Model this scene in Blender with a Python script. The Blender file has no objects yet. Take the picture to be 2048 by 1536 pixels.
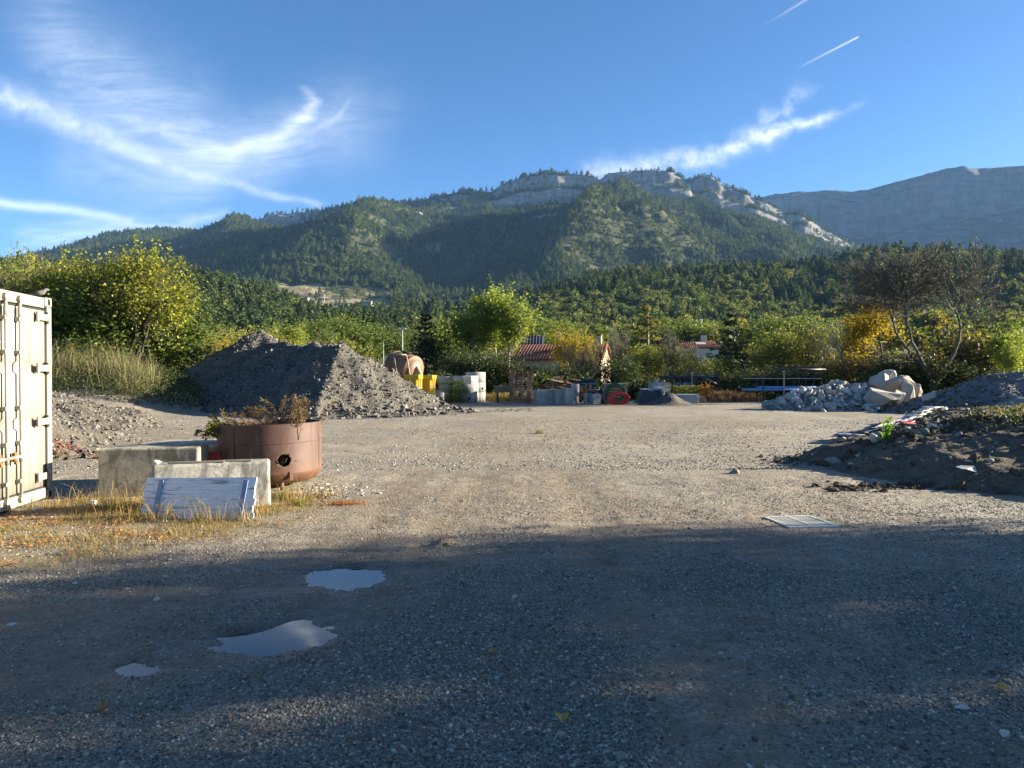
import bpy, bmesh, math, random
import numpy as np
from mathutils import Vector, Matrix
from math import pi, sin, cos, radians as R
sc = bpy.context.scene
C = sc.collection
rng = np.random.default_rng(7)

# ------------------------------------------------------------------ camera, sky, sun, exposure
F = 1420.0            # focal length in pixels of the 2048 wide photograph
EYE = 1.6
PITCH = math.atan(16 / F)
cam_d = bpy.data.cameras.new('camera')
cam_d.sensor_width = 36.0
cam_d.lens = 36.0 * F / 2048
cam_d.clip_start = 0.1
cam_d.clip_end = 30000
cam = bpy.data.objects.new('camera', cam_d)
cam.location = (0, 0, EYE)
cam.rotation_euler = (pi / 2 - PITCH, 0, 0)
C.objects.link(cam)
sc.camera = cam

SUN_AZ, SUN_EL = R(81), R(15.5)      # azimuth from +Y towards +X
SKY_STRENGTH = 0.05
SUN_STRENGTH = 5.0
EXPOSURE = 2.3
SUN_DIR = Vector((sin(SUN_AZ) * cos(SUN_EL), cos(SUN_AZ) * cos(SUN_EL), sin(SUN_EL)))

class NT:
    """small helper for building node trees"""
    def __init__(s, tree):
        s.t = tree; s.n = tree.nodes; s.l = tree.links
    def node(s, typ, **kw):
        n = s.n.new(typ)
        for k, v in kw.items():
            setattr(n, k, v)
        return n
    def link(s, a, b):
        s.l.new(a, b)
    def put(s, sock, v):
        if hasattr(v, 'is_output') or isinstance(v, bpy.types.NodeSocket):
            s.l.new(v, sock)
        else:
            sock.default_value = v
    def m(s, op, a, b=None, c=None, clamp=False):
        n = s.n.new('ShaderNodeMath'); n.operation = op; n.use_clamp = clamp
        s.put(n.inputs[0], a)
        if b is not None: s.put(n.inputs[1], b)
        if c is not None: s.put(n.inputs[2], c)
        return n.outputs[0]
    def mix(s, fac, a, b, mode='MIX'):
        n = s.n.new('ShaderNodeMix'); n.data_type = 'RGBA'; n.blend_type = mode
        s.put(n.inputs[0], fac)
        s.put(n.inputs[6], a if not isinstance(a, tuple) else (*a[:3], 1))
        s.put(n.inputs[7], b if not isinstance(b, tuple) else (*b[:3], 1))
        return n.outputs[2]
    def ramp(s, fac, stops, interp='LINEAR'):
        n = s.n.new('ShaderNodeValToRGB'); cr = n.color_ramp; cr.interpolation = interp
        while len(cr.elements) < len(stops): cr.elements.new(0.5)
        for e, (p, c) in zip(cr.elements, stops):
            e.position = p
            e.color = (*c[:3], 1) if isinstance(c, tuple) else (c, c, c, 1)
        s.put(n.inputs[0], fac)
        return n.outputs[0]
    def noise(s, vec, scale, detail=4, rough=0.55, dist=0.0):
        n = s.n.new('ShaderNodeTexNoise')
        if vec is not None: s.l.new(vec, n.inputs['Vector'])
        n.inputs['Scale'].default_value = scale; n.inputs['Detail'].default_value = detail
        n.inputs['Roughness'].default_value = rough; n.inputs['Distortion'].default_value = dist
        return n
    def mapping(s, vec, scale=(1, 1, 1), rot=(0, 0, 0), loc=(0, 0, 0)):
        n = s.n.new('ShaderNodeMapping'); s.l.new(vec, n.inputs[0])
        n.inputs['Scale'].default_value = scale; n.inputs['Rotation'].default_value = rot
        n.inputs['Location'].default_value = loc
        return n.outputs[0]
    def voro(s, vec, scale, rand=1.0, feature='F1'):
        n = s.n.new('ShaderNodeTexVoronoi'); n.feature = feature
        s.l.new(vec, n.inputs['Vector']); n.inputs['Scale'].default_value = scale
        n.inputs['Randomness'].default_value = rand
        return n

world = bpy.data.worlds.new('World'); sc.world = world; world.use_nodes = True
def build_sky():
    world.node_tree.nodes.clear()
    N = NT(world.node_tree)
    out = N.node('ShaderNodeOutputWorld'); bg = N.node('ShaderNodeBackground')
    N.link(bg.outputs[0], out.inputs[0])
    sky = N.node('ShaderNodeTexSky', sky_type='NISHITA', sun_disc=False)
    sky.sun_elevation = SUN_EL; sky.sun_rotation = SUN_AZ
    sky.altitude = 600; sky.air_density = 0.62; sky.dust_density = 0.55; sky.ozone_density = 2.2
    tc = N.node('ShaderNodeTexCoord'); sep = N.node('ShaderNodeSeparateXYZ')
    N.link(tc.outputs['Generated'], sep.inputs[0])
    x, y, z = sep.outputs
    yy = N.m('MAXIMUM', y, 0.05)
    a0 = N.m('DIVIDE', x, yy); b0 = N.m('DIVIDE', z, yy)
    comb = N.node('ShaderNodeCombineXYZ'); N.link(a0, comb.inputs[0]); N.link(b0, comb.inputs[1])
    warp = N.noise(comb.outputs[0], 7, 5, 0.6)
    ws = N.node('ShaderNodeSeparateColor'); N.link(warp.outputs['Color'], ws.inputs[0])
    def seg(p, q, w0, w1, i0, i1, wob):
        # soft stroke of cirrus between two sky directions, in pixels of the horizon-centred tangent plane
        ax, ay = (p[0] - 1024) / F, (752 - p[1]) / F
        bx, by = (q[0] - 1024) / F, (752 - q[1]) / F
        dx, dy = bx - ax, by - ay; L2 = dx * dx + dy * dy
        a = N.m('MULTIPLY_ADD', N.m('SUBTRACT', ws.outputs[0], 0.5), wob, a0)
        b = N.m('MULTIPLY_ADD', N.m('SUBTRACT', ws.outputs[1], 0.5), wob, b0)
        ra = N.m('SUBTRACT', a, ax); rb = N.m('SUBTRACT', b, ay)
        t = N.m('DIVIDE', N.m('ADD', N.m('MULTIPLY', ra, dx), N.m('MULTIPLY', rb, dy)), L2, clamp=True)
        ea = N.m('MULTIPLY_ADD', t, -dx, ra); eb = N.m('MULTIPLY_ADD', t, -dy, rb)
        d2 = N.m('ADD', N.m('MULTIPLY', ea, ea), N.m('MULTIPLY', eb, eb))
        w = N.m('MULTIPLY_ADD', t, (w1 - w0) / F, w0 / F)
        g = N.m('EXPONENT', N.m('MULTIPLY', N.m('DIVIDE', d2, N.m('MULTIPLY', w, w)), -1.0))
        return N.m('MULTIPLY', g, N.m('MULTIPLY_ADD', t, i1 - i0, i0))
    def strokes(pts, wob):
        acc = None
        for (p, q) in zip(pts, pts[1:]):
            v = seg(p[:2], q[:2], p[2], q[2], p[3], q[3], wob)
            acc = v if acc is None else N.m('MAXIMUM', acc, v)
        return acc
    # fibres: noise stretched along two directions
    fib1 = N.noise(N.mapping(comb.outputs[0], (3, 11, 1), (0, 0, R(38))), 2.0, 8, 0.66, 2.6).outputs[0]
    fib2 = N.noise(N.mapping(comb.outputs[0], (4, 18, 1), (0, 0, R(-22))), 2.0, 8, 0.68, 1.4).outputs[0]
    puff = N.noise(comb.outputs[0], 26, 6, 0.65).outputs[0]
    c1 = strokes([(-60, 160, 27, .62), (130, 238, 25, .62), (300, 320, 13, .5), (420, 355, 12, .32), (640, 414, 8, .30)], 0.035)
    c1 = N.m('MULTIPLY', c1, N.ramp(puff, [(0.34, 0.35), (0.62, 1.25)]))
    c2 = strokes([(110, 20, 80, .20), (200, 170, 95, .34), (300, 262, 90, .46), (430, 300, 75, .50), (545, 280, 60, .42), (690, 240, 80, .24), (830, 215, 40, .02)], 0.10)
    c2 = N.m('MULTIPLY', c2, N.ramp(fib1, [(0.28, 0.35), (0.70, 1.35)]))
    c3 = strokes([(330, 262, 12, .25), (400, 288, 13, .5), (470, 295, 15, .72), (560, 268, 17, .72), (612, 232, 17, .75), (628, 200, 12, .55), (605, 168, 8, .15)], 0.05)
    c3 = N.m('MULTIPLY', c3, N.ramp(fib2, [(0.25, 0.30), (0.62, 1.2)]))
    c3b = strokes([(640, 258, 6, .10), (680, 235, 6, .25), (705, 205, 5, .1)], 0.04)
    c4 = strokes([(-30, 400, 10, .65), (120, 420, 10, .6), (260, 442, 7, .35)], 0.02)
    c5 = strokes([(60, 480, 26, .28), (250, 455, 22, .45), (455, 432, 10, .30)], 0.06)
    c5 = N.m('MULTIPLY', c5, N.ramp(fib2, [(0.30, 0.3), (0.65, 1.4)]))
    c6 = strokes([(1180, 345, 22, .35), (1330, 320, 22, .55), (1440, 300, 19, .62), (1530, 272, 20, .78), (1630, 255, 12, .70), (1725, 215, 8, .10)], 0.07)
    c6b = strokes([(1520, 245, 16, .55), (1565, 240, 12, .45), (1600, 190, 18, .22), (1625, 165, 12, .05)], 0.10)
    c6 = N.m('MULTIPLY', N.m('MAXIMUM', c6, c6b), N.ramp(puff, [(0.36, 0.12), (0.60, 1.25)]))
    c7 = strokes([(1595, 138, 2.0, .05), (1712, 78, 1.6, .75)], 0.0)
    c8 = strokes([(1530, 52, 2.5, .02), (1625, -6, 2.2, .40)], 0.0)
    c9 = strokes([(150, 345, 60, .12), (330, 375, 45, .16), (520, 340, 50, .10)], 0.08)
    c9 = N.m('MULTIPLY', c9, N.ramp(fib2, [(0.3, 0.3), (0.7, 1.6)]))
    tot = c1
    for c in (c2, c3, c3b, c4, c5, c6, c7, c8, c9):
        tot = N.m('SUBTRACT', N.m('ADD', tot, c), N.m('MULTIPLY', tot, c), clamp=True)
    front = N.m('GREATER_THAN', y, 0.06)
    tot = N.m('MULTIPLY', tot, N.m('MULTIPLY', front, 0.75))
    hs = N.node('ShaderNodeHueSaturation'); hs.inputs['Saturation'].default_value = SKY_SAT; hs.inputs['Value'].default_value = 1.0
    N.link(sky.outputs[0], hs.inputs['Color'])
    col = N.mix(tot, hs.outputs[0], CLOUD_COL)
    N.link(col, bg.inputs[0])
    bg.inputs[1].default_value = SKY_STRENGTH
SKY_SAT = 1.2
CLOUD_COL = (6.0, 6.3, 6.8)
build_sky()

sun_d = bpy.data.lights.new('sun', 'SUN')
sun_d.energy = SUN_STRENGTH; sun_d.angle = R(0.53); sun_d.color = (1.0, 0.90, 0.72)
sun = bpy.data.objects.new('sun', sun_d)
sun.rotation_euler = SUN_DIR.to_track_quat('Z', 'Y').to_euler()
sun.location = (40, 10, 40)
C.objects.link(sun)
vs = sc.view_settings
vs.view_transform = 'Standard'; vs.look = 'None'; vs.exposure = EXPOSURE; vs.gamma = 1.0; vs.use_curve_mapping = False
sc.cycles.use_denoising = True
sc.cycles.max_bounces = 6; sc.cycles.diffuse_bounces = 3; sc.cycles.glossy_bounces = 3
sc.cycles.transparent_max_bounces = 6; sc.cycles.volume_bounces = 0; sc.cycles.transmission_bounces = 4
sc.cycles.sample_clamp_indirect = 6.0

# ------------------------------------------------------------------ numpy noise
def _h(ix, iy, seed):
    n = (ix.astype(np.int64) * 374761393 + iy.astype(np.int64) * 668265263 + seed * 974634777) & 0xffffffff
    n = ((n ^ (n >> 13)) * 1274126177) & 0xffffffff
    n = n ^ (n >> 16)
    return (n & 0xffffff) / float(0xffffff)
def vnoise(x, y, seed=0):
    x = np.asarray(x, float); y = np.asarray(y, float)
    ix = np.floor(x); iy = np.floor(y); fx = x - ix; fy = y - iy
    ux = fx * fx * fx * (fx * (fx * 6 - 15) + 10); uy = fy * fy * fy * (fy * (fy * 6 - 15) + 10)
    a = _h(ix, iy, seed); b = _h(ix + 1, iy, seed); c = _h(ix, iy + 1, seed); d = _h(ix + 1, iy + 1, seed)
    return (a * (1 - ux) + b * ux) * (1 - uy) + (c * (1 - ux) + d * ux) * uy
def fbm(x, y, octv=4, seed=0, gain=0.5):
    s = 0; amp = 1.0; tot = 0
    for o in range(octv):
        s = s + amp * (vnoise(x * 2 ** o + 17.3 * o, y * 2 ** o - 9.1 * o, seed + o) * 2 - 1); tot += amp; amp *= gain
    return s / tot
def ridged(x, y, octv=4, seed=0, gain=0.5):
    s = 0; amp = 1.0; tot = 0
    for o in range(octv):
        s = s + amp * (1 - np.abs(2 * vnoise(x * 2 ** o + 3.7 * o, y * 2 ** o + 5.9 * o, seed + o) - 1)); tot += amp; amp *= gain
    return s / tot
def sstep(a, b, x):
    t = np.clip((np.asarray(x, float) - a) / (b - a), 0, 1); return t * t * (3 - 2 * t)
def seg_dist(px, py, ax, ay, bx, by):
    dx, dy = bx - ax, by - ay
    t = np.clip(((px - ax) * dx + (py - ay) * dy) / (dx * dx + dy * dy + 1e-9), 0, 1)
    return np.hypot(px - ax - t * dx, py - ay - t * dy), t
def poly_sd(px, py, poly):
    """signed distance, positive inside"""
    d = np.full(np.shape(px), 1e9); inside = np.zeros(np.shape(px), bool)
    n = len(poly)
    for i in range(n):
        ax, ay = poly[i]; bx, by = poly[(i + 1) % n]
        d = np.minimum(d, seg_dist(px, py, ax, ay, bx, by)[0])
        cond = ((ay > py) != (by > py)) & (px < (bx - ax) * (py - ay) / (by - ay + 1e-12) + ax)
        inside ^= cond
    return np.where(inside, d, -d)

# ------------------------------------------------------------------ placing things: a pixel of the photograph plus a distance gives a point
def P(px, py, d):
    u = (px - 1024) / F; v = (768 - py) / F
    dy = cos(PITCH) + v * sin(PITCH); dz = -sin(PITCH) + v * cos(PITCH)
    k = d / dy
    return Vector((u * k, d, EYE + dz * k))
def PX(px, d): return P(px, 752, d).x
def G(px, py):
    u = (px - 1024) / F; v = (768 - py) / F
    dy = cos(PITCH) + v * sin(PITCH); dz = -sin(PITCH) + v * cos(PITCH)
    k = -EYE / dz
    return Vector((u * k, dy * k, 0))

# ------------------------------------------------------------------ objects
def link(o, parent=None):
    C.objects.link(o)
    if parent is not None: o.parent = parent
    return o
def tag(o, label=None, cat=None, group=None, kind=None):
    if label: o['label'] = label
    if cat: o['category'] = cat
    if group: o['group'] = group
    if kind: o['kind'] = kind
    return o
def thing(name, label, cat, loc=(0, 0, 0), rot=0.0, group=None, tilt=(0, 0)):
    o = bpy.data.objects.new(name, None); o.empty_display_size = 0.2
    o.location = loc; o.rotation_euler = (tilt[0], tilt[1], rot)
    link(o); return tag(o, label, cat, group)
def mesh_np(name, V, Fq, mat=None, parent=None, smooth=False, attrs=None, link_it=True):
    me = bpy.data.meshes.new(name)
    V = np.asarray(V, np.float32); Fq = np.asarray(Fq, np.int32)
    k = Fq.shape[1] if Fq.size else 3
    me.vertices.add(len(V)); me.vertices.foreach_set('co', V.ravel())
    if Fq.size:
        me.loops.add(Fq.size); me.loops.foreach_set('vertex_index', Fq.ravel())
        me.polygons.add(len(Fq)); me.polygons.foreach_set('loop_start', np.arange(0, Fq.size, k, dtype=np.int32))
        if smooth: me.polygons.foreach_set('use_smooth', np.ones(len(Fq), bool))
    for an, av in (attrs or {}).items():
        av = np.asarray(av)
        if av.ndim == 2:
            at = me.attributes.new(an, 'FLOAT_VECTOR', 'POINT'); at.data.foreach_set('vector', av.astype(np.float32).ravel())
        elif av.dtype.kind == 'i':
            at = me.attributes.new(an, 'INT', 'POINT'); at.data.foreach_set('value', av.astype(np.int32))
        else:
            at = me.attributes.new(an, 'FLOAT', 'POINT'); at.data.foreach_set('value', av.astype(np.float32))
    me.update(calc_edges=True)
    if mat: me.materials.append(mat)
    o = bpy.data.objects.new(name, me)
    if link_it: link(o, parent)
    return o
def grid_faces(nx, ny):
    i = np.arange(nx * ny).reshape(ny, nx)
    return np.stack([i[:-1, :-1], i[:-1, 1:], i[1:, 1:], i[1:, :-1]], -1).reshape(-1, 4)
def heightfield(name, xs, ys, zf, mat, attrs_f=None, parent=None, off=(0, 0, 0)):
    X, Y = np.meshgrid(xs, ys); Z = zf(X, Y)
    V = np.stack([X - off[0], Y - off[1], Z - off[2]], -1).reshape(-1, 3)
    at = {k: v.ravel() for k, v in (attrs_f(X, Y, Z) if attrs_f else {}).items()}
    return mesh_np(name, V, grid_faces(len(xs), len(ys)), mat, parent, True, at)

class MB:
    """collects boxes, tubes and lathed shapes into ONE mesh"""
    def __init__(s): s.bm = bmesh.new(); s.smooth = False
    def box(s, c, size, rot=(0, 0, 0), bevel=0.0, taper=1.0):
        t = bmesh.new(); bmesh.ops.create_cube(t, size=1.0)
        for v in t.verts:
            if taper != 1.0 and v.co.z < 0: v.co.x *= taper; v.co.y *= taper
            v.co = Vector((v.co.x * size[0], v.co.y * size[1], v.co.z * size[2]))
        if bevel: bmesh.ops.bevel(t, geom=t.edges[:] , offset=bevel, segments=2, affect='EDGES', profile=0.5)
        from mathutils import Euler
        m = Matrix.Translation(Vector(c)) @ Euler(rot).to_matrix().to_4x4()
        s._add(t, m); return s
    def _add(s, t, m=None):
        me = bpy.data.meshes.new('tmp_shape'); t.to_mesh(me); t.free()
        if m is not None: me.transform(m)
        s.bm.from_mesh(me); bpy.data.meshes.remove(me)
    def tube(s, pts, r, n=8, cap=True):
        pts = [Vector(p) for p in pts]; rs = r if isinstance(r, (list, tuple)) else [r] * len(pts)
        rings = []; prev = None
        for i, p in enumerate(pts):
            d = (pts[min(i + 1, len(pts) - 1)] - pts[max(i - 1, 0)])
            d = d.normalized() if d.length > 1e-9 else Vector((0, 0, 1))
            if prev is None:
                a = d.orthogonal().normalized()
            else:
                a = (prev - d * prev.dot(d)); a = a.normalized() if a.length > 1e-6 else d.orthogonal().normalized()
            prev = a; b = d.cross(a)
            rings.append([s.bm.verts.new(p + (a * cos(2 * pi * k / n) + b * sin(2 * pi * k / n)) * rs[i]) for k in range(n)])
        for A, B in zip(rings, rings[1:]):
            for k in range(n):
                f = s.bm.faces.new((A[k], A[(k + 1) % n], B[(k + 1) % n], B[k])); f.smooth = True
        if cap:
            try: s.bm.faces.new(rings[0][::-1]); s.bm.faces.new(rings[-1])
            except Exception: pass
        return s
    def lathe(s, prof, n=32, c=(0, 0, 0), smooth=True, closed=False):
        rings = [[s.bm.verts.new((c[0] + r * cos(2 * pi * k / n), c[1] + r * sin(2 * pi * k / n), c[2] + z)) for k in range(n)] for r, z in prof]
        pr = list(zip(rings, rings[1:])) + ([(rings[-1], rings[0])] if closed else [])
        for A, B in pr:
            for k in range(n):
                f = s.bm.faces.new((A[k], A[(k + 1) % n], B[(k + 1) % n], B[k])); f.smooth = smooth
        if not closed:
            s.bm.faces.new(rings[0][::-1]); s.bm.faces.new(rings[-1])
        return s
    def poly(s, verts, faces, smooth=False):
        vs_ = [s.bm.verts.new(v) for v in verts]
        for f in faces:
            fc = s.bm.faces.new([vs_[i] for i in f]); fc.smooth = smooth
        return s
    def data(s, name, mat):
        me = bpy.data.meshes.new(name); s.bm.normal_update(); s.bm.to_mesh(me); s.bm.free()
        if mat: me.materials.append(mat)
        return me
    def build(s, name, mat, parent=None, loc=None, rot=None):
        o = bpy.data.objects.new(name, s.data(name, mat))
        if loc is not None: o.location = loc
        if rot is not None: o.rotation_euler = rot
        return link(o, parent)
def put(name, me, parent=None, loc=(0, 0, 0), rot=(0, 0, 0), scale=(1, 1, 1)):
    o = bpy.data.objects.new(name, me); o.location = loc; o.rotation_euler = rot; o.scale = scale
    return link(o, parent)
def copy_tree(root, loc, rotz=None, label=None, tilt=None):
    r = root.copy(); C.objects.link(r); r.location = loc
    if rotz is not None: r.rotation_euler = ((tilt or (0, 0))[0], (tilt or (0, 0))[1], rotz)
    if label: r['label'] = label
    for ch in list(root.children):
        c = ch.copy(); C.objects.link(c); c.parent = r
        for g in ch.children:
            d = g.copy(); C.objects.link(d); d.parent = c
    return r

# ------------------------------------------------------------------ materials
def new_mat(name):
    m = bpy.data.materials.new(name); m.use_nodes = True; m.node_tree.nodes.clear()
    N = NT(m.node_tree); out = N.node('ShaderNodeOutputMaterial'); b = N.node('ShaderNodeBsdfPrincipled')
    N.link(b.outputs[0], out.inputs[0])
    return m, N, b, out
def pm(name, c1, c2, scale=4, rough=0.8, bump=0.3, bscale=30, metal=0.0, c3=None, stretch=(1, 1, 1), spec=0.3, bdist=0.02, lo=0.35, hi=0.65):
    """two or three colours mixed by noise, with a fine relief"""
    m, N, b, out = new_mat(name)
    tc = N.node('ShaderNodeTexCoord'); v = N.mapping(tc.outputs['Object'], stretch)
    n1 = N.noise(v, scale, 6, 0.6)
    col = N.ramp(n1.outputs[0], [(lo, c1), (hi, c2)])
    if c3:
        n3 = N.noise(v, scale * 2.7, 5, 0.65)
        col = N.mix(N.ramp(n3.outputs[0], [(0.55, 0.0), (0.68, 1.0)]), col, c3)
    nf = N.noise(v, bscale, 4, 0.6)
    col = N.mix(0.55, col, N.ramp(nf.outputs[0], [(0.3, 0.55), (0.7, 1.0)]), 'MULTIPLY')
    N.link(col, b.inputs['Base Color'])
    b.inputs['Roughness'].default_value = rough; b.inputs['Metallic'].default_value = metal
    b.inputs['Specular IOR Level'].default_value = spec
    if bump:
        bp = N.node('ShaderNodeBump'); bp.inputs['Strength'].default_value = bump; bp.inputs['Distance'].default_value = bdist
        N.link(nf.outputs[0], bp.inputs['Height']); N.link(bp.outputs[0], b.inputs['Normal'])
    return m
def leaf_mat(name, cols, trans=0.45, rough=0.6, inst=False):
    """leaves: each leaf its own tone, light shines through"""
    m, N, b, out = new_mat(name)
    geo = N.node('ShaderNodeNewGeometry')
    oi = N.node('ShaderNodeObjectInfo')
    if inst:
        rnd = N.m('FRACT', N.m('MULTIPLY_ADD', oi.outputs['Random'], 0.75, N.m('MULTIPLY', geo.outputs['Random Per Island'], 0.25)))
    else:
        rnd = geo.outputs['Random Per Island']
    n = len(cols)
    col = N.ramp(rnd, [((i + 0.5) / n, c) for i, c in enumerate(cols)])
    if not inst:
        col = N.mix(0.6, col, N.ramp(oi.outputs['Random'], [(0, (0.8, 0.86, 0.8)), (1, (1.0, 0.98, 0.95))]), 'MULTIPLY')
    N.link(col, b.inputs['Base Color']); b.inputs['Roughness'].default_value = rough; b.inputs['Specular IOR Level'].default_value = 0.2
    tr = N.node('ShaderNodeBsdfTranslucent'); N.link(N.mix(1.0, col, (1.0, 1.0, 0.6), 'MULTIPLY'), tr.inputs[0])
    mx = N.node('ShaderNodeMixShader'); mx.inputs[0].default_value = trans
    N.link(b.outputs[0], mx.inputs[1]); N.link(tr.outputs[0], mx.inputs[2]); N.link(mx.outputs[0], out.inputs[0])
    return m

# ------------------------------------------------------------------ scatter by geometry nodes (only for uncountable stuff)
def scatter(name, pts, rot, scl, idx, sources, parent=None):
    o = mesh_np(name, pts, np.zeros((0, 3)), None, parent, attrs={'rot': rot, 'scl': scl, 'idx': np.asarray(idx, np.int32)})
    ng = bpy.data.node_groups.new(name + '_scatter', 'GeometryNodeTree')
    ng.interface.new_socket('Geometry', in_out='INPUT', socket_type='NodeSocketGeometry')
    ng.interface.new_socket('Geometry', in_out='OUTPUT', socket_type='NodeSocketGeometry')
    n, l = ng.nodes, ng.links
    gi = n.new('NodeGroupInput'); go = n.new('NodeGroupOutput')
    iop = n.new('GeometryNodeInstanceOnPoints'); iop.inputs['Pick Instance'].default_value = True
    jo = n.new('GeometryNodeJoinGeometry')
    for s in reversed(sources):
        oi = n.new('GeometryNodeObjectInfo'); oi.inputs['Object'].default_value = s; oi.inputs['As Instance'].default_value = True
        l.new(oi.outputs['Geometry'], jo.inputs[0])
    def na(nm, dt):
        a = n.new('GeometryNodeInputNamedAttribute'); a.data_type = dt; a.inputs['Name'].default_value = nm
        return a.outputs['Attribute']
    l.new(gi.outputs[0], iop.inputs['Points']); l.new(jo.outputs[0], iop.inputs['Instance'])
    l.new(na('idx', 'INT'), iop.inputs['Instance Index'])
    l.new(na('rot', 'FLOAT_VECTOR'), iop.inputs['Rotation']); l.new(na('scl', 'FLOAT_VECTOR'), iop.inputs['Scale'])
    l.new(iop.outputs[0], go.inputs[0])
    md = o.modifiers.new('scatter', 'NODES'); md.node_group = ng
    o['kind'] = 'stuff'
    return o
# ------------------------------------------------------------------ the lie of the land
def big_z(x, y):
    b = np.maximum(0, y - 58)
    b = np.minimum(b, 900)
    z = 0.038 * b + 8e-5 * b * b
    z = z * sstep(2600, 900, np.abs(x))
    z = z + 1.5 * sstep(-11.5, -19, x) * sstep(25, 34, y) * sstep(75, 50, y)
    z = z + sstep(60, 160, y) * 1.2 * fbm(x / 70, y / 70, 3, 5)
    return z
PUD = [  # puddle basins: centre, radii, depth
    (-1.32, 5.62, 0.23, 0.31, 0.046), (-1.52, 5.82, 0.14, 0.14, 0.026), (-1.20, 5.72, 0.16, 0.20, 0.026),
    (-1.40, 4.34, 0.28, 0.29, 0.048), (-1.70, 4.30, 0.22, 0.12, 0.030), (-1.28, 4.52, 0.2, 0.2, 0.02),
    (-2.05, 3.90, 0.12, 0.11, 0.038)]
RUTS = [[(-5.6, 2.6), (-3.1, 3.6), (-2.0, 3.95), (-1.4, 4.35), (-0.95, 5.1), (-0.7, 6.4), (-0.6, 8.6), (-0.3, 12)],
        [(-5.8, 3.7), (-3.4, 4.7), (-2.2, 5.2), (-1.35, 5.7), (-1.4, 7.4), (-1.7, 10), (-1.6, 12)],
        [(0.9, 2.3), (0.95, 4.5), (0.8, 7), (0.9, 12)]]
def rut_d(x, y):
    d = np.full(np.shape(x), 9.0)
    for r in RUTS:
        for (a, b) in zip(r, r[1:]):
            d = np.minimum(d, seg_dist(x, y, *a, *b)[0])
    return d
def pud_depth(x, y):
    z = 0
    wx = x + 0.13 * fbm(x * 3.5, y * 5, 4, 31, 0.65); wy = y + 0.13 * fbm(x * 3.5 + 9, y * 5, 4, 37, 0.65)
    for cx, cy, rx, ry, dp in PUD:
        z = z + dp * np.exp(-(((wx - cx) / rx) ** 2 + ((wy - cy) / ry) ** 2))
    return z * (0.62 + 0.55 * vnoise(x * 6.5, y * 8, 33) + 0.25 * vnoise(x * 17, y * 21, 35))
def near_z(x, y):
    d = rut_d(x + 0.1 * fbm(x * 2, y * 2, 2, 3), y)
    edge = sstep(0, 0.5, 7.0 - np.abs(x)) * sstep(0, 0.4, y - 2.0) * sstep(0, 0.8, 12.0 - y)
    rut = np.exp(-(d / 0.26) ** 2)
    flat = 1 - 0.65 * np.exp(-(d / 0.4) ** 2)
    z = 0.018 * fbm(x * 0.9, y * 0.9, 3, 11) + (0.45 + 0.55 * flat) * (0.010 * fbm(x * 4, y * 4, 3, 13) + 0.011 * (ridged(x * 9, y * 13, 3, 17) - 0.5))
    z = z - 0.010 * rut + 0.004 * np.exp(-((d - 0.42) / 0.14) ** 2)
    tread = np.exp(-(d / 0.16) ** 2) * (y > 5.9) * 0.010 * np.sin((y + 0.25 * x) * 2 * pi / 0.085)
    clod = 0.05 * np.exp(-(((x + 0.67) / 0.12) ** 2 + ((y - 6.72) / 0.14) ** 2)) * (0.5 + 1.2 * vnoise(x * 22, y * 30, 77))
    return 0.006 + edge * (z - pud_depth(x, y) + tread + clod)
def yard_mask(x, y):
    n = 2.5 * fbm(x / 9, y / 9, 3, 41)
    return sstep(47.5, 45.5, y + 0.25 * n) * sstep(-26, -23, x + n) * sstep(34, 30, x + n)
def grass_mask(x, y):
    # the strip of dry grass beside the container and the blocks
    poly = [(-9, 7.6), (-5.9, 9.0), (-4.6, 9.4), (-3.1, 9.6), (-2.3, 9.5), (-2.35, 8.2), (-2.55, 7.2), (-3.3, 6.45), (-4.1, 5.6), (-5.5, 5.0), (-9, 4.8)]
    return sstep(-0.25, 0.55, poly_sd(x, y, poly) + 0.35 * fbm(x * 2.2, y * 2.2, 3, 43))
def dirt_mask(x, y):
    d = rut_d(x, y)
    m = 0.70 * np.exp(-(d / 0.45) ** 2)
    m = m + 0.9 * sstep(1.7, 0.3, seg_dist(x, y, -0.6, 9.2, 1.6, 8.2)[0] ) * sstep(0.25, 0.7, vnoise(x * 0.8, y * 0.8, 51))
    m = m + 0.6 * sstep(0.50, 0.72, vnoise(x * 0.28 + 4, y * 0.16, 53)) + 0.5 * sstep(0.55, 0.75, vnoise(x * 0.9, y * 0.45, 57))
    for st in ([(-2.6, 13.2), (-1.2, 11.6), (-0.1, 10.4), (0.5, 9.2)], [(-4.5, 21.5), (-1.5, 19.6), (1.5, 19.8), (4, 20.4)], [(-6.5, 16.5), (-4.2, 15.2), (-2.6, 15.0)], [(4.4, 10.2), (7, 9.9)]):
        for a, b in zip(st, st[1:]): m = m + 0.8 * np.exp(-(seg_dist(x, y, *a, *b)[0] / 0.32) ** 2) * sstep(0.3, 0.65, vnoise(x * 2.2, y * 3, 59))
    return np.clip(m, 0, 1)
def wet_shade_mask(x, y):
    w = np.clip(pud_depth(x, y) / 0.009, 0, 1)
    d = np.minimum(seg_dist(x, y, -5.6, 2.9, -2.2, 4.0)[0], seg_dist(x, y, -5.6, 4.0, -1.9, 5.2)[0])
    w = w + 0.22 * sstep(8.6, 5.2, y + 1.6 * fbm(x * 0.35, y * 0.5, 3, 63)) * (0.55 + 0.6 * vnoise(x * 1.1, y * 1.1, 65))  # broad darkening of the near ground: foreground shade put into the colour
    return np.clip(w + 0.7 * np.exp(-(d / 0.35) ** 2) * sstep(0.3, 0.6, vnoise(x * 1.6, y * 3, 61)), 0, 1)

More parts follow.
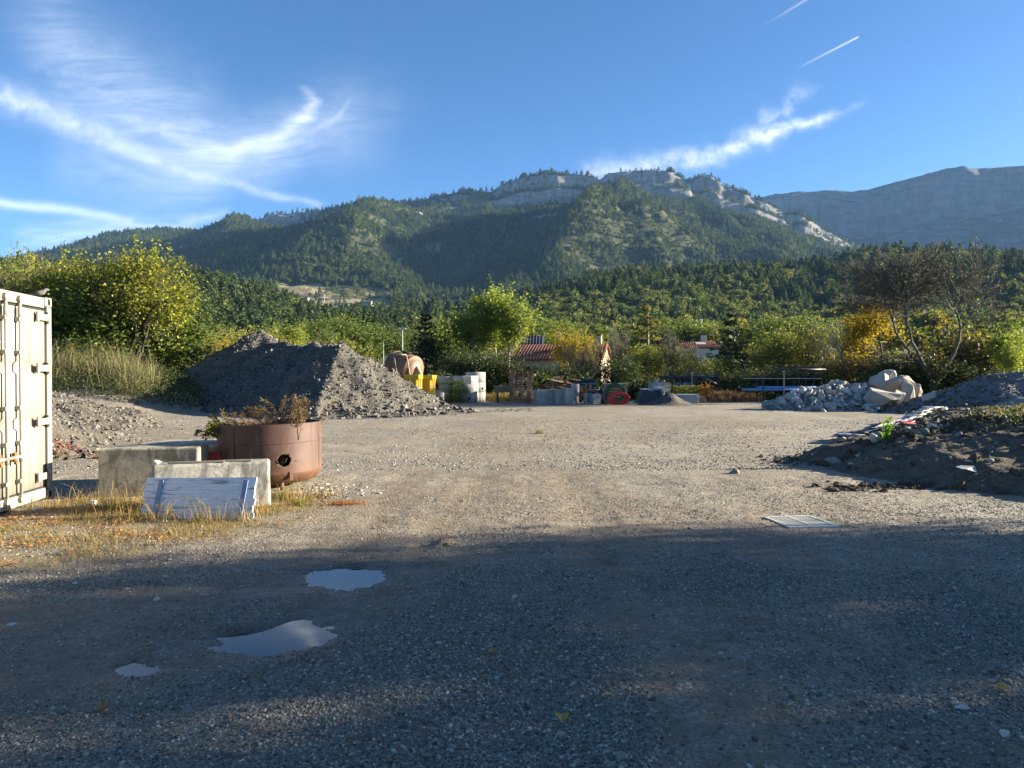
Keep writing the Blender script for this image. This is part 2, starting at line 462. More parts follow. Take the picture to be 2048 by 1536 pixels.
def ground_material():
    m, N, b, out = new_mat('gravel_ground')
    tc = N.node('ShaderNodeTexCoord'); v = tc.outputs['Object']
    def at(nm):
        a = N.node('ShaderNodeAttribute', attribute_name=nm); return a.outputs['Fac']
    yard, dirt, grass, wet = at('yard'), at('dirt'), at('grass'), at('wet')
    v1 = N.voro(v, 62); v2 = N.voro(v, 24); v3 = N.voro(v, 150)
    g1 = N.ramp(v1.outputs['Color'], [(0.05, (0.085, 0.075, 0.060)), (0.45, (0.25, 0.222, 0.172)), (0.95, (0.60, 0.54, 0.425))])
    g2 = N.ramp(v2.outputs['Color'], [(0.1, (0.075, 0.067, 0.054)), (0.6, (0.25, 0.222, 0.174)), (0.97, (0.62, 0.56, 0.45))])
    g3 = N.ramp(v3.outputs['Color'], [(0.1, (0.125, 0.109, 0.084)), (0.9, (0.385, 0.34, 0.257))])
    stone2 = N.m('LESS_THAN', v2.outputs['Distance'], 0.022)
    col = N.mix(0.35, g1, g3)
    col = N.mix(N.m('MULTIPLY', N.ramp(N.voro(v, 24).outputs['Distance'], [(0.30, 1.0), (0.42, 0.0)]), 0.7), col, g2)
    nb = N.noise(v, 0.35, 6, 0.6)
    col = N.mix(1.0, col, N.ramp(nb.outputs[0], [(0.3, (0.74, 0.74, 0.75)), (0.7, (1.12, 1.08, 1.02))]), 'MULTIPLY')
    col = N.mix(1.0, col, N.ramp(N.noise(N.mapping(v, (1, 0.6, 1)), 2.6, 7, 0.72).outputs[0], [(0.32, (0.66, 0.64, 0.62)), (0.62, (1.12, 1.12, 1.12))]), 'MULTIPLY')
    nd = N.noise(v, 9, 6, 0.7)
    dcol = N.ramp(nd.outputs[0], [(0.3, (0.12, 0.088, 0.057)), (0.7, (0.26, 0.20, 0.135))])
    dm = N.m('MULTIPLY', dirt, N.ramp(N.noise(v, 3.2, 6, 0.7).outputs[0], [(0.35, 0.25), (0.62, 1.0)]))
    dm = N.m('MULTIPLY', dm, N.ramp(v2.outputs['Distance'], [(0.2, 0.5), (0.4, 1.0)]))
    col = N.mix(dm, col, dcol)
    ng = N.noise(v, 6, 6, 0.7)
    gcol = N.ramp(ng.outputs[0], [(0.3, (0.10, 0.075, 0.035)), (0.5, (0.19, 0.14, 0.06)), (0.7, (0.24, 0.19, 0.11))])
    col = N.mix(N.m('MULTIPLY', grass, N.ramp(N.noise(v, 2.5, 5, 0.7).outputs[0], [(0.38, 0.15), (0.6, 0.9)])), col, gcol)
    nf = N.noise(v, 0.02, 6, 0.6)
    fcol = N.ramp(nf.outputs[0], [(0.35, (0.050, 0.075, 0.022)), (0.5, (0.10, 0.105, 0.035)), (0.65, (0.14, 0.12, 0.05))])
    fcol = N.mix(1.0, fcol, N.ramp(N.noise(v, 1.2, 5, 0.7).outputs[0], [(0.3, 0.6), (0.7, 1.15)]), 'MULTIPLY')
    col = N.mix(yard, fcol, col)
    wet_shade_n = N.m('MULTIPLY', wet, 1.0, clamp=True)
    col = N.mix(N.m('MULTIPLY', wet_shade_n, 0.55), col, (0.035, 0.028, 0.022))
    N.link(col, b.inputs['Base Color'])
    N.link(N.m('MULTIPLY_ADD', wet_shade_n, -0.55, 0.92), b.inputs['Roughness'])
    b.inputs['Specular IOR Level'].default_value = 0.35
    h = N.m('ADD', N.m('MULTIPLY', N.m('MINIMUM', v1.outputs['Distance'], 0.6), -0.9), N.m('MULTIPLY', N.m('MINIMUM', v2.outputs['Distance'], 0.6), -0.9))
    h = N.m('ADD', h, N.m('MULTIPLY', nd.outputs[0], 0.9))
    bp = N.node('ShaderNodeBump'); bp.inputs['Strength'].default_value = 0.8; bp.inputs['Distance'].default_value = 0.011
    N.link(h, bp.inputs['Height']); N.link(bp.outputs[0], b.inputs['Normal'])
    return m
M_ground = ground_material()
def g_attrs(X, Y, Z):
    far = Y > 60
    return {'yard': yard_mask(X, Y), 'dirt': np.where(far, 0, dirt_mask(X, Y)), 'grass': grass_mask(X, Y), 'wet': wet_shade_mask(X, Y)}
def geo_axis(lo, hi, dense_lo, dense_hi, step, ratio=1.16):
    a = list(np.arange(dense_lo, dense_hi + 1e-6, step))
    s = step; x = a[-1]
    while x < hi: s *= ratio; x += s; a.append(min(x, hi))
    s = step; x = a[0]
    while x > lo: s *= ratio; x -= s; a.insert(0, max(x, lo))
    return np.array(a)
def ground_z(x, y):
    z = big_z(x, y)
    n = 0.022 * fbm(x * 0.5, y * 0.5, 3, 21) + 0.016 * (ridged(x * 1.6, y * 1.1, 3, 23) - 0.5)
    ed = sstep(11.5, 13.5, y) + sstep(7.0, 8.0, np.abs(x)) * (y < 12); 
    z = z + np.clip(ed, 0, 1) * sstep(70, 46, y) * n
    inner = (np.abs(x) < 6.6) & (y > 2.7) & (y < 11.4)
    return np.where(inner, z - 0.3, z)
gx = geo_axis(-3200, 3200, -30, 30, 0.3)
gy = np.concatenate([geo_axis(-400, -3.9, -40, -4, 3.0), np.arange(-3.5, 47, 0.22), geo_axis(47, 2400, 47.2, 70, 1.2, 1.1)])
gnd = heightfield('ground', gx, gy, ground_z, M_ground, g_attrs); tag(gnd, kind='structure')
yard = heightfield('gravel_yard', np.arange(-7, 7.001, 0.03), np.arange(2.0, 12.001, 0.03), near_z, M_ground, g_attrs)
tag(yard, kind='structure')

# puddles: level sheets of water lying in the basins
def water_material():
    m, N, b, out = new_mat('muddy_water')
    b.inputs['Base Color'].default_value = (0.045, 0.038, 0.028, 1); b.inputs['Roughness'].default_value = 0.02
    b.inputs['IOR'].default_value = 1.52; b.inputs['Specular IOR Level'].default_value = 0.5
    return m
M_water = water_material()
for (cx, cy, rx, ry, lv) in [(-1.36, 5.66, 0.62, 0.60, -0.020), (-1.50, 4.34, 0.66, 0.52, -0.022), (-2.05, 3.90, 0.32, 0.26, -0.026)]:
    ang = np.linspace(0, 2 * pi, 40, endpoint=False)
    V = [(cx, cy, lv)] + [(cx + rx * cos(a), cy + ry * sin(a), lv) for a in ang]
    Fc = [(0, 1 + i, 1 + (i + 1) % 40) for i in range(40)]
    p = mesh_np('puddle', V, Fc, M_water); tag(p, kind='structure')

# ------------------------------------------------------------------ mountains
def rock_material(name, forest, rock1, rock2, scale=0.02):
    m, N, b, out = new_mat(name)
    tc = N.node('ShaderNodeTexCoord'); v = tc.outputs['Object']
    at = N.node('ShaderNodeAttribute', attribute_name='rock').outputs['Fac']
    nr = N.noise(N.mapping(v, (1, 1, 3.5)), scale, 8, 0.7, 0.4)
    rc = N.ramp(nr.outputs[0], [(0.3, rock1), (0.6, rock2), (0.75, tuple(1.25 * c for c in rock2))])
    nv = N.noise(N.mapping(v, (1, 1, 0.12)), scale * 3, 6, 0.7)
    rc = N.mix(1.0, rc, N.ramp(nv.outputs[0], [(0.32, 0.45), (0.6, 1.1)]), 'MULTIPLY')
    ns = N.noise(v, scale * 1.6, 7, 0.65)
    fc = N.ramp(ns.outputs[0], [(0.3, forest[0]), (0.5, forest[1]), (0.68, forest[2])])
    fac = N.ramp(N.m('ADD', at, N.m('MULTIPLY', N.m('SUBTRACT', N.noise(v, scale * 2.5, 7, 0.7).outputs[0], 0.5), 0.9)), [(0.40, 0.0), (0.58, 1.0)])
    N.link(N.mix(fac, fc, rc), b.inputs['Base Color']); b.inputs['Roughness'].default_value = 0.95; b.inputs['Specular IOR Level'].default_value = 0.1
    bp = N.node('ShaderNodeBump'); bp.inputs['Strength'].default_value = 0.8; bp.inputs['Distance'].default_value = 0.16 / scale
    N.link(N.m('ADD', nr.outputs[0], N.m('MULTIPLY', nv.outputs[0], 0.6)), bp.inputs['Height']); N.link(bp.outputs[0], b.inputs['Normal'])
    return m
def _meadow(m):
    N = NT(m.node_tree); b = [n for n in N.n if n.type == 'BSDF_PRINCIPLED'][0]; src_ = b.inputs['Base Color'].links[0].from_socket
    at = N.node('ShaderNodeAttribute', attribute_name='meadow').outputs['Fac']; tc = N.node('ShaderNodeTexCoord')
    N.link(N.mix(at, src_, N.ramp(N.noise(tc.outputs['Object'], 0.03, 6, 0.6).outputs[0], [(0.35, (0.15, 0.145, 0.06)), (0.6, (0.27, 0.23, 0.13))])), b.inputs['Base Color']); return m
M_mtn = rock_material('mountain_rock', ((0.035, 0.045, 0.022), (0.058, 0.068, 0.030), (0.105, 0.10, 0.052)), (0.15, 0.14, 0.125), (0.30, 0.29, 0.265))
_meadow(M_mtn)
M_far = rock_material('far_rock', ((0.03, 0.036, 0.025), (0.045, 0.05, 0.035), (0.07, 0.07, 0.05)), (0.055, 0.06, 0.065), (0.155, 0.16, 0.165), 0.009)
M_hill = rock_material('hill_soil', ((0.028, 0.038, 0.016), (0.042, 0.050, 0.022), (0.075, 0.066, 0.032)), (0.12, 0.11, 0.09), (0.24, 0.22, 0.18), 0.05)

CREST = [(-500, 640), (-250, 610), (-60, 590), (100, 525), (150, 500), (190, 478), (230, 465), (320, 459), (400, 463), (440, 462), (500, 450), (520, 441), (540, 431), (600, 426),
         (640, 421), (690, 409), (720, 399), (775, 406), (800, 404), (850, 399), (900, 387), (940, 381), (985, 383), (1000, 370), (1050, 353), (1110, 345),
         (1180, 351), (1200, 359), (1215, 346), (1300, 339), (1340, 343), (1376, 364), (1400, 352), (1420, 353), (1450, 374), (1500, 393), (1540, 412), (1570, 428),
         (1590, 424), (1640, 457), (1690, 484), (1740, 510), (1850, 560), (2100, 620), (2500, 650)]
YC, Y0 = 2200.0, 860.0
c_x = np.array([(p[0] - 1024) / F * YC for p in CREST]); c_z = np.array([P(p[0], p[1], YC).z for p in CREST])
CLIFF = [(-500, 0), (500, 0), (520, 26), (640, 22), (660, 8), (900, 5), (980, 12), (1000, 44), (1180, 50), (1200, 18), (1215, 42), (1340, 52), (1370, 18), (1395, 62), (1440, 55), (1500, 45), (1560, 42), (1700, 30), (1760, 0), (2500, 0)]
k_x = np.array([(p[0] - 1024) / F * YC for p in CLIFF]); k_h = np.array([p[1] * YC / F for p in CLIFF])
def pl(*pts): return [((p[0] - 1024) / F * p[1], p[1], p[2]) for p in pts]   # (pixel column, distance, height of the spur)
SPURS = [(pl((1345, 2150, 0), (1245, 1960, 70), (1215, 1700, 170), (1170, 1400, 140), (1080, 1150, 40)), 125),
         (pl((1510, 2150, 20), (1530, 1850, 60), (1560, 1600, 60)), 140),
         (pl((1390, 2000, 20), (1370, 1700, 55), (1330, 1450, 60), (1280, 1250, 20)), 110),
         (pl((800, 2150, 10), (780, 1900, 70), (740, 1650, 100), (705, 1400, 80), (690, 1200, 20)), 110),
         (pl((520, 2150, 15), (480, 1950, 50), (440, 1700, 40)), 100),
         (pl((420, 2000, 10), (520, 1650, 70), (560, 1350, 60), (600, 1120, 30)), 180),
         (pl((1010, 2150, 10), (985, 1900, 50), (960, 1600, 40)), 80)]
def mtn_z(X, Y):
    wx = X + 40 * fbm(X / 260, Y / 260, 3, 71); wy = Y + 50 * fbm(X / 260 + 7, Y / 260, 3, 73)
    t = (Y - Y0) / (YC - Y0)
    zc = np.interp(X, c_x, c_z); cl = np.interp(X, k_x, k_h)
    tc = np.clip(t, 0, 1)
    S = 0.38 * tc + 0.62 * tc ** 2.1
    zb = 72.0
    Z = zb + (zc - cl - zb) * S
    tw = t + 0.012 * fbm(X / 60, Y / 60, 3, 75)
    Z = Z + cl * (0.55 * sstep(0.945, 0.965, tw) + 0.45 * sstep(0.975, 0.992, tw))
    amp = np.clip(4 * tc * (1 - tc), 0, 1)
    for pts, w in SPURS:
        best = 0
        for a, b in zip(pts, pts[1:]):
            d, s = seg_dist(wx, wy, a[0], a[1], b[0], b[1])
            best = np.maximum(best, (a[2] + (b[2] - a[2]) * s) * (0.6 * np.exp(-(d / w) ** 2) + 0.4 * np.exp(-d / w * 1.4)))
        Z = Z + best * np.clip((1.0 - tc) * 8, 0, 1)
    Z = Z + amp * (70 * (ridged(wx / 330, wy / 420, 4, 81, 0.5) - 0.55) + 26 * (ridged(wx / 110, wy / 140, 4, 83, 0.55) - 0.5))
    Z = Z + (0.25 + 0.75 * amp) * 9 * fbm(X / 32, Y / 32, 4, 85)
    Z = Z + 5 * (ridged(X / 24, Y / 60, 3, 87) - 0.5) * np.clip(cl / 40, 0, 1) * sstep(0.93, 0.96, t)
    back = np.maximum(0, t - 1.0); Z = Z - back * 900 - 30 * sstep(0, 0.12, back)
    return Z
mx_ = np.arange(-1750, 1500, 6.5); my_ = np.concatenate([np.arange(Y0, 2040, 7.0), np.arange(2040, 2230, 3.5), np.arange(2230, 2480, 16)])
MX, MY = np.meshgrid(mx_, my_); MZ = mtn_z(MX, MY)
gyy, gxx = np.gradient(MZ, my_, mx_)
slope = np.hypot(gxx, gyy)
cl_ = np.interp(MX, k_x, k_h)
T_ = (MY - Y0) / (YC - Y0)
mrock = np.where(T_ > 0.9, sstep(1.0, 1.6, slope) * 0.95, sstep(1.6, 2.4, slope) * 0.8 + 0.12 * sstep(0.9, 1.4, slope))
mrock = mrock + 0.7 * sstep(0.93, 0.95, T_) * sstep(1.01, 0.99, T_) * sstep(-800, -770, MX) * sstep(-570, -600, MX)
scree = lambda px, y, w, h: np.exp(-(((MX - (px - 1024) / F * y) / w) ** 2 + ((MY - y) / h) ** 2))
mrock = mrock + 0.55 * scree(1105, 1500, 40, 130) + 0.35 * scree(1235, 1330, 45, 50) + 0.6 * scree(870, 1550, 35, 80) + 0.5 * scree(800, 1330, 50, 70) + 0.45 * scree(810, 1900, 120, 60) + 0.6 * scree(1130, 1950, 70, 45)
mrock = np.clip(mrock + 0.55 * sstep(0.5, 0.75, vnoise(MX / 90, MY / 40, 91)) * sstep(0.6, 0.9, T_) * sstep(1000, 300, MX), 0, 1)
def meadow_at(X, Y):
    px = 1024 + F * X / Y; n = 25 * fbm(X / 60, Y / 60, 3, 95); n2 = 30 * fbm(X / 70 + 5, Y / 70, 3, 97)
    a = sstep(540, 565, px + n) * sstep(790, 760, px + n) * sstep(880, 900, Y + n2) * sstep(1075, 1050, Y + n2)
    b = sstep(800, 830, px + n) * sstep(980, 950, px + n) * sstep(900, 925, Y + n2) * sstep(1010, 985, Y + n2)
    return np.clip(a + b, 0, 1)
mtn = mesh_np('mountain', np.stack([MX, MY, MZ], -1).reshape(-1, 3), grid_faces(len(mx_), len(my_)), M_mtn, None, True, {'rock': mrock.ravel(), 'meadow': meadow_at(MX, MY).ravel()})
tag(mtn, kind='structure')

# the far limestone wall, beyond the first mountain
FYC = 3400.0   # the wall runs obliquely, nearer at the right
far_y = lambda px: (FYC + 1000) / (1 + 0.5 * (px - 1024) / F)
FC = [(1100, 520), (1300, 470), (1440, 425), (1530, 396), (1580, 389), (1660, 389), (1700, 386), (1760, 372), (1800, 363), (1850, 351), (1950, 341), (2048, 331), (2300, 318), (2700, 330)]
f_x = np.array([(p[0] - 1024) / F * far_y(p[0]) for p in FC]); f_z = np.array([P(p[0], p[1], far_y(p[0])).z for p in FC])
FH = [(1100, 20), (1500, 45), (1600, 75), (1700, 95), (1800, 75), (1900, 85), (2048, 90), (2700, 90)]
fh_x = np.array([(p[0] - 1024) / F * far_y(p[0]) for p in FH]); fh_h = np.array([p[1] / F * FYC for p in FH])
def far_z(X, Y):
    Y = Y + 0.5 * (X - 2000)
    wy = Y + 80 * fbm(X / 320, Y / 320, 4, 101) + 30 * (ridged(X / 100, Y / 220, 3, 103) - 0.5)
    t = (wy - 1900) / (FYC - 1900); tc = np.clip((Y - 1900) / (FYC - 1900), 0, 1)
    zc = np.interp(X, f_x, f_z); h = np.interp(X, fh_x, fh_h)
    S = np.clip((Y - 1900) / (FYC - 200 - 1900), 0, 1)
    Z = 150 + (zc - h - 150) * (0.45 * S + 0.55 * S ** 1.8)
    Z = Z + h * (0.62 * sstep(0.80, 0.86, t) + 0.26 * sstep(0.88, 0.92, t) + 0.12 * sstep(0.92, 1.0, t))
    Z = Z + 50 * (ridged(X / 400, Y / 500, 4, 105) - 0.5) * 4 * tc * (1 - tc) + 12 * fbm(X / 60, Y / 60, 4, 107) * sstep(1, 0.9, tc)
    return Z - np.maximum(0, Y - FYC) * 0.8
fx_ = np.arange(850, 4100, 10.0); fy_ = np.arange(1500, 4150, 10.0)
FX, FY = np.meshgrid(fx_, fy_); FZ = far_z(FX, FY)
a_, b_ = np.gradient(FZ, fy_, fx_); fs = np.hypot(a_, b_); FQ = FY + 0.5 * (FX - 2000); FZ = np.where(FQ < 1850, -60.0, np.maximum(FZ, -60))
fr = mesh_np('far_mountain', np.stack([FX, FY, FZ], -1).reshape(-1, 3), grid_faces(len(fx_), len(fy_)), M_far, None, True, {'rock': (sstep(0.55, 1.0, fs)).ravel()})
tag(fr, kind='structure')

# two nearer wooded hills
def hill(name, crest, yc, y0, z0, seed, nz, span, step):
    hx = np.array([(p[0] - 1024) / F * yc for p in crest]); hz = np.array([P(p[0], p[1], yc).z for p in crest])
    def zf(X, Y):
        t = (Y - y0) / (yc - y0); tc = np.clip(t, 0, 1)
        zc = np.interp(X, hx, hz)
        S = 0.55 * tc + 0.45 * np.sin(tc * pi / 2) ** 2
        Z = z0 + (zc - z0) * S + np.clip(4 * tc * (1 - tc), 0, 1) * nz * (ridged(X / (nz * 9), Y / (nz * 9), 4, seed) - 0.45) + 1.5 * fbm(X / 15, Y / 15, 3, seed + 2)
        return Z - np.maximum(0, t - 1) ** 1.3 * (yc - y0) * 0.5
    xs = np.arange(span[0], span[1], step); ys = np.arange(y0, yc + (yc - y0) * 0.7, step)
    o = heightfield(name, xs, ys, zf, M_hill, lambda X, Y, Z: {'rock': 0.25 * vnoise(X / 40, Y / 40, seed + 5)})
    tag(o, kind='structure')
    return zf
HC1 = [(500, 668), (780, 655), (900, 640), (1000, 625), (1060, 606), (1120, 588), (1180, 572), (1250, 562), (1380, 556), (1500, 553), (1590, 545), (1640, 534), (1690, 522), (1750, 514), (1850, 515), (1950, 530), (2048, 547), (2300, 570), (2700, 590)]
hill1 = hill('wooded_hill', HC1, 720, 330, 12.0, 121, 26, (-280, 860), 5.5)
HC2 = [(-500, 560), (0, 560), (200, 566), (340, 580), (400, 580), (470, 594), (540, 608), (600, 632), (650, 655), (720, 676), (800, 700), (1000, 725)]
hill2 = hill('pine_hill', HC2, 460, 215, 6.0, 141, 16, (-480, -30), 4.0)
# ------------------------------------------------------------------ leaves, trunks and trees
def cards(pos, size, g, aspect=0.55, upbias=0.0, dirs=None):
    """a folded leaf shape for each position: 4 corners, 1 quad"""
    n = len(pos); pos = np.asarray(pos); size = np.broadcast_to(np.asarray(size, float), (n,))
    t = g.normal(size=(n, 3)) if dirs is None else dirs + 0.35 * g.normal(size=(n, 3))
    t[:, 2] += upbias
    t /= np.linalg.norm(t, axis=1)[:, None] + 1e-9
    q = g.normal(size=(n, 3)); b = np.cross(t, q); b /= np.linalg.norm(b, axis=1)[:, None] + 1e-9
    s = size[:, None]; nn = np.cross(t, b)
    V = np.stack([pos - t * s, pos + b * s * aspect + nn * s * 0.18, pos + t * s, pos - b * s * aspect + nn * s * 0.18], 1).reshape(-1, 3)
    return V, np.arange(4 * n).reshape(n, 4)
def tubes_np(segs, k=4):
    """segs rows: p0(3) p1(3) r0 r1 -> prisms"""
    S = np.asarray(segs, float); n = len(S)
    p0, p1, r0, r1 = S[:, :3], S[:, 3:6], S[:, 6], S[:, 7]
    d = p1 - p0; d /= np.linalg.norm(d, axis=1)[:, None] + 1e-9
    ref = np.where(np.abs(d[:, 2:3]) > 0.9, np.array([[1., 0, 0]]), np.array([[0, 0, 1.]]))
    a = np.cross(d, ref); a /= np.linalg.norm(a, axis=1)[:, None] + 1e-9; b = np.cross(d, a)
    an = 2 * pi * np.arange(k) / k
    ring = a[:, None, :] * np.cos(an)[None, :, None] + b[:, None, :] * np.sin(an)[None, :, None]
    V = np.concatenate([p0[:, None] + ring * r0[:, None, None], p1[:, None] + ring * r1[:, None, None]], 1).reshape(-1, 3)
    i = np.arange(k); f = np.stack([i, (i + 1) % k, k + (i + 1) % k, k + i], -1)
    Fq = (np.arange(n)[:, None, None] * 2 * k + f[None]).reshape(-1, 4)
    return V, Fq
def branch_tree(seed, H, trunk_h, rad, levels=4, kids=(4, 6), spread=50, lenr=0.68, gnarl=0.16, up=0.12, L0=None, top=True, stems=1, min_r=0.006, sp0=None):
    r = random.Random(seed); segs = []; tips = []
    def rot(d, ang):
        ax = d.cross(Vector((r.gauss(0, 1), r.gauss(0, 1), r.gauss(0, 1)))).normalized()
        return Matrix.Rotation(ang, 3, ax) @ d
    def grow(p, d, L, rd, lev):
        ns = 4 if lev >= levels - 1 else 3
        for i in range(ns):
            d = (d + Vector((r.gauss(0, gnarl), r.gauss(0, gnarl), r.gauss(0, gnarl) + up))).normalized()
            q = p + d * (L / ns); r2 = rd * (1 - 0.28 / ns * 1.6)
            segs.append((*p, *q, rd, max(min_r, r2)))
            if lev <= 1: tips.append((q, d, lev))
            if lev > 0 and i >= (1 if lev == levels else 0):
                for _ in range(max(1, round(r.randint(*kids) / ns))):
                    grow(q, rot(d, R(r.uniform(spread * 0.55, spread * 1.15))), L * lenr * r.uniform(0.7, 1.1), max(min_r, r2 * 0.55), lev - 1)
            p, rd = q, max(min_r, r2)
        if lev > 0:
            grow(p, d, L * lenr * 0.9, rd * 0.9, lev - 1)
    for s in range(stems):
        d = Vector((r.gauss(0, 0.05), r.gauss(0, 0.05), 1))
        base = Vector((0, 0, 0))
        if stems > 1:
            a = 2 * pi * s / stems + r.uniform(-.4, .4); sq = sp0 or (0.34 if stems > 2 else 0.16); d = Vector((sq * cos(a), sq * sin(a), 1)); base = Vector((0.12 * cos(a), 0.12 * sin(a), 0))
        d.normalize()
        if sp0:         # limbs that fork from one short trunk
            top_ = Vector((0.06, 0, trunk_h * 0.45)); base = top_
            if s == 0: segs.append((0, 0, -0.2, *(top_ * 0.5), rad * 2.1, rad * 1.75)); segs.append((*(top_ * 0.5), *(top_ * 1.06), rad * 1.75, rad * 1.4))
        p = base; n = 3; rd = rad
        for i in range(n):
            d2 = (d + Vector((r.gauss(0, 0.06), r.gauss(0, 0.06), 0))).normalized(); q = p + d2 * (trunk_h / n)
            segs.append((*p - Vector((0, 0, 0.15 if i == 0 and not sp0 else 0)), *q, rd * (1.25 if i == 0 else 1), rd * 0.93)); p, rd = q, rd * 0.93
        L = L0 or (H - trunk_h) * 0.42
        grow(p, d, L, rd * 0.85, levels)
    return segs, tips
class Species:
    def __init__(s, trunk_me, crown_me): s.t, s.c = trunk_me, crown_me
def me_from(V, Fq, name, mat, smooth=False):
    o = mesh_np(name, V, Fq, mat, None, smooth, link_it=False); me = o.data; bpy.data.objects.remove(o); return me
def scale_to(segs, tips, H):
    top = max(s[5] for s in segs); k = H / top
    return [tuple(c * k for c in s[:6]) + (s[6], s[7]) for s in segs], [(t[0] * k, t[1], t[2]) for t in tips]
def broadleaf(name, seed, H, trunk_h, rad, n, leaf, lmat, bmat, sig=0.35, shape=None, sides=4, clump=0.8, shoots=0, **kw):
    segs, tips = scale_to(*branch_tree(seed, H, trunk_h, rad, **kw), H)
    g = np.random.default_rng(seed); extra = []
    if shoots:      # slender upright shoots rising out of the crown
        up_ = [t for t in tips if t[0].z > H * 0.60]
        for i in g.choice(len(up_), shoots):
            p = Vector(up_[i][0]); d = Vector((g.normal() * 0.16, g.normal() * 0.16, 1)).normalized(); L = g.uniform(0.08, 0.20) * H
            for q in range(5):
                p2 = p + d * (L / 5); segs.append((*p, *p2, 0.012 - 0.0018 * q, 0.010 - 0.0018 * q)); p = p2
                extra += [np.array(p) + g.normal(size=3) * 0.10 for _ in range(int(g.integers(3, 9)))]
    V, Fq = tubes_np(segs, sides); tm = me_from(V, Fq, 'trunk', bmat, True)
    if n == 0: return Species(tm, None)
    tp = np.array([t[0] for t in tips]); td = np.array([t[1] for t in tips])
    # clumps: some twigs carry many leaves, some few
    w = g.gamma(clump, 1, len(tp)); w /= w.sum()
    i = g.choice(len(tp), n, p=w)
    pos = tp[i] + g.normal(size=(n, 3)) * sig * (0.4 + 0.6 * g.random((n, 1)))
    if extra: pos = np.concatenate([pos, np.array(extra)])
    pos = pos[pos[:, 2] > 0.25]
    V, Fq = cards(pos, leaf * g.uniform(0.6, 1.25, len(pos)), g, 0.62)
    return Species(tm, me_from(V, Fq, 'crown', lmat))
def conifer(name, seed, H, wid, n_whorl, per, leaf, lmat, bmat, droop=0.25, start=0.06, irregular=0.25, dens=9):
    g = np.random.default_rng(seed); segs = []; pos = []; dirs = []
    segs.append((0, 0, -0.2, 0, 0, H * 0.5, 0.022 * H, 0.014 * H)); segs.append((0, 0, H * 0.5, 0, 0, H, 0.014 * H, 0.004 * H))
    for k in range(n_whorl):
        f = start + (1 - start) * (k + g.random() * 0.6) / n_whorl; z = H * f
        for j in range(per):
            a = 2 * pi * (j + g.random()) / per
            L = wid * 0.5 * (1 - f) ** 0.72 * (1 + irregular * g.normal()) + 0.12
            L = max(0.12, L)
            d = np.array([cos(a), sin(a), -droop * (1 - f) + 0.25 * f + 0.1 * g.normal()]); e = np.array([0, 0, z]) + d * L
            segs.append((0, 0, z, *e, 0.02 * H * (1 - f) * 0.35 + 0.008, 0.006))
            m = max(3, int(dens * L / (wid * 0.5) + 2)); s = g.uniform(0.25, 1.05, m)
            pp = np.array([0, 0, z]) + d[None] * (L * s)[:, None] + g.normal(size=(m, 3)) * 0.06 * L
            pos.append(pp); dirs.append(np.repeat(d[None], m, 0) + g.normal(size=(m, 3)) * 0.5)
    pos = np.concatenate(pos); dirs = np.concatenate(dirs)
    V, Fq = cards(pos, leaf * g.uniform(0.6, 1.3, len(pos)), g, 0.38, 0.0, dirs)
    tv, tf = tubes_np(segs, 4)
    return Species(me_from(tv, tf, 'trunk', bmat, True), me_from(V, Fq, 'crown', lmat))
def tree(name, sp, label, cat, loc, H=None, rot=0.0, scale=(1, 1, 1), group=None):
    r = thing(name, label, cat, loc, rot, group)
    put('trunk', sp.t, r, scale=scale)
    if sp.c: put('crown', sp.c, r, scale=scale)
    return r

M_bark = pm('bark', (0.10, 0.085, 0.065), (0.18, 0.16, 0.13), 6, 0.9, 0.5, 22)
M_bark_pale = pm('bark_pale', (0.26, 0.24, 0.20), (0.42, 0.40, 0.34), 6, 0.9, 0.4, 22)
M_bark_dark = pm('bark_dark', (0.045, 0.04, 0.035), (0.085, 0.075, 0.06), 6, 0.9, 0.5, 22)
L_pine = leaf_mat('needles_far', [(0.049, 0.078, 0.029), (0.065, 0.101, 0.034), (0.086, 0.12, 0.039), (0.057, 0.086, 0.036), (0.111, 0.137, 0.044)], 0.3, inst=True)
L_broad = leaf_mat('leaves_far', [(0.072, 0.111, 0.026), (0.104, 0.143, 0.031), (0.137, 0.163, 0.036), (0.182, 0.182, 0.039), (0.111, 0.127, 0.036)], 0.4, inst=True)
L_gold = leaf_mat('leaves_far_gold', [(0.23, 0.184, 0.023), (0.299, 0.218, 0.029), (0.172, 0.172, 0.029), (0.276, 0.161, 0.029)], 0.45, inst=True)

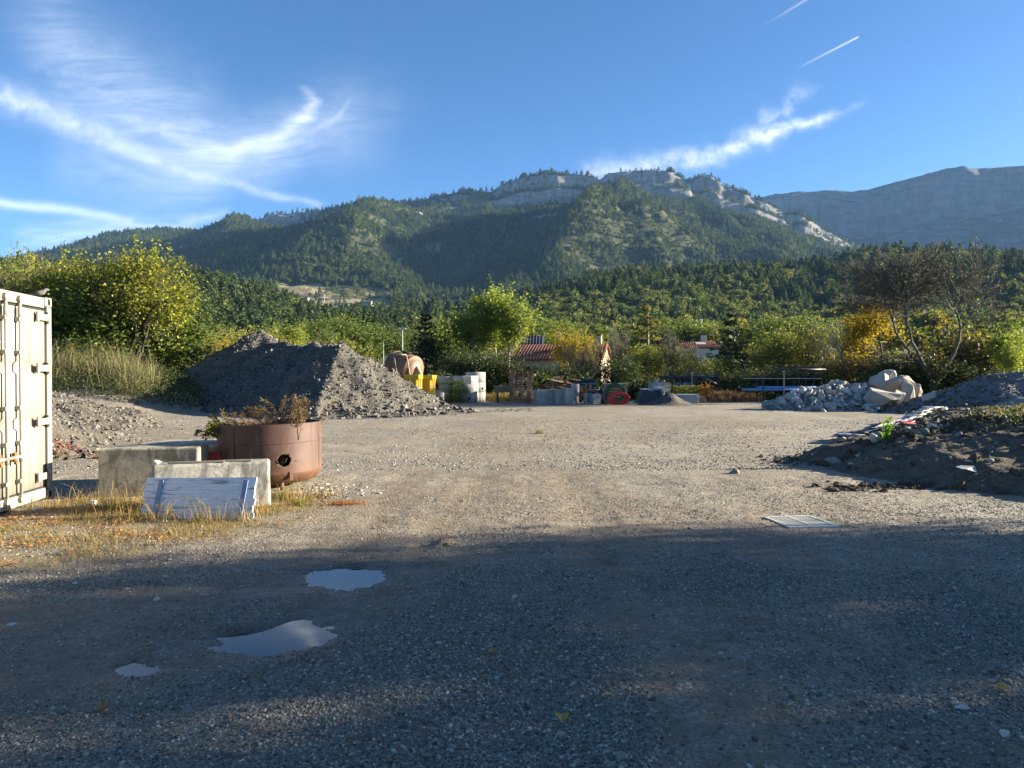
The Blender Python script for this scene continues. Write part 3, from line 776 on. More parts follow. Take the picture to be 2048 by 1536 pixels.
# source trees for the woods on the slopes
def far_conifer(seed, n, lm):
    g = np.random.default_rng(seed); f = g.random(n) ** 0.8; a = g.random(n) * 2 * pi
    r = (1 - f) ** 0.75 * 0.26 * (0.55 + 0.5 * g.random(n)) * (1 + 0.3 * np.sin(3 * a + seed))
    pos = np.stack([r * np.cos(a), r * np.sin(a), 0.10 + 0.9 * f], -1)
    d = np.stack([np.cos(a), np.sin(a), -0.35 + 0.9 * f], -1)
    V, Fq = cards(pos, 0.072 * (1.15 - 0.6 * f), g, 0.6, 0, d)
    tv, tf = tubes_np([(0, 0, -0.15, 0, 0, 0.9, 0.018, 0.006)], 4)
    return mesh_np('forest_conifer', np.concatenate([V, tv]), np.concatenate([Fq, tf + len(V)]), lm, link_it=False)
def far_broad(seed, n, lm, tall=1.0):
    g = np.random.default_rng(seed)
    c = np.array([[g.normal() * 0.16, g.normal() * 0.16, 0.34 + 0.5 * g.random()] for _ in range(7)])
    k = g.integers(0, 7, n); d = g.normal(size=(n, 3)); d /= np.linalg.norm(d, axis=1)[:, None]
    pos = c[k] + d * (0.20 * g.random(n) ** 0.4)[:, None]; pos[:, 2] = np.maximum(0.06, pos[:, 2]); pos[:, :2] /= tall
    V, Fq = cards(pos, 0.046 * g.uniform(0.7, 1.4, n), g, 0.7)
    tv, tf = tubes_np([(0, 0, -0.15, 0, 0, 0.55, 0.025, 0.015)], 4)
    return mesh_np('forest_broadleaf', np.concatenate([V, tv]), np.concatenate([Fq, tf + len(V)]), lm, link_it=False)
SRC = [far_conifer(1, 280, L_pine), far_conifer(2, 280, L_pine), far_conifer(3, 230, L_pine), far_broad(4, 420, L_broad), far_broad(5, 420, L_broad), far_broad(6, 400, L_gold, 1.6)]
def plant(name, label, X, Y, Z, hgt, kind, g, widen=1.0):
    n = len(X)
    rot = np.stack([g.normal(size=n) * 0.05, g.normal(size=n) * 0.05, g.random(n) * 2 * pi], -1)
    s = hgt * (0.55 + 0.85 * g.random(n) ** 1.3)
    wv = s * g.uniform(0.85, 1.2, n) * widen
    o = scatter(name, np.stack([X, Y, Z], -1), rot, np.stack([wv, wv, s], -1), kind, SRC)
    tag(o, label, 'forest'); return o
def near_segments(X, Y, pts, w):
    m = np.zeros(len(X), bool)
    for a, b in zip(pts, pts[1:]):
        m |= seg_dist(X, Y, *a, *b)[0] < w
    return m
g = np.random.default_rng(21)
# mountain
N_ = 120000
X = g.uniform(-1650, 1250, N_); Y = g.uniform(880, 2210, N_)
vis = np.abs(X / Y) < 0.78
X, Y = X[vis], Y[vis]
from_grid = lambda A: A[np.clip(np.searchsorted(my_, Y), 0, len(my_) - 1), np.clip(np.searchsorted(mx_, X), 0, len(mx_) - 1)]
Z = mtn_z(X, Y); rk = from_grid(mrock); sl = from_grid(slope)
dens = sstep(0.65, 0.2, rk) * (0.26 + 0.74 * sstep(0.36, 0.54, vnoise(X / 140, Y / 140, 201) * 0.55 + vnoise(X / 45, Y / 45, 203) * 0.45)) + 0.05
fields = sstep(1120, 900, Y) * sstep(-420, -300, X) * sstep(40, -60, X)
dens *= 1 - np.where(vnoise(X / 25, Y / 25, 215) > 0.72, 0.6, 0.98) * meadow_at(X, Y)
k = g.random(len(X)) < dens
X, Y, Z = X[k], Y[k], Z[k]
kind = np.where(g.random(len(X)) < 0.62 + 0.2 * fbm(X / 150, Y / 150, 2, 207), g.integers(0, 3, len(X)), g.integers(3, 5, len(X)))
plant('mountain_forest', 'dense dark green forest covering the big mountain', X, Y, Z - 0.5, np.where(kind < 3, 13.0, 8.5), kind, g)
# right hill
N_ = 9000
X = g.uniform(-240, 700, N_); Y = g.uniform(335, 800, N_); v_ = np.abs(X / Y) < 0.80; X, Y = X[v_], Y[v_]; Z = hill1(X, Y)
up = sstep(0.35, 0.7, (Y - 330) / 390 + 0.35 * fbm(X / 60, Y / 60, 2, 211))
kind = np.where(g.random(len(X)) < 0.25 + 0.6 * up, g.integers(0, 3, len(X)), g.integers(3, 5, len(X)))
k = g.random(len(X)) < 0.95
plant('hill_forest', 'mixed green woods covering the low hill at the right', X[k], Y[k], Z[k] - 0.4, np.where(kind[k] < 3, 11.5, 9.0), kind[k], g, 1.15)
# left pine hill
N_ = 5200
X = g.uniform(-420, -40, N_); Y = g.uniform(220, 510, N_); v_ = np.abs(X / Y) < 0.82; X, Y = X[v_], Y[v_]; Z = hill2(X, Y)
kind = np.where(g.random(len(X)) < 0.62, g.integers(0, 3, len(X)), g.integers(3, 5, len(X)))
plant('pine_forest', 'green pine woods covering the low hill behind the bushes', X, Y, Z - 0.3, np.where(kind < 3, 11.0, 7.5), kind, g, 1.1)
# valley floor: hedgerows and woods between the fields
N_ = 5200
X = g.uniform(-330, 420, N_); Y = g.uniform(150, 900, N_); v_ = np.abs(X / Y) < 0.8; X, Y = X[v_], Y[v_]
mm = vnoise(X / 60, Y / 90, 221)
fieldm = (mm < 0.46)
px_ = 1024 + F * X / Y
keep = ~fieldm | (near_segments(X, Y, [(-90, 520), (20, 560)], 8))
keep &= ~((px_ > 540) & (px_ < 990) & (Y > 430) & (g.random(len(X)) < 0.93))
keep &= ~((px_ > 700) & (px_ < 860) & (Y < 150))
X, Y = X[keep], Y[keep]
kind = np.where(g.random(len(X)) < 0.2, g.integers(0, 3, len(X)), np.where(g.random(len(X)) < 0.10, 5, g.integers(3, 5, len(X))))
plant('valley_woods', 'green and golden woods on the valley floor below the mountain', X, Y, big_z(X, Y) - 0.3, 9.0, kind, g, 1.2)
# a golden and orange belt at the foot of the pine hill
N_ = 420
X = g.uniform(-75, -22, N_); Y = g.uniform(92, 170, N_)
pxx = 1024 + F * X / Y; k = (pxx > 330) & (pxx < 720)
X, Y = X[k], Y[k]
kind = np.where(g.random(len(X)) < 0.45, 5, g.integers(3, 5, len(X)))
plant('autumn_thicket', 'thicket of golden and green autumn bushes behind the gravel heap', X, Y, big_z(X, Y) - 0.3, 4.6, kind, g, 1.5)
# golden poplars standing out of the valley woods
for i, (px, top, bot, d) in enumerate([(672, 628, 668, 330), (690, 622, 668, 335), (708, 622, 668, 332), (722, 628, 668, 340), (600, 618, 650, 360)]):
    b0 = P(px, bot, d); hh = (bot - top) * d / F
    o = put('golden_poplar', SRC[5].data, None, (b0.x, d, float(big_z(np.array(b0.x), np.array(d)))), (0, 0, i * 1.3), (hh * 0.75, hh * 0.75, hh * 1.3))
    lab = ['golden poplar at the left end of a row of four on the valley floor', 'second golden poplar from the left in the valley row', 'third golden poplar from the left in the valley row', 'golden poplar at the right end of the valley row', 'lone orange tree at the edge of the pine hill'][i]
    tag(o, lab, 'tree', 'golden trees on the valley floor')

# haze: even pale air round the whole scene
def build_haze():
    mb = MB(); lo, hi = Vector((-3300, -430, -79)), Vector((4400, 4300, 975))
    mb.box((lo + hi) / 2, hi - lo)
    m = bpy.data.materials.new('haze_air'); m.use_nodes = True; m.node_tree.nodes.clear(); N = NT(m.node_tree)
    out = N.node('ShaderNodeOutputMaterial'); v = N.node('ShaderNodeVolumePrincipled')
    v.inputs['Color'].default_value = HAZE_COL; v.inputs['Density'].default_value = HAZE; v.inputs['Anisotropy'].default_value = 0.0
    N.link(v.outputs[0], out.inputs['Volume'])
    o = mb.build('haze', m); tag(o, 'pale blue air over the whole valley', 'haze', kind='stuff')
HAZE = 4.5e-5
HAZE_COL = (0.30, 0.56, 1.0, 1)
build_haze()
# ------------------------------------------------------------------ stones
def rock_mesh(seed, mat=None, npts=16, sub=1, noise=0.10, flat=(1, 1, 1), name='stone', smooth=False, bev=0.06):
    r = random.Random(seed); bm = bmesh.new()
    for i in range(npts):
        v = Vector((r.gauss(0, 1), r.gauss(0, 1), r.gauss(0, 1))).normalized() * r.uniform(0.82, 1.0)
        bm.verts.new((v.x * flat[0], v.y * flat[1], v.z * flat[2]))
    res = bmesh.ops.convex_hull(bm, input=bm.verts)
    junk = [e for e in res['geom_interior'] if isinstance(e, bmesh.types.BMVert)]
    if junk: bmesh.ops.delete(bm, geom=junk, context='VERTS')
    if bev: bmesh.ops.bevel(bm, geom=bm.edges[:], offset=bev, segments=1, affect='EDGES', clamp_overlap=True); bmesh.ops.remove_doubles(bm, verts=bm.verts[:], dist=0.01)
    if sub:
        bmesh.ops.triangulate(bm, faces=bm.faces[:])
        bmesh.ops.subdivide_edges(bm, edges=bm.edges[:], cuts=sub, use_grid_fill=True)
        from mathutils import noise as mn
        for v in bm.verts:
            p = v.co * 2.0 + Vector((seed * 3.1, 0, 0))
            v.co += v.co.normalized() * noise * (mn.noise(p) + 0.5 * mn.noise(p * 2.7))
    if smooth:
        for f in bm.faces: f.smooth = True
    bmesh.ops.recalc_face_normals(bm, faces=bm.faces[:])
    me = bpy.data.meshes.new(name); bm.to_mesh(me); bm.free()
    if mat: me.materials.append(mat)
    return me
def stone_mat(name, cols, rough=0.85, bump=0.4, bscale=14, obj_rand=True, dirt=None, dscale=2.5):
    m, N, b, out = new_mat(name)
    oi = N.node('ShaderNodeObjectInfo'); tc = N.node('ShaderNodeTexCoord')
    n = len(cols)
    col = N.ramp(oi.outputs['Random'], [((i + 0.5) / n, c) for i, c in enumerate(cols)])
    nz = N.noise(tc.outputs['Object'], dscale, 6, 0.65)
    col = N.mix(1.0, col, N.ramp(nz.outputs[0], [(0.3, 0.62), (0.7, 1.12)]), 'MULTIPLY')
    if dirt: col = N.mix(N.ramp(N.noise(tc.outputs['Object'], dscale * 0.6, 6, 0.7).outputs[0], [(0.46, 0.0), (0.62, 0.8)]), col, dirt)
    N.link(col, b.inputs['Base Color']); b.inputs['Roughness'].default_value = rough; b.inputs['Specular IOR Level'].default_value = 0.3
    if bump:
        nb = N.noise(tc.outputs['Object'], bscale, 6, 0.65)
        bp = N.node('ShaderNodeBump'); bp.inputs['Strength'].default_value = bump; bp.inputs['Distance'].default_value = 0.05
        N.link(nb.outputs[0], bp.inputs['Height']); N.link(bp.outputs[0], b.inputs['Normal'])
    return m
M_pebble = stone_mat('pebble', [(0.085, 0.076, 0.061), (0.14, 0.126, 0.102), (0.20, 0.18, 0.143), (0.27, 0.243, 0.194), (0.17, 0.15, 0.113), (0.38, 0.345, 0.28), (0.11, 0.097, 0.076), (0.52, 0.475, 0.39)], bump=0.0)
M_heapstone = stone_mat('heap_stone', [(0.075, 0.070, 0.063), (0.105, 0.098, 0.086), (0.14, 0.13, 0.112), (0.18, 0.165, 0.14), (0.24, 0.22, 0.185), (0.12, 0.11, 0.095)], bump=0.0)
M_rubble = stone_mat('rubble_stone', [(0.34, 0.33, 0.305), (0.42, 0.405, 0.375), (0.50, 0.485, 0.445), (0.26, 0.25, 0.235), (0.55, 0.53, 0.485)], bump=0.4)
M_boulder = stone_mat('limestone_boulder', [(0.36, 0.345, 0.31), (0.44, 0.42, 0.375), (0.40, 0.385, 0.35)], bump=0.9, bscale=7, dirt=(0.36, 0.28, 0.19), dscale=1.1)
M_soil = pm('dark_soil', (0.075, 0.055, 0.037), (0.15, 0.115, 0.08), 5, 0.95, 0.8, 26, c3=(0.19, 0.155, 0.11), bdist=0.03)
M_brick = stone_mat('brick_bits', [(0.30, 0.085, 0.05), (0.36, 0.12, 0.07), (0.22, 0.08, 0.055)], bump=0.3)
def src(me): return bpy.data.objects.new(me.name, me)
def pebble_mesh(seed, flat):
    from mathutils import noise as mn
    bm = bmesh.new(); bmesh.ops.create_icosphere(bm, subdivisions=2, radius=1.0)
    for v in bm.verts:
        k = 1 + 0.28 * mn.noise(v.co * 1.1 + Vector((seed * 5.3, 0, 0))) + 0.10 * mn.noise(v.co * 2.6 + Vector((0, seed * 3.1, 0)))
        v.co = Vector((v.co.x * flat[0], v.co.y * flat[1], v.co.z * flat[2])) * k
    for f in bm.faces: f.smooth = True
    me = bpy.data.meshes.new('pebble'); bm.to_mesh(me); bm.free(); me.materials.append(M_pebble); return me
PEB = [src(pebble_mesh(i, (1, r_, f_))) for i, (r_, f_) in enumerate([(0.8, 0.5), (0.7, 0.55), (0.9, 0.45), (0.62, 0.6)])]
CHIP = [src(rock_mesh(20 + i, M_heapstone, 9, 0, 0, (1, r_, f_), 'chipping', False, 0)) for i, (r_, f_) in enumerate([(0.75, 0.45), (0.6, 0.4), (0.9, 0.6), (0.7, 0.35)])]
RUB = [rock_mesh(40 + i, M_rubble, 11, 0, 0, (1, r_, f_), 'stone', False, 0.08) for i, (r_, f_) in enumerate([(0.7, 0.4), (0.6, 0.5), (0.85, 0.35), (0.5, 0.4), (0.8, 0.6), (0.65, 0.3)])]
BRK = [src(rock_mesh(60 + i, M_brick, 9, 0, 0, (1, .6, .4), 'brick_bit', False, 0)) for i in range(2)]
CLOD = [src(rock_mesh(70 + i, M_soil, 14, 1, 0.25, (1, .8, .6), 'clod', False, 0.1)) for i in range(3)]

def yard_surface(x, y):
    inn = (np.abs(x) < 7) & (y > 2.0) & (y < 12)
    return np.where(inn, near_z(x, y), ground_z(x, y))
def strew(name, X, Y, size, srcs, g, zf=yard_surface, sink=0.25, parent=None, off=(0, 0, 0), flatr=0.35, label=None, cat=None):
    n = len(X); Z = zf(X, Y) + size * (0.28 - sink)
    rot = np.stack([g.normal(size=n) * flatr, g.normal(size=n) * flatr, g.random(n) * 2 * pi], -1)
    s = np.repeat(size[:, None], 3, 1) * g.uniform(0.8, 1.2, (n, 3))
    o = scatter(name, np.stack([X - off[0], Y - off[1], Z - off[2]], -1), rot, s, g.integers(0, len(srcs), n), srcs, parent)
    if label: tag(o, label, cat)
    return o
g = np.random.default_rng(5)
# loose gravel: denser and coarser close to the camera and where wheels do not run
def gravel(n, y0, y1, smin, smax, halfang=0.80):
    u = g.random(n); Y = y0 + (y1 - y0) * u ** 1.25; X = (g.random(n) * 2 - 1) * Y * halfang
    s = smin + (smax - smin) * g.random(n) ** 3.2
    d = rut_d(X, Y)
    patch = 0.25 + 0.9 * sstep(0.35, 0.62, vnoise(X * 0.7, Y * 0.7, 301) * 0.6 + vnoise(X * 2.1, Y * 2.1, 303) * 0.4)
    right = 0.35 + 0.65 * sstep(-1.2, 0.6, X + 0.15 * Y)
    keep = g.random(n) < patch * right * (0.25 + 0.75 * sstep(0.15, 0.6, d)) 
    dm = pud_depth(X, Y)
    keep &= g.random(n) > np.clip((dm - 0.018) / 0.02, 0, 0.95)
    keep &= ~((np.abs(X - 3.14) < 0.34) & (np.abs(Y - 7.77) < 0.36))
    return X[keep], Y[keep], s[keep]
A = [gravel(300000, 2.35, 5.8, 0.0032, 0.0105), gravel(110000, 5.3, 12.0, 0.0045, 0.013), gravel(1300, 2.4, 9, 0.010, 0.026), gravel(46000, 12, 26, 0.010, 0.028)]
X, Y, S = (np.concatenate([a[i] for a in A]) for i in range(3))
_k = (g.random(len(X)) < 0.10) & (X > -0.6) & (Y < 5.0); S = np.where(_k, S * 1.6, S)
strew('loose_gravel', X, Y, S, PEB, g, label='loose grey gravel over the yard', cat='gravel')

# ------------------------------------------------------------------ heaps
M_heap = pm('crushed_gravel', (0.080, 0.073, 0.060), (0.165, 0.149, 0.120), 1.2, 0.95, 1.0, 11, bdist=0.08, lo=0.3, hi=0.7)
M_heap_dark = pm('dark_earth_gravel', (0.060, 0.052, 0.044), (0.135, 0.115, 0.09), 0.9, 0.95, 1.0, 9, bdist=0.08, c3=(0.17, 0.145, 0.11))
M_heap_blue = pm('grey_gravel', (0.13, 0.13, 0.128), (0.22, 0.215, 0.205), 1.2, 0.95, 0.9, 11, bdist=0.06)
M_sand = pm('grey_sand', (0.20, 0.19, 0.175), (0.27, 0.255, 0.23), 0.8, 0.95, 0.3, 26, bdist=0.02)
def cone_z(x, y, peaks, k, l1s=0.0):
    z = np.full(np.shape(x), -9.0)
    for (a, b) in zip(peaks, peaks[1:] or peaks):
        d, t = seg_dist(x, y, a[0], a[1], b[0], b[1])
        l1 = l1s if a[0] > -9 else 0.0
        if l1: d = (1 - l1) * d + l1 * 0.85 * (np.abs(x - a[0] - t * (b[0] - a[0])) + np.abs(y - a[1] - t * (b[1] - a[1])))
        z = np.maximum(z, a[2] + (b[2] - a[2]) * t - (k if (not l1s or l1) else (0.70 if a[0] < -13.5 else 0.61)) * d)
    return z
def pile(name, label, cat, peaks, k, xr, yr, step, mat, seed, rough=0.12, dome=0.0, n_st=0, s_rng=(0.03, 0.12), stones=None, l1=0.0, st_pow=2.5, flat_base=False):
    cx, cy = (xr[0] + xr[1]) / 2, (yr[0] + yr[1]) / 2
    gz = float(yard_surface(np.array(cx), np.array(cy)))
    def zf(X, Y):
        w = 0.45 * fbm(X * 0.55, Y * 0.55, 3, seed); w2 = 0.45 * fbm(X * 0.55 + 40, Y * 0.55, 3, seed)
        h = cone_z(X + w, Y + w2, peaks, k, l1)
        tp = max(p[2] for p in peaks)
        if dome: h = h - dome * sstep(tp - 2.0 * dome, tp, h)
        h = h + rough * fbm(X * 1.3, Y * 1.3, 4, seed + 2) + rough * 0.5 * (ridged(X * 4, Y * 4, 3, seed + 5) - 0.5)
        # talus runs out flat at the foot
        h = np.where(h < 0.35, 0.35 * np.exp((np.clip(h, -3, 0.35) - 0.35) / 0.35), h)
        if flat_base: return np.maximum(yard_surface(X, Y) - 0.05, h - 0.035)
        return yard_surface(X, Y) + h - 0.035
    t = thing(name, label, cat, (cx, cy, gz))
    heightfield('heap', np.arange(xr[0], xr[1], step), np.arange(yr[0], yr[1], step), zf, mat, None, t, (cx, cy, gz))
    if n_st:
        g = np.random.default_rng(seed); X = g.uniform(xr[0], xr[1], n_st); Y = g.uniform(yr[0], yr[1], n_st)
        h = zf(X, Y) - yard_surface(X, Y); k_ = h > 0.0; X, Y, h = X[k_], Y[k_], h[k_]
        s = s_rng[0] + (s_rng[1] - s_rng[0]) * g.random(len(X)) ** st_pow * (1.0 + 0.7 * sstep(0.8, 0.1, h)) 
        kp = (h > 0.12) | (g.random(len(X)) < 0.45); X, Y, s = X[kp], Y[kp], s[kp]
        strew('surface_stones', X, Y, s, stones or CHIP, g, zf, 0.15, t, (cx, cy, gz), 0.6)
    return t, zf
big = [(-7.4, 31.4, 3.05), (-8.8, 33.0, 2.98), (-9.5, 34.0, 3.2), (-10.8, 35.6, 3.15), (-11.9, 37.0, 3.45), (-13.0, 38.2, 3.4), (-14.0, 39.2, 4.1), (-14.25, 39.6, 4.25), (-14.3, 39.7, 4.2)]
pile('gravel_heap', 'long ridge of crushed gravel, dark in front and sunlit at its right end', 'gravel heap', big, 0.64, (-22, -1.5), (25.5, 47), 0.09, M_heap, 401, 0.15, 0.0, 42000, (0.025, 0.135), l1=0.75, flat_base=True, st_pow=3.0)
def left_heap():
    poly = [(-8.2, 12.9), (-8.9, 15.3), (-10.3, 19), (-11.6, 23.4), (-13.5, 27), (-20, 28.5), (-24, 22), (-20, 13), (-13, 11.0)]
    cx, cy = -13.0, 19.0
    def zf(X, Y):
        d = poly_sd(X, Y, poly) + 0.7 * fbm(X * 0.45, Y * 0.45, 3, 411)
        h = np.where(d > 0, 0.46 * d, 0.0); h = 2.3 * (1 - np.exp(-h / 2.3))
        h = h + np.clip(d * 3, 0, 1) * (0.20 * fbm(X * 0.9, Y * 0.9, 4, 413) + 0.10 * (ridged(X * 3, Y * 3, 3, 415) - 0.4))
        return yard_surface(X, Y) + np.maximum(h, -0.05) - 0.03
    t = thing('earth_heap', 'low heap of dark earth and broken stone behind the cream container', 'earth heap', (cx, cy, 0))
    heightfield('heap', np.arange(-22, -7.2, 0.075), np.arange(11.5, 28.5, 0.075), zf, M_heap_dark, None, t, (cx, cy, 0))
    g = np.random.default_rng(417); n = 20000; X = g.uniform(-18, -7.0, n); Y = g.uniform(11.5, 28, n)
    d = poly_sd(X, Y, poly); k_ = (d > -0.1) | ((d > -2.2) & (g.random(n) < 0.3 * np.exp(d / 1.0))); X, Y = X[k_], Y[k_]
    s = 0.018 + 0.10 * g.random(len(X)) ** 3.5
    strew('surface_stones', X, Y, s, CHIP, g, zf, 0.2, t, (cx, cy, 0), 0.6)
    n = 330; X = g.normal(-9.0, 0.7, n); Y = g.normal(14.5, 0.35, n)
    s = 0.025 + 0.05 * g.random(n) ** 2
    strew('brick_rubble', X, Y, s, BRK, g, zf, 0.1, t, (cx, cy, 0), 0.6)
    # dark clumps of earth near the foot
    n = 60; X = g.normal(-8.4, 0.7, n); Y = g.normal(13.6, 0.6, n)
    strew('clods', X, Y, 0.04 + 0.10 * g.random(n) ** 2, CLOD, g, zf, 0.1, t, (cx, cy, 0), 0.6)
left_heap()
pile('gravel_heap', 'large grey gravel heap at the right edge of the yard', 'gravel heap', [(21.5, 31.5, 1.75), (24.5, 31.0, 2.15), (29, 30, 2.5)], 0.40, (14.8, 34), (25.8, 38), 0.10, M_heap_blue, 431, 0.14, 0, 15000, (0.03, 0.15))
pile('sand_heap', 'smooth pale heap of fine grit in front of the right gravel heap', 'sand heap', [(20.2, 27.2, 1.05), (22.5, 27.0, 1.15), (26, 26.5, 1.2)], 0.42, (16.6, 30), (23.2, 31), 0.09, M_sand, 441, 0.03, 0.25, 500, (0.01, 0.03))
pile('gravel_heap', 'small cone of dark gravel in front of the white tarpaulin', 'gravel heap', [(8.6, 39.4, 0.74), (8.75, 39.4, 0.72)], 0.68, (7.0, 10.6), (37.6, 41.2), 0.05, M_heap, 451, 0.03, 0.05, 900, (0.012, 0.04))

# the soil bank at the right
BANK = [(5.45, 13.2), (5.6, 11.6), (6.1, 10.2), (7.0, 9.2), (8.6, 6.3), (13, 4), (19, 8), (20, 24), (13.8, 24.8), (10.9, 20.6), (8.3, 17.0), (6.3, 14.7)]
def bank_z(X, Y):
    wx = X + 0.35 * fbm(X * 0.7, Y * 0.7, 3, 461); wy = Y + 0.35 * fbm(X * 0.7 + 9, Y * 0.7, 3, 461)
    d = poly_sd(wx, wy, BANK)
    h = np.where(d > 0, 0.48 * d, 0.0); cap = 0.88 + 0.05 * np.clip(X - 8, 0, 6) - 0.05 * np.clip(Y - 13, 0, 8)
    h = cap * (1 - np.exp(-h / cap))
    h = h + np.clip(d * 2.5, 0, 1) * (0.10 * fbm(X * 1.4, Y * 1.4, 4, 463) + 0.07 * (ridged(X * 4, Y * 4, 3, 465) - 0.45) + 0.03 * (ridged(X * 11, Y * 11, 2, 467) - 0.45))
    return yard_surface(X, Y) + np.where(d > -0.3, h + 0.02 * np.clip(d / 0.3 + 1, 0, 1) , -0.08) - 0.012
bk = thing('soil_bank', 'bank of dark soil and stones at the right edge of the yard', 'soil bank', (9.5, 12, 0))
heightfield('heap', np.arange(4.2, 20, 0.06), np.arange(4.0, 25.2, 0.06), bank_z, M_soil, None, bk, (9.5, 12, 0))
g = np.random.default_rng(469)
n = 3600; X = g.uniform(4.6, 17, n); Y = g.uniform(6, 25, n); d = poly_sd(X, Y, BANK); k_ = d > 0.0; X, Y, d = X[k_], Y[k_], d[k_]
s = 0.012 + 0.055 * g.random(len(X)) ** 5
strew('surface_stones', X, Y, s, PEB, g, bank_z, 0.2, bk, (9.5, 12, 0), 0.5)
n = 2600; X = g.uniform(4.6, 17, n); Y = g.uniform(6, 25, n); d = poly_sd(X, Y, BANK); k_ = (d > -0.15); X, Y = X[k_], Y[k_]
strew('clods', X, Y, 0.02 + 0.10 * g.random(len(X)) ** 3, CLOD, g, bank_z, 0.25, bk, (9.5, 12, 0), 0.6)
# the crest behind, rough with bigger stones
n = 500; X = g.normal(9.2, 1.6, n); Y = 13.2 + 0.25 * (X - 8) + g.normal(0, 0.35, n)
strew('clods', X, Y, 0.05 + 0.11 * g.random(n) ** 2, CLOD + PEB[:2], g, bank_z, 0.1, bk, (9.5, 12, 0), 0.6)
# row of dark clods pushed up by a wheel, and the scatter at the tip of the bank
p0, p1 = G(1640, 978), G(1905, 972)
n = 330; t = g.random(n); X = p0.x + (p1.x - p0.x) * t + g.normal(0, 0.05, n); Y = p0.y + (p1.y - p0.y) * t + g.normal(0, 0.16, n)
s = 0.016 + 0.065 * g.random(n) ** 2.2
strew('soil_clods', X, Y, s, CLOD, g, label='row of dark soil clods on the gravel in front of the bank', cat='soil')
p0, p1 = G(1545, 925), G(1660, 912)
n = 200; t = g.random(n); X = p0.x + (p1.x - p0.x) * t + g.normal(0, 0.15, n); Y = p0.y + (p1.y - p0.y) * t + g.normal(0, 0.35, n)
strew('soil_clods', X, Y, 0.015 + 0.07 * g.random(n) ** 2.5, CLOD, g, label='scattered clods at the left tip of the soil bank', cat='soil')
# crumbs along the foot of the big heap and over the yard
n = 1500; X = g.uniform(-6.5, 1.0, n); Y = 27.6 + g.normal(0, 0.8, n) + np.maximum(0, X + 5) * 1.1
strew('strewn_chippings', X, Y, 0.015 + 0.055 * g.random(n) ** 3, CHIP, g, label='chippings strewn at the foot of the long gravel heap', cat='gravel')

# ------------------------------------------------------------------ rubble with boulders
rub = thing('rubble_heap', 'heap of broken blue grey stone left of the big boulders', 'rubble heap', (14.6, 33.8, 0))
rpk = [(13.6, 34.0, 0.85), (15.0, 34.2, 1.22), (16.2, 34.4, 1.3), (18.0, 34.6, 0.9)]
def rub_z(X, Y):
    h = cone_z(X, Y, rpk, 0.55) + 0.1 * fbm(X * 1.5, Y * 1.5, 3, 481)
    return yard_surface(X, Y) + np.maximum(h, -0.1) - 0.02
heightfield('heap', np.arange(11.4, 21, 0.12), np.arange(30.6, 37, 0.12), rub_z, M_heap_blue, None, rub, (14.6, 33.8, 0))
g = np.random.default_rng(483); cnt = 0
for i in range(1500):
    x, y = g.uniform(11.6, 17.6), g.uniform(31.2, 35.2)
    z = float(rub_z(np.array(x), np.array(y)))
    if z < 0.02 and g.random() > 0.12: continue
    s = 0.13 + 0.34 * g.random() ** 1.6
    if y > 34.6 and g.random() > 0.3: continue
    put('stone', RUB[i % 6], rub, (x - 14.6, y - 33.8, z + 0.04), (g.normal() * 0.7, g.normal() * 0.7, g.random() * 6.28), (s, s, s * g.uniform(0.8, 1.2)))
    cnt += 1
    if cnt >= 250: break
n = 2500; X = g.uniform(11.5, 18.8, n); Y = g.uniform(31.0, 35.2, n); k_ = rub_z(X, Y) > -0.01; X, Y = X[k_], Y[k_]
CHR = [src(RUB[i]) for i in (0, 2, 3, 5)]
strew('stone_chips', X, Y, 0.035 + 0.08 * g.random(len(X)) ** 2, CHR, g, rub_z, 0.1, rub, (14.6, 33.8, 0), 0.7)
BOUL = [  # pixel centre, pixel half-width, pixel half-height, distance, yaw, label
    (1762, 797, 40, 22, 32.6, 0.2, 'tan boulder lying lowest at the front of the rock pile'),
    (1794, 770, 31, 20, 33.6, 1.1, 'pale boulder with a sunlit flank near the top of the pile'),
    (1757, 764, 21, 18, 34.4, 2.0, 'rounded grey boulder at the left of the upper pile'),
    (1773, 752, 17, 13, 35.0, 0.6, 'grey boulder topmost on the rock pile'),
    (1815, 785, 14, 24, 33.2, 2.6, 'upright narrow boulder at the right of the pile'),
    (1793, 796, 19, 17, 32.4, 3.7, 'small white grey boulder wedged between the tan one and the upright one'),
    (1828, 785, 13, 19, 34.2, 4.4, 'weathered boulder half hidden at the right end of the pile'),
    (1861, 797, 15, 13, 31.5, 5.2, 'lone white boulder between the rock pile and the right gravel heap')]
for i, (px, py, hw, hh, d, yaw, lab) in enumerate(BOUL):
    c = P(px, py, d); w = hw * d / F; h = hh * d / F
    me = rock_mesh(90 + i * 3, M_boulder, 12, 1, 0.07, (1, 1, 1), 'boulder', False, 0.05)
    xs = [v.co.x * cos(yaw) - v.co.y * sin(yaw) for v in me.vertices]; zs = [v.co.z for v in me.vertices]
    sx = 2 * w / (max(xs) - min(xs)); sz = 2 * h / (max(zs) - min(zs))
    cx_ = (max(xs) + min(xs)) / 2; cz_ = (max(zs) + min(zs)) / 2
    for v in me.vertices:
        x_ = v.co.x * cos(yaw) - v.co.y * sin(yaw); y_ = v.co.x * sin(yaw) + v.co.y * cos(yaw)
        v.co = ((x_ - cx_) * sx, y_ * sx * 0.9, (v.co.z - cz_) * sz)
    o = put('boulder', me, None, c); tag(o, lab, 'boulder', 'boulders on the rock pile')
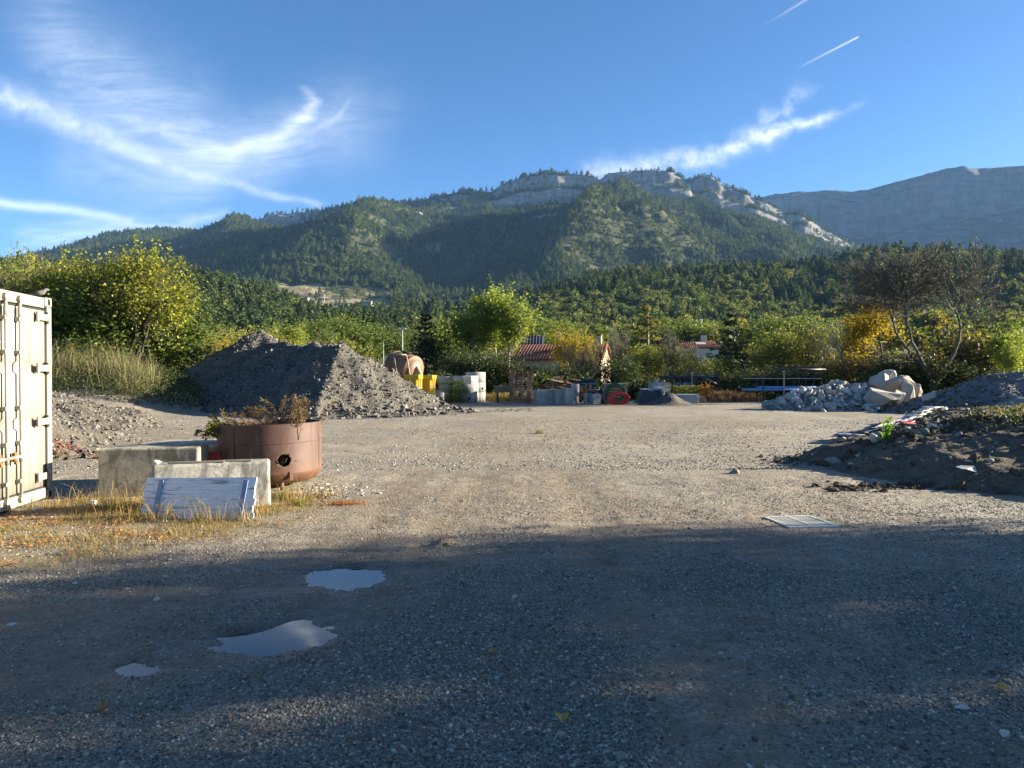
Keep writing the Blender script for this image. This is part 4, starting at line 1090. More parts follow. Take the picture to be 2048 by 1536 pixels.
# ------------------------------------------------------------------ cream shipping container
M_cream = pm('cream_paint', (0.72, 0.66, 0.50), (0.80, 0.74, 0.58), 1.1, 0.5, 0.12, 9, c3=(0.74, 0.70, 0.60), spec=0.4, bdist=0.01)
M_rubber = pm('black_rubber', (0.02, 0.02, 0.02), (0.035, 0.035, 0.033), 6, 0.7, 0.2, 30)
M_rust = pm('rust', (0.20, 0.075, 0.03), (0.36, 0.14, 0.05), 14, 0.9, 0.4, 60)
M_dark = pm('dark_hollow', (0.01, 0.01, 0.01), (0.02, 0.018, 0.015), 6, 0.9, 0.2, 30)
M_whitemark = pm('faded_white_lettering', (0.40, 0.385, 0.33), (0.44, 0.42, 0.37), 6, 0.6, 0.1, 40)
def worn_cream():
    m, N, b, out = new_mat('worn_cream_paint')
    tc = N.node('ShaderNodeTexCoord'); v = tc.outputs['Object']
    col = N.ramp(N.noise(v, 0.9, 6, 0.6).outputs[0], [(0.3, (0.275, 0.258, 0.212)), (0.7, (0.325, 0.305, 0.252))])
    st = N.noise(N.mapping(v, (5, 9, 0.5)), 1.5, 6, 0.65)
    col = N.mix(N.ramp(st.outputs[0], [(0.50, 0.0), (0.70, 0.8)]), col, (0.165, 0.135, 0.095))
    rs = N.noise(N.mapping(v, (4, 7, 2.2)), 2.2, 7, 0.72)
    col = N.mix(N.ramp(rs.outputs[0], [(0.73, 0.0), (0.78, 0.8)]), col, (0.30, 0.16, 0.09))
    ch = N.noise(v, 16, 5, 0.7)
    col = N.mix(N.ramp(ch.outputs[0], [(0.64, 0.0), (0.70, 0.7)]), col, (0.12, 0.095, 0.07))
    N.link(col, b.inputs['Base Color']); b.inputs['Roughness'].default_value = 0.55; b.inputs['Specular IOR Level'].default_value = 0.35
    bp = N.node('ShaderNodeBump'); bp.inputs['Strength'].default_value = 0.25; bp.inputs['Distance'].default_value = 0.02
    N.link(N.noise(v, 2.2, 4, 0.5).outputs[0], bp.inputs['Height']); N.link(bp.outputs[0], b.inputs['Normal'])
    return m
M_cream = worn_cream()
def container():
    c0 = G(106, 996)
    t = thing('shipping_container', 'cream painted steel shipping container at the edge of the yard', 'shipping container', (c0.x, c0.y, 0), R(7.7))
    W, H, L = 2.44, 2.59, 6.06; zb = 0.02
    # frame: posts, rails
    fr = MB()
    fr.box((-0.06, -0.055, zb + H / 2), (0.12, 0.11, H - 0.24), bevel=0.012); fr.box((-0.06, -W + 0.055, zb + H / 2), (0.12, 0.11, H - 0.24), bevel=0.012)
    fr.box((-0.055, -W / 2, zb + H - 0.075), (0.11, W - 0.36, 0.13), bevel=0.01); fr.box((-0.06, -W / 2, zb + 0.08), (0.12, W - 0.36, 0.13), bevel=0.01)
    for yy in (-0.03, -W + 0.03):
        fr.box((-L / 2, yy, zb + H - 0.06), (L - 0.40, 0.06, 0.09)); fr.box((-L / 2, yy, zb + 0.09), (L - 0.40, 0.05, 0.15))
    for yy in (-0.055, -W + 0.055): fr.box((-L + 0.06, yy, zb + H / 2), (0.12, 0.11, H - 0.24))
    fr.build('frame', M_cream, t)
    # corrugated side and end walls, roof and floor
    def corr(p, q, zlo, zhi, n, depth, inward):
        V = []; Fc = []; prof = []
        for i in range(n):
            for u, dd in ((0.0, 0), (0.25, 0), (0.38, 1), (0.75, 1), (0.88, 0)):
                s = (i + u) / n; prof.append((p[0] + (q[0] - p[0]) * s + inward[0] * depth * dd, p[1] + (q[1] - p[1]) * s + inward[1] * depth * dd))
        prof.append(q)
        for (x, y) in prof: V += [(x, y, zlo), (x, y, zhi)]
        Fc = [(2 * i, 2 * i + 2, 2 * i + 3, 2 * i + 1) for i in range(len(prof) - 1)]
        return V, Fc
    for nm, a in (('side_wall', corr((-0.12, -0.012), (-L + 0.12, -0.012), zb + 0.16, zb + H - 0.1, 20, 0.036, (0, -1))), ('side_wall', corr((-0.12, -W + 0.012), (-L + 0.12, -W + 0.012), zb + 0.16, zb + H - 0.1, 20, 0.036, (0, 1))), ('end_wall', corr((-L + 0.012, -0.12), (-L + 0.012, -W + 0.12), zb + 0.16, zb + H - 0.1, 8, 0.036, (1, 0)))):
        mesh_np(nm, a[0], a[1], M_cream, t)
    MB().box((-L / 2, -W / 2, zb + H - 0.035), (L - 0.25, W - 0.12, 0.03)).build('roof', M_cream, t)
    MB().box((-L / 2, -W / 2, zb + 0.13), (L - 0.25, W - 0.12, 0.05)).build('floor', M_cream, t)
    # corner castings; dark discs stand for the shade inside their oval holes
    def casting():
        mb = MB(); s = (0.178, 0.162, 0.118)
        # plain block, the dark discs are laid on its outer faces
        mb.box((0, 0, 0), s, bevel=0.012); return mb.data('corner_casting', M_cream)
    ccm = casting()
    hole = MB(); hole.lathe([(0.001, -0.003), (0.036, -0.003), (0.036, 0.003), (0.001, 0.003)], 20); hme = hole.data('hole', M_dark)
    for (x, y) in ((-0.085, -0.078), (-0.085, -W + 0.078), (-L + 0.085, -0.078), (-L + 0.085, -W + 0.078)):
        for z in (zb + H - 0.056, zb + 0.056):
            cc = put('corner_casting', ccm, t, (x, y, z))
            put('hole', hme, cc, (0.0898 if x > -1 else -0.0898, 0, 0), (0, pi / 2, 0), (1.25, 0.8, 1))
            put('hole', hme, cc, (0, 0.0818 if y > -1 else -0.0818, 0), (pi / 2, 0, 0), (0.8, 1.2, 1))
    # two door leaves, pressed with horizontal recesses
    def leaf(y0, y1):
        zs = [(0.17, 0), (0.92, 0), (0.955, -0.034), (1.045, -0.034), (1.08, 0), (1.60, 0), (1.635, -0.034), (1.725, -0.034), (1.76, 0), (2.42, 0)]
        V = []; n = len(zs)
        for z, x in zs: V += [(-0.03 + x, y0, zb + z), (-0.03 + x, y1, zb + z)]
        for z, x in zs: V += [(-0.08, y0, zb + z), (-0.08, y1, zb + z)]
        Fc = [(2 * i, 2 * i + 1, 2 * i + 3, 2 * i + 2) for i in range(n - 1)]
        Fc += [(2 * n + 2 * i + 1, 2 * n + 2 * i, 2 * n + 2 * i + 2, 2 * n + 2 * i + 3) for i in range(n - 1)]
        Fc += [(2 * i, 2 * i + 2, 2 * n + 2 * i + 2, 2 * n + 2 * i) for i in range(n - 1)] + [(2 * i + 3, 2 * i + 1, 2 * n + 2 * i + 1, 2 * n + 2 * i + 3) for i in range(n - 1)]
        Fc += [(1, 0, 2 * n, 2 * n + 1), (2 * n - 2, 2 * n - 1, 4 * n - 1, 4 * n - 2)]
        return V, Fc
    for k, (y0, y1) in enumerate(((-0.115, -1.205), (-1.235, -2.325))):
        V, Fc = leaf(y0, y1); d = mesh_np('door', V, Fc, M_cream, t)
        ed = MB()
        for yy in (y0 - 0.0, y1 + 0.0): ed.box((-0.045, yy, zb + 1.295), (0.05, 0.022, 2.28), bevel=0.004)
        ed.box((-0.040, (y0 + y1) / 2, zb + 2.43), (0.04, abs(y1 - y0) - 0.03, 0.02)); ed.box((-0.040, (y0 + y1) / 2, zb + 0.16), (0.04, abs(y1 - y0) - 0.03, 0.02))
        ed.build('gasket', M_rubber, d)
        s = -1 if k == 0 else 1
        rods = (-0.79, -1.09) if k == 0 else (-1.36, -1.66)
        for ry in rods:
            rod = MB(); rod.tube([(0.022, ry, zb + 0.10), (0.022, ry, zb + 2.53)], 0.0175, 12); 
            rodo = rod.build('lock_rod', M_cream, d)
            kb = MB()
            for z in (0.32, 0.78, 1.20, 1.86, 2.26): kb.box((0.008, ry, zb + z), (0.055, 0.075, 0.05), bevel=0.006)
            for z in (0.105, 2.50): kb.box((0.018, ry, zb + z), (0.05, 0.055, 0.09), bevel=0.008); kb.box((0.015, ry - 0.03, zb + z), (0.06, 0.03, 0.035), bevel=0.004)
            kb.tube([(0.022, ry, zb + 2.26), (0.022, ry, zb + 2.40)], 0.027, 12); kb.tube([(0.022, ry, zb + 0.55), (0.022, ry, zb + 0.80)], 0.025, 12)
            kb.build('bracket', M_cream, d)
        hz = MB(); a = rods[0]; hz.box((0.04, a + 0.18 * s, zb + 0.62), (0.014, 0.42, 0.035), bevel=0.003); hz.build('handle', M_cream, d)
        lk = MB(); lk.box((0.015, a + 0.13 * s * 1.0, zb + 0.62), (0.04, 0.05, 0.11), bevel=0.006); lk.box((0.03, a + 0.13 * s, zb + 0.56), (0.03, 0.035, 0.05), bevel=0.004); lk.build('latch', M_rust, d)
        ye = -0.11 if k == 0 else -W + 0.11; sg = -1 if k == 0 else 1
        for z in (0.30, 1.0, 1.68, 2.33):
            h = MB(); h.box((0.002, ye + sg * 0.115, zb + z), (0.028, 0.25, 0.085), bevel=0.006); h.tube([(0.012, ye, zb + z - 0.075), (0.012, ye, zb + z + 0.075)], 0.019, 10)
            h.box((0.008, ye + sg * 0.25, zb + z), (0.030, 0.045, 0.13), bevel=0.01); h.build('hinge', M_cream, d)
        if k == 0:
            mk = MB()   # remains of painted lettering, nearly gone
            for (yy, z, wy, hz_) in ((-1.05, 1.975, 0.19, 0.016), (-1.04, 1.90, 0.17, 0.014), (-1.10, 1.94, 0.015, 0.09), (-0.99, 1.995, 0.012, 0.05), (-1.14, 1.84, 0.10, 0.012), (-1.08, 1.77, 0.012, 0.06), (-1.14, 1.77, 0.012, 0.06)):
                mk.box((-0.0285, yy, zb + z), (0.003, wy, hz_))
            mk.build('lettering', M_whitemark, d)
    return t
cont = container()
# a small bird on the corner of the container
def small_bird():
    c0 = G(106, 996); p = Vector((c0.x, c0.y, 2.612)) + Vector((-0.10, -0.07, 0))
    b = thing('bird', 'small grey bird perched on the top corner of the container', 'bird', p, R(20))
    mb = bmesh.new()
    body = [((-0.135, 0, 0.045), 0.007), ((-0.085, 0, 0.05), 0.012), ((-0.045, 0, 0.058), 0.028), ((-0.005, 0, 0.066), 0.036), ((0.03, 0, 0.078), 0.032), ((0.05, 0, 0.098), 0.022), ((0.065, 0, 0.112), 0.021), ((0.082, 0, 0.112), 0.013), ((0.104, 0, 0.108), 0.003)]
    m = MB(); m.tube([x[0] for x in body], [x[1] for x in body], 10)
    m.build('body', pm('grey_feathers', (0.16, 0.14, 0.12), (0.26, 0.23, 0.19), 20, 0.8, 0.2, 80), b)
    for s in (-1, 1):
        w = MB(); w.tube([(0.025, s * 0.030, 0.078), (-0.03, s * 0.034, 0.066), (-0.10, s * 0.012, 0.052)], [0.012, 0.014, 0.003], 6); w.build('wing', pm('dark_feathers', (0.09, 0.08, 0.07), (0.14, 0.12, 0.10), 20, 0.8, 0.2, 80), b)
        l = MB(); l.tube([(0.0, s * 0.014, 0.05), (0.004, s * 0.014, 0.0)], 0.0028, 5); l.tube([(0.004, s * 0.014, 0.002), (0.022, s * 0.014, 0.002)], 0.0025, 5); l.build('leg', M_dark, b)
small_bird()

# ------------------------------------------------------------------ rusty steel tank with a hole, full of weeds
def rusty():
    m, N, b, out = new_mat('rusty_tank_steel')
    tc = N.node('ShaderNodeTexCoord'); v = tc.outputs['Object']; sp = N.node('ShaderNodeSeparateXYZ'); N.link(v, sp.inputs[0])
    base = N.ramp(N.noise(N.mapping(v, (1, 1, 0.35)), 2.6, 7, 0.62, 0.6).outputs[0], [(0.30, (0.032, 0.017, 0.013)), (0.5, (0.068, 0.034, 0.025)), (0.68, (0.11, 0.062, 0.047))])
    orange = N.ramp(N.noise(v, 6, 6, 0.65).outputs[0], [(0.3, (0.085, 0.034, 0.014)), (0.7, (0.19, 0.082, 0.03))])
    low = N.m('ADD', N.ramp(sp.outputs[2], [(0.10, 0.95), (0.42, 0.0)]), N.m('MULTIPLY', N.m('SUBTRACT', N.noise(v, 2.2, 6, 0.65).outputs[0], 0.5), 0.9), clamp=True)
    col = N.mix(N.m('MULTIPLY', low, 0.85), base, orange)
    streak = N.noise(N.mapping(v, (9, 9, 0.6)), 1.6, 6, 0.6)
    col = N.mix(N.ramp(streak.outputs[0], [(0.56, 0.0), (0.70, 0.7)]), col, (0.15, 0.11, 0.095))
    col = N.mix(N.ramp(N.noise(N.mapping(v, (2, 2, 1)), 1.7, 3, 0.5).outputs[0], [(0.62, 0.0), (0.70, 0.55)]), col, (0.022, 0.015, 0.015))
    N.link(col, b.inputs['Base Color']); b.inputs['Roughness'].default_value = 0.62; b.inputs['Specular IOR Level'].default_value = 0.4
    bp = N.node('ShaderNodeBump'); bp.inputs['Strength'].default_value = 0.25; bp.inputs['Distance'].default_value = 0.01
    N.link(N.noise(v, 22, 6, 0.7).outputs[0], bp.inputs['Height']); N.link(bp.outputs[0], b.inputs['Normal'])
    return m
M_tank = rusty()
TANK = Vector((-3.54, 10.42, 0.0)); TR, TH = 0.725, 0.925
def tank():
    t = thing('rusty_tank', 'open round rusty steel tank with a hole in its side, filled with weeds', 'tank', TANK, 0, tilt=(0, R(-0.9)))
    n = 200; prof = [(0.0, 0.045), (0.40, 0.055), (0.56, 0.075), (0.645, 0.11), (0.69, 0.155), (0.714, 0.20)] + [(TR, z) for i, z in enumerate(np.arange(0.225, TH, 0.0225))] + [(TR, TH)]
    hole_a = math.atan2(-cos(R(33)), sin(R(33))); hole_z = 0.425; hr = 0.088
    V = []; idx = {}
    for j, (r, z) in enumerate(prof):
        for k in range(n):
            a = 2 * pi * k / n; dent = 1 - 0.012 * math.exp(-((a - 4.4) / 0.25) ** 2) * math.exp(-((z - 0.45) / 0.25) ** 2)
            V.append((max(r, 0.02) * dent * cos(a), max(r, 0.02) * dent * sin(a), z))
    V = np.array(V)
    ang = np.arctan2(V[:, 1], V[:, 0]); da = (ang - hole_a + pi) % (2 * pi) - pi
    du = da * TR; dz = V[:, 2] - hole_z; rr = np.hypot(du, dz)
    rr[V[:, 0] ** 2 + V[:, 1] ** 2 < 0.3] = 9
    Fq = []
    for j in range(len(prof) - 1):
        for k in range(n):
            f = (j * n + k, j * n + (k + 1) % n, (j + 1) * n + (k + 1) % n, (j + 1) * n + k)
            if all(rr[i] < hr + 0.004 for i in f): continue
            if np.mean(rr[list(f)]) < hr * 0.9: continue
            Fq.append(f)
    # pull the rim of the hole onto a circle
    near = (rr < hr + 0.014); 
    for i in np.where(near)[0]:
        if rr[i] < 1e-6: continue
        s = hr / rr[i]; a = hole_a + du[i] * s / TR; r_ = math.hypot(V[i, 0], V[i, 1]); V[i] = (r_ * cos(a), r_ * sin(a), hole_z + dz[i] * s)
    sh = mesh_np('shell', V, Fq, M_tank, t, True)
    md = sh.modifiers.new('thickness', 'SOLIDIFY'); md.thickness = 0.014; md.offset = -1
    lg = MB(); a = R(-58)
    for a in (R(-58), R(62), R(182)):
        lg.tube([(0.62 * cos(a), 0.62 * sin(a), 0.14), (0.63 * cos(a), 0.63 * sin(a), -0.02)], [0.022, 0.03], 8); 
        l = lg.build('leg', M_tank, t); lg = MB()
    lg.bm.free()
    for zz in (0.235, 0.66):     # raised weld beads round the shell
        MB().tube([((TR + 0.001) * cos(2 * pi * k / 96), (TR + 0.001) * sin(2 * pi * k / 96), zz + 0.0015 * sin(9.3 * k)) for k in range(97)], 0.0055, 6, cap=False).build('weld_seam', M_tank, t)
    MB().tube([((TR + 0.001) * cos(R(-112)), (TR + 0.001) * sin(R(-112)), 0.24 + 0.03 * k) for k in range(23)], 0.006, 6).build('weld_seam', M_tank, t)
    tab = MB(); tab.box((TR * cos(R(-50)) + 0.005, TR * sin(R(-50)) - 0.005, 0.20), (0.02, 0.05, 0.12), (0, 0, R(-50)), 0.004); tab.build('tab', M_tank, t)
    sl = MB(); sl.lathe([(0.02, 0.70), (0.45, 0.72), (0.70, 0.69), (0.70, 0.60), (0.02, 0.60)], 40); sl.build('soil', M_soil, t)
    return t
tank()
M_dryweed = leaf_mat('dry_weed', [(0.12, 0.075, 0.040), (0.18, 0.12, 0.065), (0.24, 0.17, 0.10), (0.09, 0.06, 0.035), (0.15, 0.095, 0.05)], 0.35)
M_greenweed = leaf_mat('green_weed', [(0.09, 0.12, 0.02), (0.15, 0.17, 0.03), (0.24, 0.23, 0.045), (0.12, 0.12, 0.03)], 0.4)
M_stem = pm('dry_stem', (0.13, 0.085, 0.05), (0.22, 0.15, 0.09), 9, 0.9, 0.2, 40)
def plume(g, base, direc, L, bend, nl, leafs, spread):
    """one dry stalk: a curved stem with side tufts"""
    p = np.array(base, float); d = np.array(direc, float); d /= np.linalg.norm(d); pts = [p.copy()]
    for i in range(9):
        d = d + np.array(bend) * (i / 9) + g.normal(size=3) * 0.04; d /= np.linalg.norm(d); p = p + d * L / 9; pts.append(p.copy())
    pts = np.array(pts); segs = [(*pts[i], *pts[i + 1], 0.0045 * (1.3 - i / 9), 0.0045 * (1.2 - i / 9)) for i in range(9)]
    s = 2 + 7 * g.random(nl) ** 0.7; i = np.minimum(s.astype(int), 8); f = (s - i)[:, None]
    ax = pts[i + 1] - pts[i]; ax /= np.linalg.norm(ax, axis=1)[:, None] + 1e-9
    sd = np.cross(ax, g.normal(size=(nl, 3))); sd /= np.linalg.norm(sd, axis=1)[:, None] + 1e-9
    off = g.random((nl, 1)) * spread
    q = pts[i] * (1 - f) + pts[i + 1] * f + sd * off - np.array([0, 0, 0.35]) * off
    return segs, q, ax * 0.9 + sd * 0.6 - np.array([0, 0, 0.25])
def weeds_in_tank():
    g = np.random.default_rng(611); zt = 0.70
    def make(name, label, specs, mat, asp):
        t = thing(name, label, 'weeds', TANK + Vector((0, 0, zt)))
        segs = []; Q = []; D = []; S = []
        for (bx, by, dr, L, bend, nl, sp, sz) in specs:
            a, q, dd = plume(g, (bx, by, 0.0), dr, L, bend, nl, sz, sp); segs += a; Q.append(q); D.append(dd); S.append(np.full(len(q), sz))
        V, Fq = tubes_np(segs, 4); mesh_np('stem', V, Fq, M_stem, t)
        Q = np.concatenate(Q); V, Fq = cards(Q, np.concatenate(S) * g.uniform(0.6, 1.3, len(Q)), g, asp, 0, np.concatenate(D)); mesh_np('leaves', V, Fq, mat, t)
    sp = [(-0.02 + 0.03 * i, -0.25 + 0.1 * i, (0.0, 0.05, 1), 0.62 + 0.06 * (i % 2), (-0.75 + 0.15 * i, 0.0, -0.22), 150, 0.05, 0.035) for i in range(4)]
    sp += [(g.uniform(-0.45, 0.35), g.uniform(-0.5, 0.3), (g.uniform(-0.9, 0.5), g.uniform(-0.3, 0.2), 0.55), g.uniform(0.35, 0.55), (g.uniform(-0.4, 0.3), 0, -0.35), 90, 0.06, 0.035) for _ in range(22)]
    make('dead_weeds', 'brown plumed weeds drooping over the left of the rusty tank', sp, M_dryweed, 0.14)
    sp = [(g.uniform(0.12, 0.55), g.uniform(-0.5, 0.3), (g.uniform(-0.1, 0.65), g.uniform(-0.3, 0.2), 1), g.uniform(0.40, 0.68), (g.uniform(-0.1, 0.25), 0, -0.1), 100, 0.06, 0.036) for _ in range(20)]
    make('dead_weeds', 'tangle of rusty brown seed stalks at the right of the tank', sp, M_dryweed, 0.16)
    sp = [(g.uniform(-0.72, -0.4), g.uniform(-0.45, 0.2), (g.uniform(-0.9, -0.2), g.uniform(-0.4, 0.2), 0.5), g.uniform(0.25, 0.42), (-0.1, 0, -0.14), 55, 0.05, 0.032) for _ in range(13)]
    make('green_weeds', 'yellow green weeds spilling over the left rim of the tank', sp, M_greenweed, 0.4)
    sp = [(g.uniform(-0.2, 0.45), g.uniform(-0.6, -0.3), (g.uniform(-0.6, 0.6), g.uniform(-0.15, 0.2), 0.9), g.uniform(0.12, 0.2), (0, 0, -0.15), 60, 0.04, 0.026) for _ in range(18)]
    make('green_weeds', 'dark green weeds along the front rim of the tank', sp, leaf_mat('dark_weed', [(0.03, 0.045, 0.012), (0.05, 0.06, 0.02), (0.08, 0.08, 0.03)], 0.3), 0.3)
    # what shows through the hole
    t = thing('dead_stalks', 'dry stalks seen through the hole in the tank', 'weeds', TANK)
    a0 = math.atan2(-cos(R(33)), sin(R(33))); q = np.array([0.60 * cos(a0), 0.60 * sin(a0), 0.42]) + g.normal(size=(90, 3)) * 0.06
    V, Fq = cards(q, 0.05, g, 0.12); mesh_np('stalks', V, Fq, M_dryweed, t)
weeds_in_tank()

# ------------------------------------------------------------------ concrete blocks, slab, board and small litter round them
def concrete_mat(name, c1, c2, stain=0.75):
    m, N, b, out = new_mat(name)
    tc = N.node('ShaderNodeTexCoord'); v = tc.outputs['Object']
    col = N.ramp(N.noise(v, 2.4, 7, 0.66).outputs[0], [(0.3, c1), (0.68, c2)])
    st = N.noise(N.mapping(v, (2.2, 2.2, 0.9)), 2.0, 6, 0.65, 0.8)
    col = N.mix(N.ramp(st.outputs[0], [(0.46, 0.0), (0.60, stain)]), col, tuple(0.38 * c for c in c1))
    vo = N.voro(N.mapping(v, (1, 1, 1.6)), 0.9, 1.0, 'DISTANCE_TO_EDGE'); wv = N.noise(v, 5, 4, 0.6)
    cr = N.m('ADD', vo.outputs['Distance'], N.m('MULTIPLY', N.m('SUBTRACT', wv.outputs[0], 0.5), 0.06))
    col = N.mix(N.ramp(cr, [(0.0, 0.40), (0.010, 0.0)]), col, (0.10, 0.09, 0.075))
    col = N.mix(1.0, col, N.ramp(N.noise(v, 30, 4, 0.7).outputs[0], [(0.3, 0.72), (0.7, 1.1)]), 'MULTIPLY')
    N.link(col, b.inputs['Base Color']); b.inputs['Roughness'].default_value = 0.93; b.inputs['Specular IOR Level'].default_value = 0.2
    bp = N.node('ShaderNodeBump'); bp.inputs['Strength'].default_value = 0.5; bp.inputs['Distance'].default_value = 0.012
    N.link(N.noise(v, 26, 6, 0.7).outputs[0], bp.inputs['Height']); N.link(bp.outputs[0], b.inputs['Normal'])
    return m
M_conc = concrete_mat('weathered_concrete', (0.27, 0.245, 0.19), (0.46, 0.43, 0.35))
M_conc2 = concrete_mat('pale_concrete', (0.36, 0.34, 0.285), (0.52, 0.49, 0.42), 0.8)
M_conc_grey = concrete_mat('grey_concrete', (0.33, 0.33, 0.31), (0.47, 0.465, 0.43), 0.35)
def rough_block(size, bev, seed, amp=0.008):
    bm = bmesh.new(); bmesh.ops.create_cube(bm, size=1)
    for v in bm.verts: v.co = Vector((v.co.x * size[0], v.co.y * size[1], v.co.z * size[2]))
    bmesh.ops.bevel(bm, geom=bm.edges[:], offset=bev, segments=2, affect='EDGES', profile=0.5)
    bmesh.ops.triangulate(bm, faces=bm.faces[:]); bmesh.ops.subdivide_edges(bm, edges=[e for e in bm.edges if e.calc_length() > 0.25], cuts=3, use_grid_fill=True)
    from mathutils import noise as mn
    for v in bm.verts:
        v.co += Vector((mn.noise(v.co * 5 + Vector((seed, 0, 0))), mn.noise(v.co * 5 + Vector((0, seed, 0))), mn.noise(v.co * 5 + Vector((0, 0, seed))))) * amp
    return bm
def block(name, label, cat, loc, size, yaw, mat, bev=0.02, seed=1, tilt=(0, 0), amp=0.008):
    bm = rough_block(size, bev, seed, amp); me = bpy.data.meshes.new(name); bm.to_mesh(me); bm.free(); me.materials.append(mat)
    o = put(name, me, None, (loc[0], loc[1], loc[2] + size[2] / 2 - 0.015), (tilt[0], tilt[1], yaw)); tag(o, label, cat); return o
block('concrete_block', 'large weathered concrete block nearest the container', 'concrete block', (-4.83, 9.62, 0), (1.22, 0.62, 0.665), R(10), M_conc, 0.022, 3)
block('concrete_block', 'smaller concrete block with the blue board leaning on it', 'concrete block', (-3.63, 8.62, 0), (1.30, 0.34, 0.575), R(20), M_conc2, 0.03, 5, amp=0.012)
block('concrete_slab', 'flat tan concrete slab lying behind the large concrete block', 'concrete slab', (-4.75, 10.75, 0), (1.5, 0.8, 0.62), R(4), M_conc2, 0.02, 7)
M_batten = pm('grey_wood', (0.16, 0.145, 0.12), (0.27, 0.25, 0.21), 3, 0.9, 0.5, 30, stretch=(1, 8, 8))
M_white_st = pm('white_stone', (0.48, 0.47, 0.44), (0.62, 0.60, 0.56), 9, 0.9, 0.3, 40)
cy_, sy_ = cos(R(20)), sin(R(20))
for (u, w, lab) in ((-0.18, 0.62, 'long thin batten lying on top of the small concrete block'), (0.27, 0.34, 'short thin batten lying on the right of the small concrete block')):
    o = MB().box((0, 0, 0), (w, 0.045, 0.022), bevel=0.003).build('wood_batten', M_batten, None, (-3.63 + u * cy_ + 0.11 * sy_, 8.62 + u * sy_ - 0.11 * cy_, 0.574), (0, 0, R(14))); tag(o, lab, 'batten')
o = put('stone', rock_mesh(301, M_white_st, 12, 1, 0.05, (1, .8, .8), 'stone', False, 0.12), None, (-4.18, 8.36, 0.590), (0, 0, 0.2), (0.055, 0.045, 0.045)); tag(o, 'small white square stone on the left end of the small block', 'stone')
for (px, py, r_, lab) in ((186, 1012, 0.085, 'pale round stone lying in the grass beside the container'), (196, 994, 0.09, 'flat white stone against the foot of the large concrete block'), (72, 1024, 0.06, 'small pale stone at the foot of the container door')):
    p = G(px, py); o = put('stone', rock_mesh(int(px), M_white_st, 14, 1, 0.1, (1, .75, .6), 'stone', True, 0.15), None, (p.x, p.y, 0.03), (0.1, 0, px * 0.1), (r_, r_, r_)); tag(o, lab, 'stone')
def peeling_blue():
    m, N, b, out = new_mat('peeling_blue_paint')
    tc = N.node('ShaderNodeTexCoord'); v = tc.outputs['Object']; oi = N.node('ShaderNodeObjectInfo')
    vv = N.node('ShaderNodeVectorMath', operation='ADD'); N.link(v, vv.inputs[0]); cx = N.node('ShaderNodeCombineXYZ'); N.link(N.m('MULTIPLY', oi.outputs['Random'], 9), cx.inputs[0]); N.link(cx.outputs[0], vv.inputs[1])
    v = vv.outputs[0]
    paint = N.ramp(N.noise(v, 3, 5, 0.6).outputs[0], [(0.3, (0.52, 0.57, 0.64)), (0.7, (0.66, 0.69, 0.72))])
    wood = N.ramp(N.noise(N.mapping(v, (1, 14, 14)), 4, 6, 0.6).outputs[0], [(0.3, (0.10, 0.085, 0.07)), (0.7, (0.24, 0.21, 0.175))])
    pe = N.noise(N.mapping(v, (0.8, 6, 9)), 3.2, 8, 0.72)
    col = N.mix(N.ramp(pe.outputs[0], [(0.53, 0.0), (0.62, 0.9)]), paint, wood)
    N.link(col, b.inputs['Base Color']); b.inputs['Roughness'].default_value = 0.7
    bp = N.node('ShaderNodeBump'); bp.inputs['Strength'].default_value = 0.5; bp.inputs['Distance'].default_value = 0.006
    N.link(pe.outputs[0], bp.inputs['Height']); N.link(bp.outputs[0], b.inputs['Normal'])
    return m
M_blue = peeling_blue(); M_bluebatten = pm('blue_paint', (0.17, 0.25, 0.40), (0.23, 0.32, 0.47), 5, 0.6, 0.2, 30)
def board():
    A = G(280, 1037); B = G(506, 1039); yaw = math.atan2(B.y - A.y, B.x - A.x); mid = (A + B) / 2
    t = thing('wooden_board', 'wooden board with peeling pale blue paint leaning on the small block', 'wooden board', (mid.x, mid.y, -0.01), yaw, tilt=(R(-22), R(-0.6)))
    W_ = (B - A).length; n = 6; hh = 0.485 / n
    # local z runs up the leaning board
    for i in range(n):
        z = hh * (i + 0.5); g_ = random.Random(i)
        MB().box((0.012 * g_.uniform(-1, 1) - 0.02 * i / n, 0, z), (W_ - 0.01, 0.024, hh - 0.006), bevel=0.003).build('plank', M_blue, t)
    for x in (-W_ * 0.37, W_ * 0.39):
        bt = MB().box((0, 0, 0), (0.055, 0.016, 0.43), bevel=0.003).build('batten', M_bluebatten, t, (x, -0.021, 0.235), (0, R(2), 0))
        bo = MB()
        for z in (-0.17, 0.0, 0.17): bo.tube([(0, -0.008, z), (0, -0.013, z)], 0.007, 8)
        bo.build('nail_head', M_rust, bt)
    return t
board()
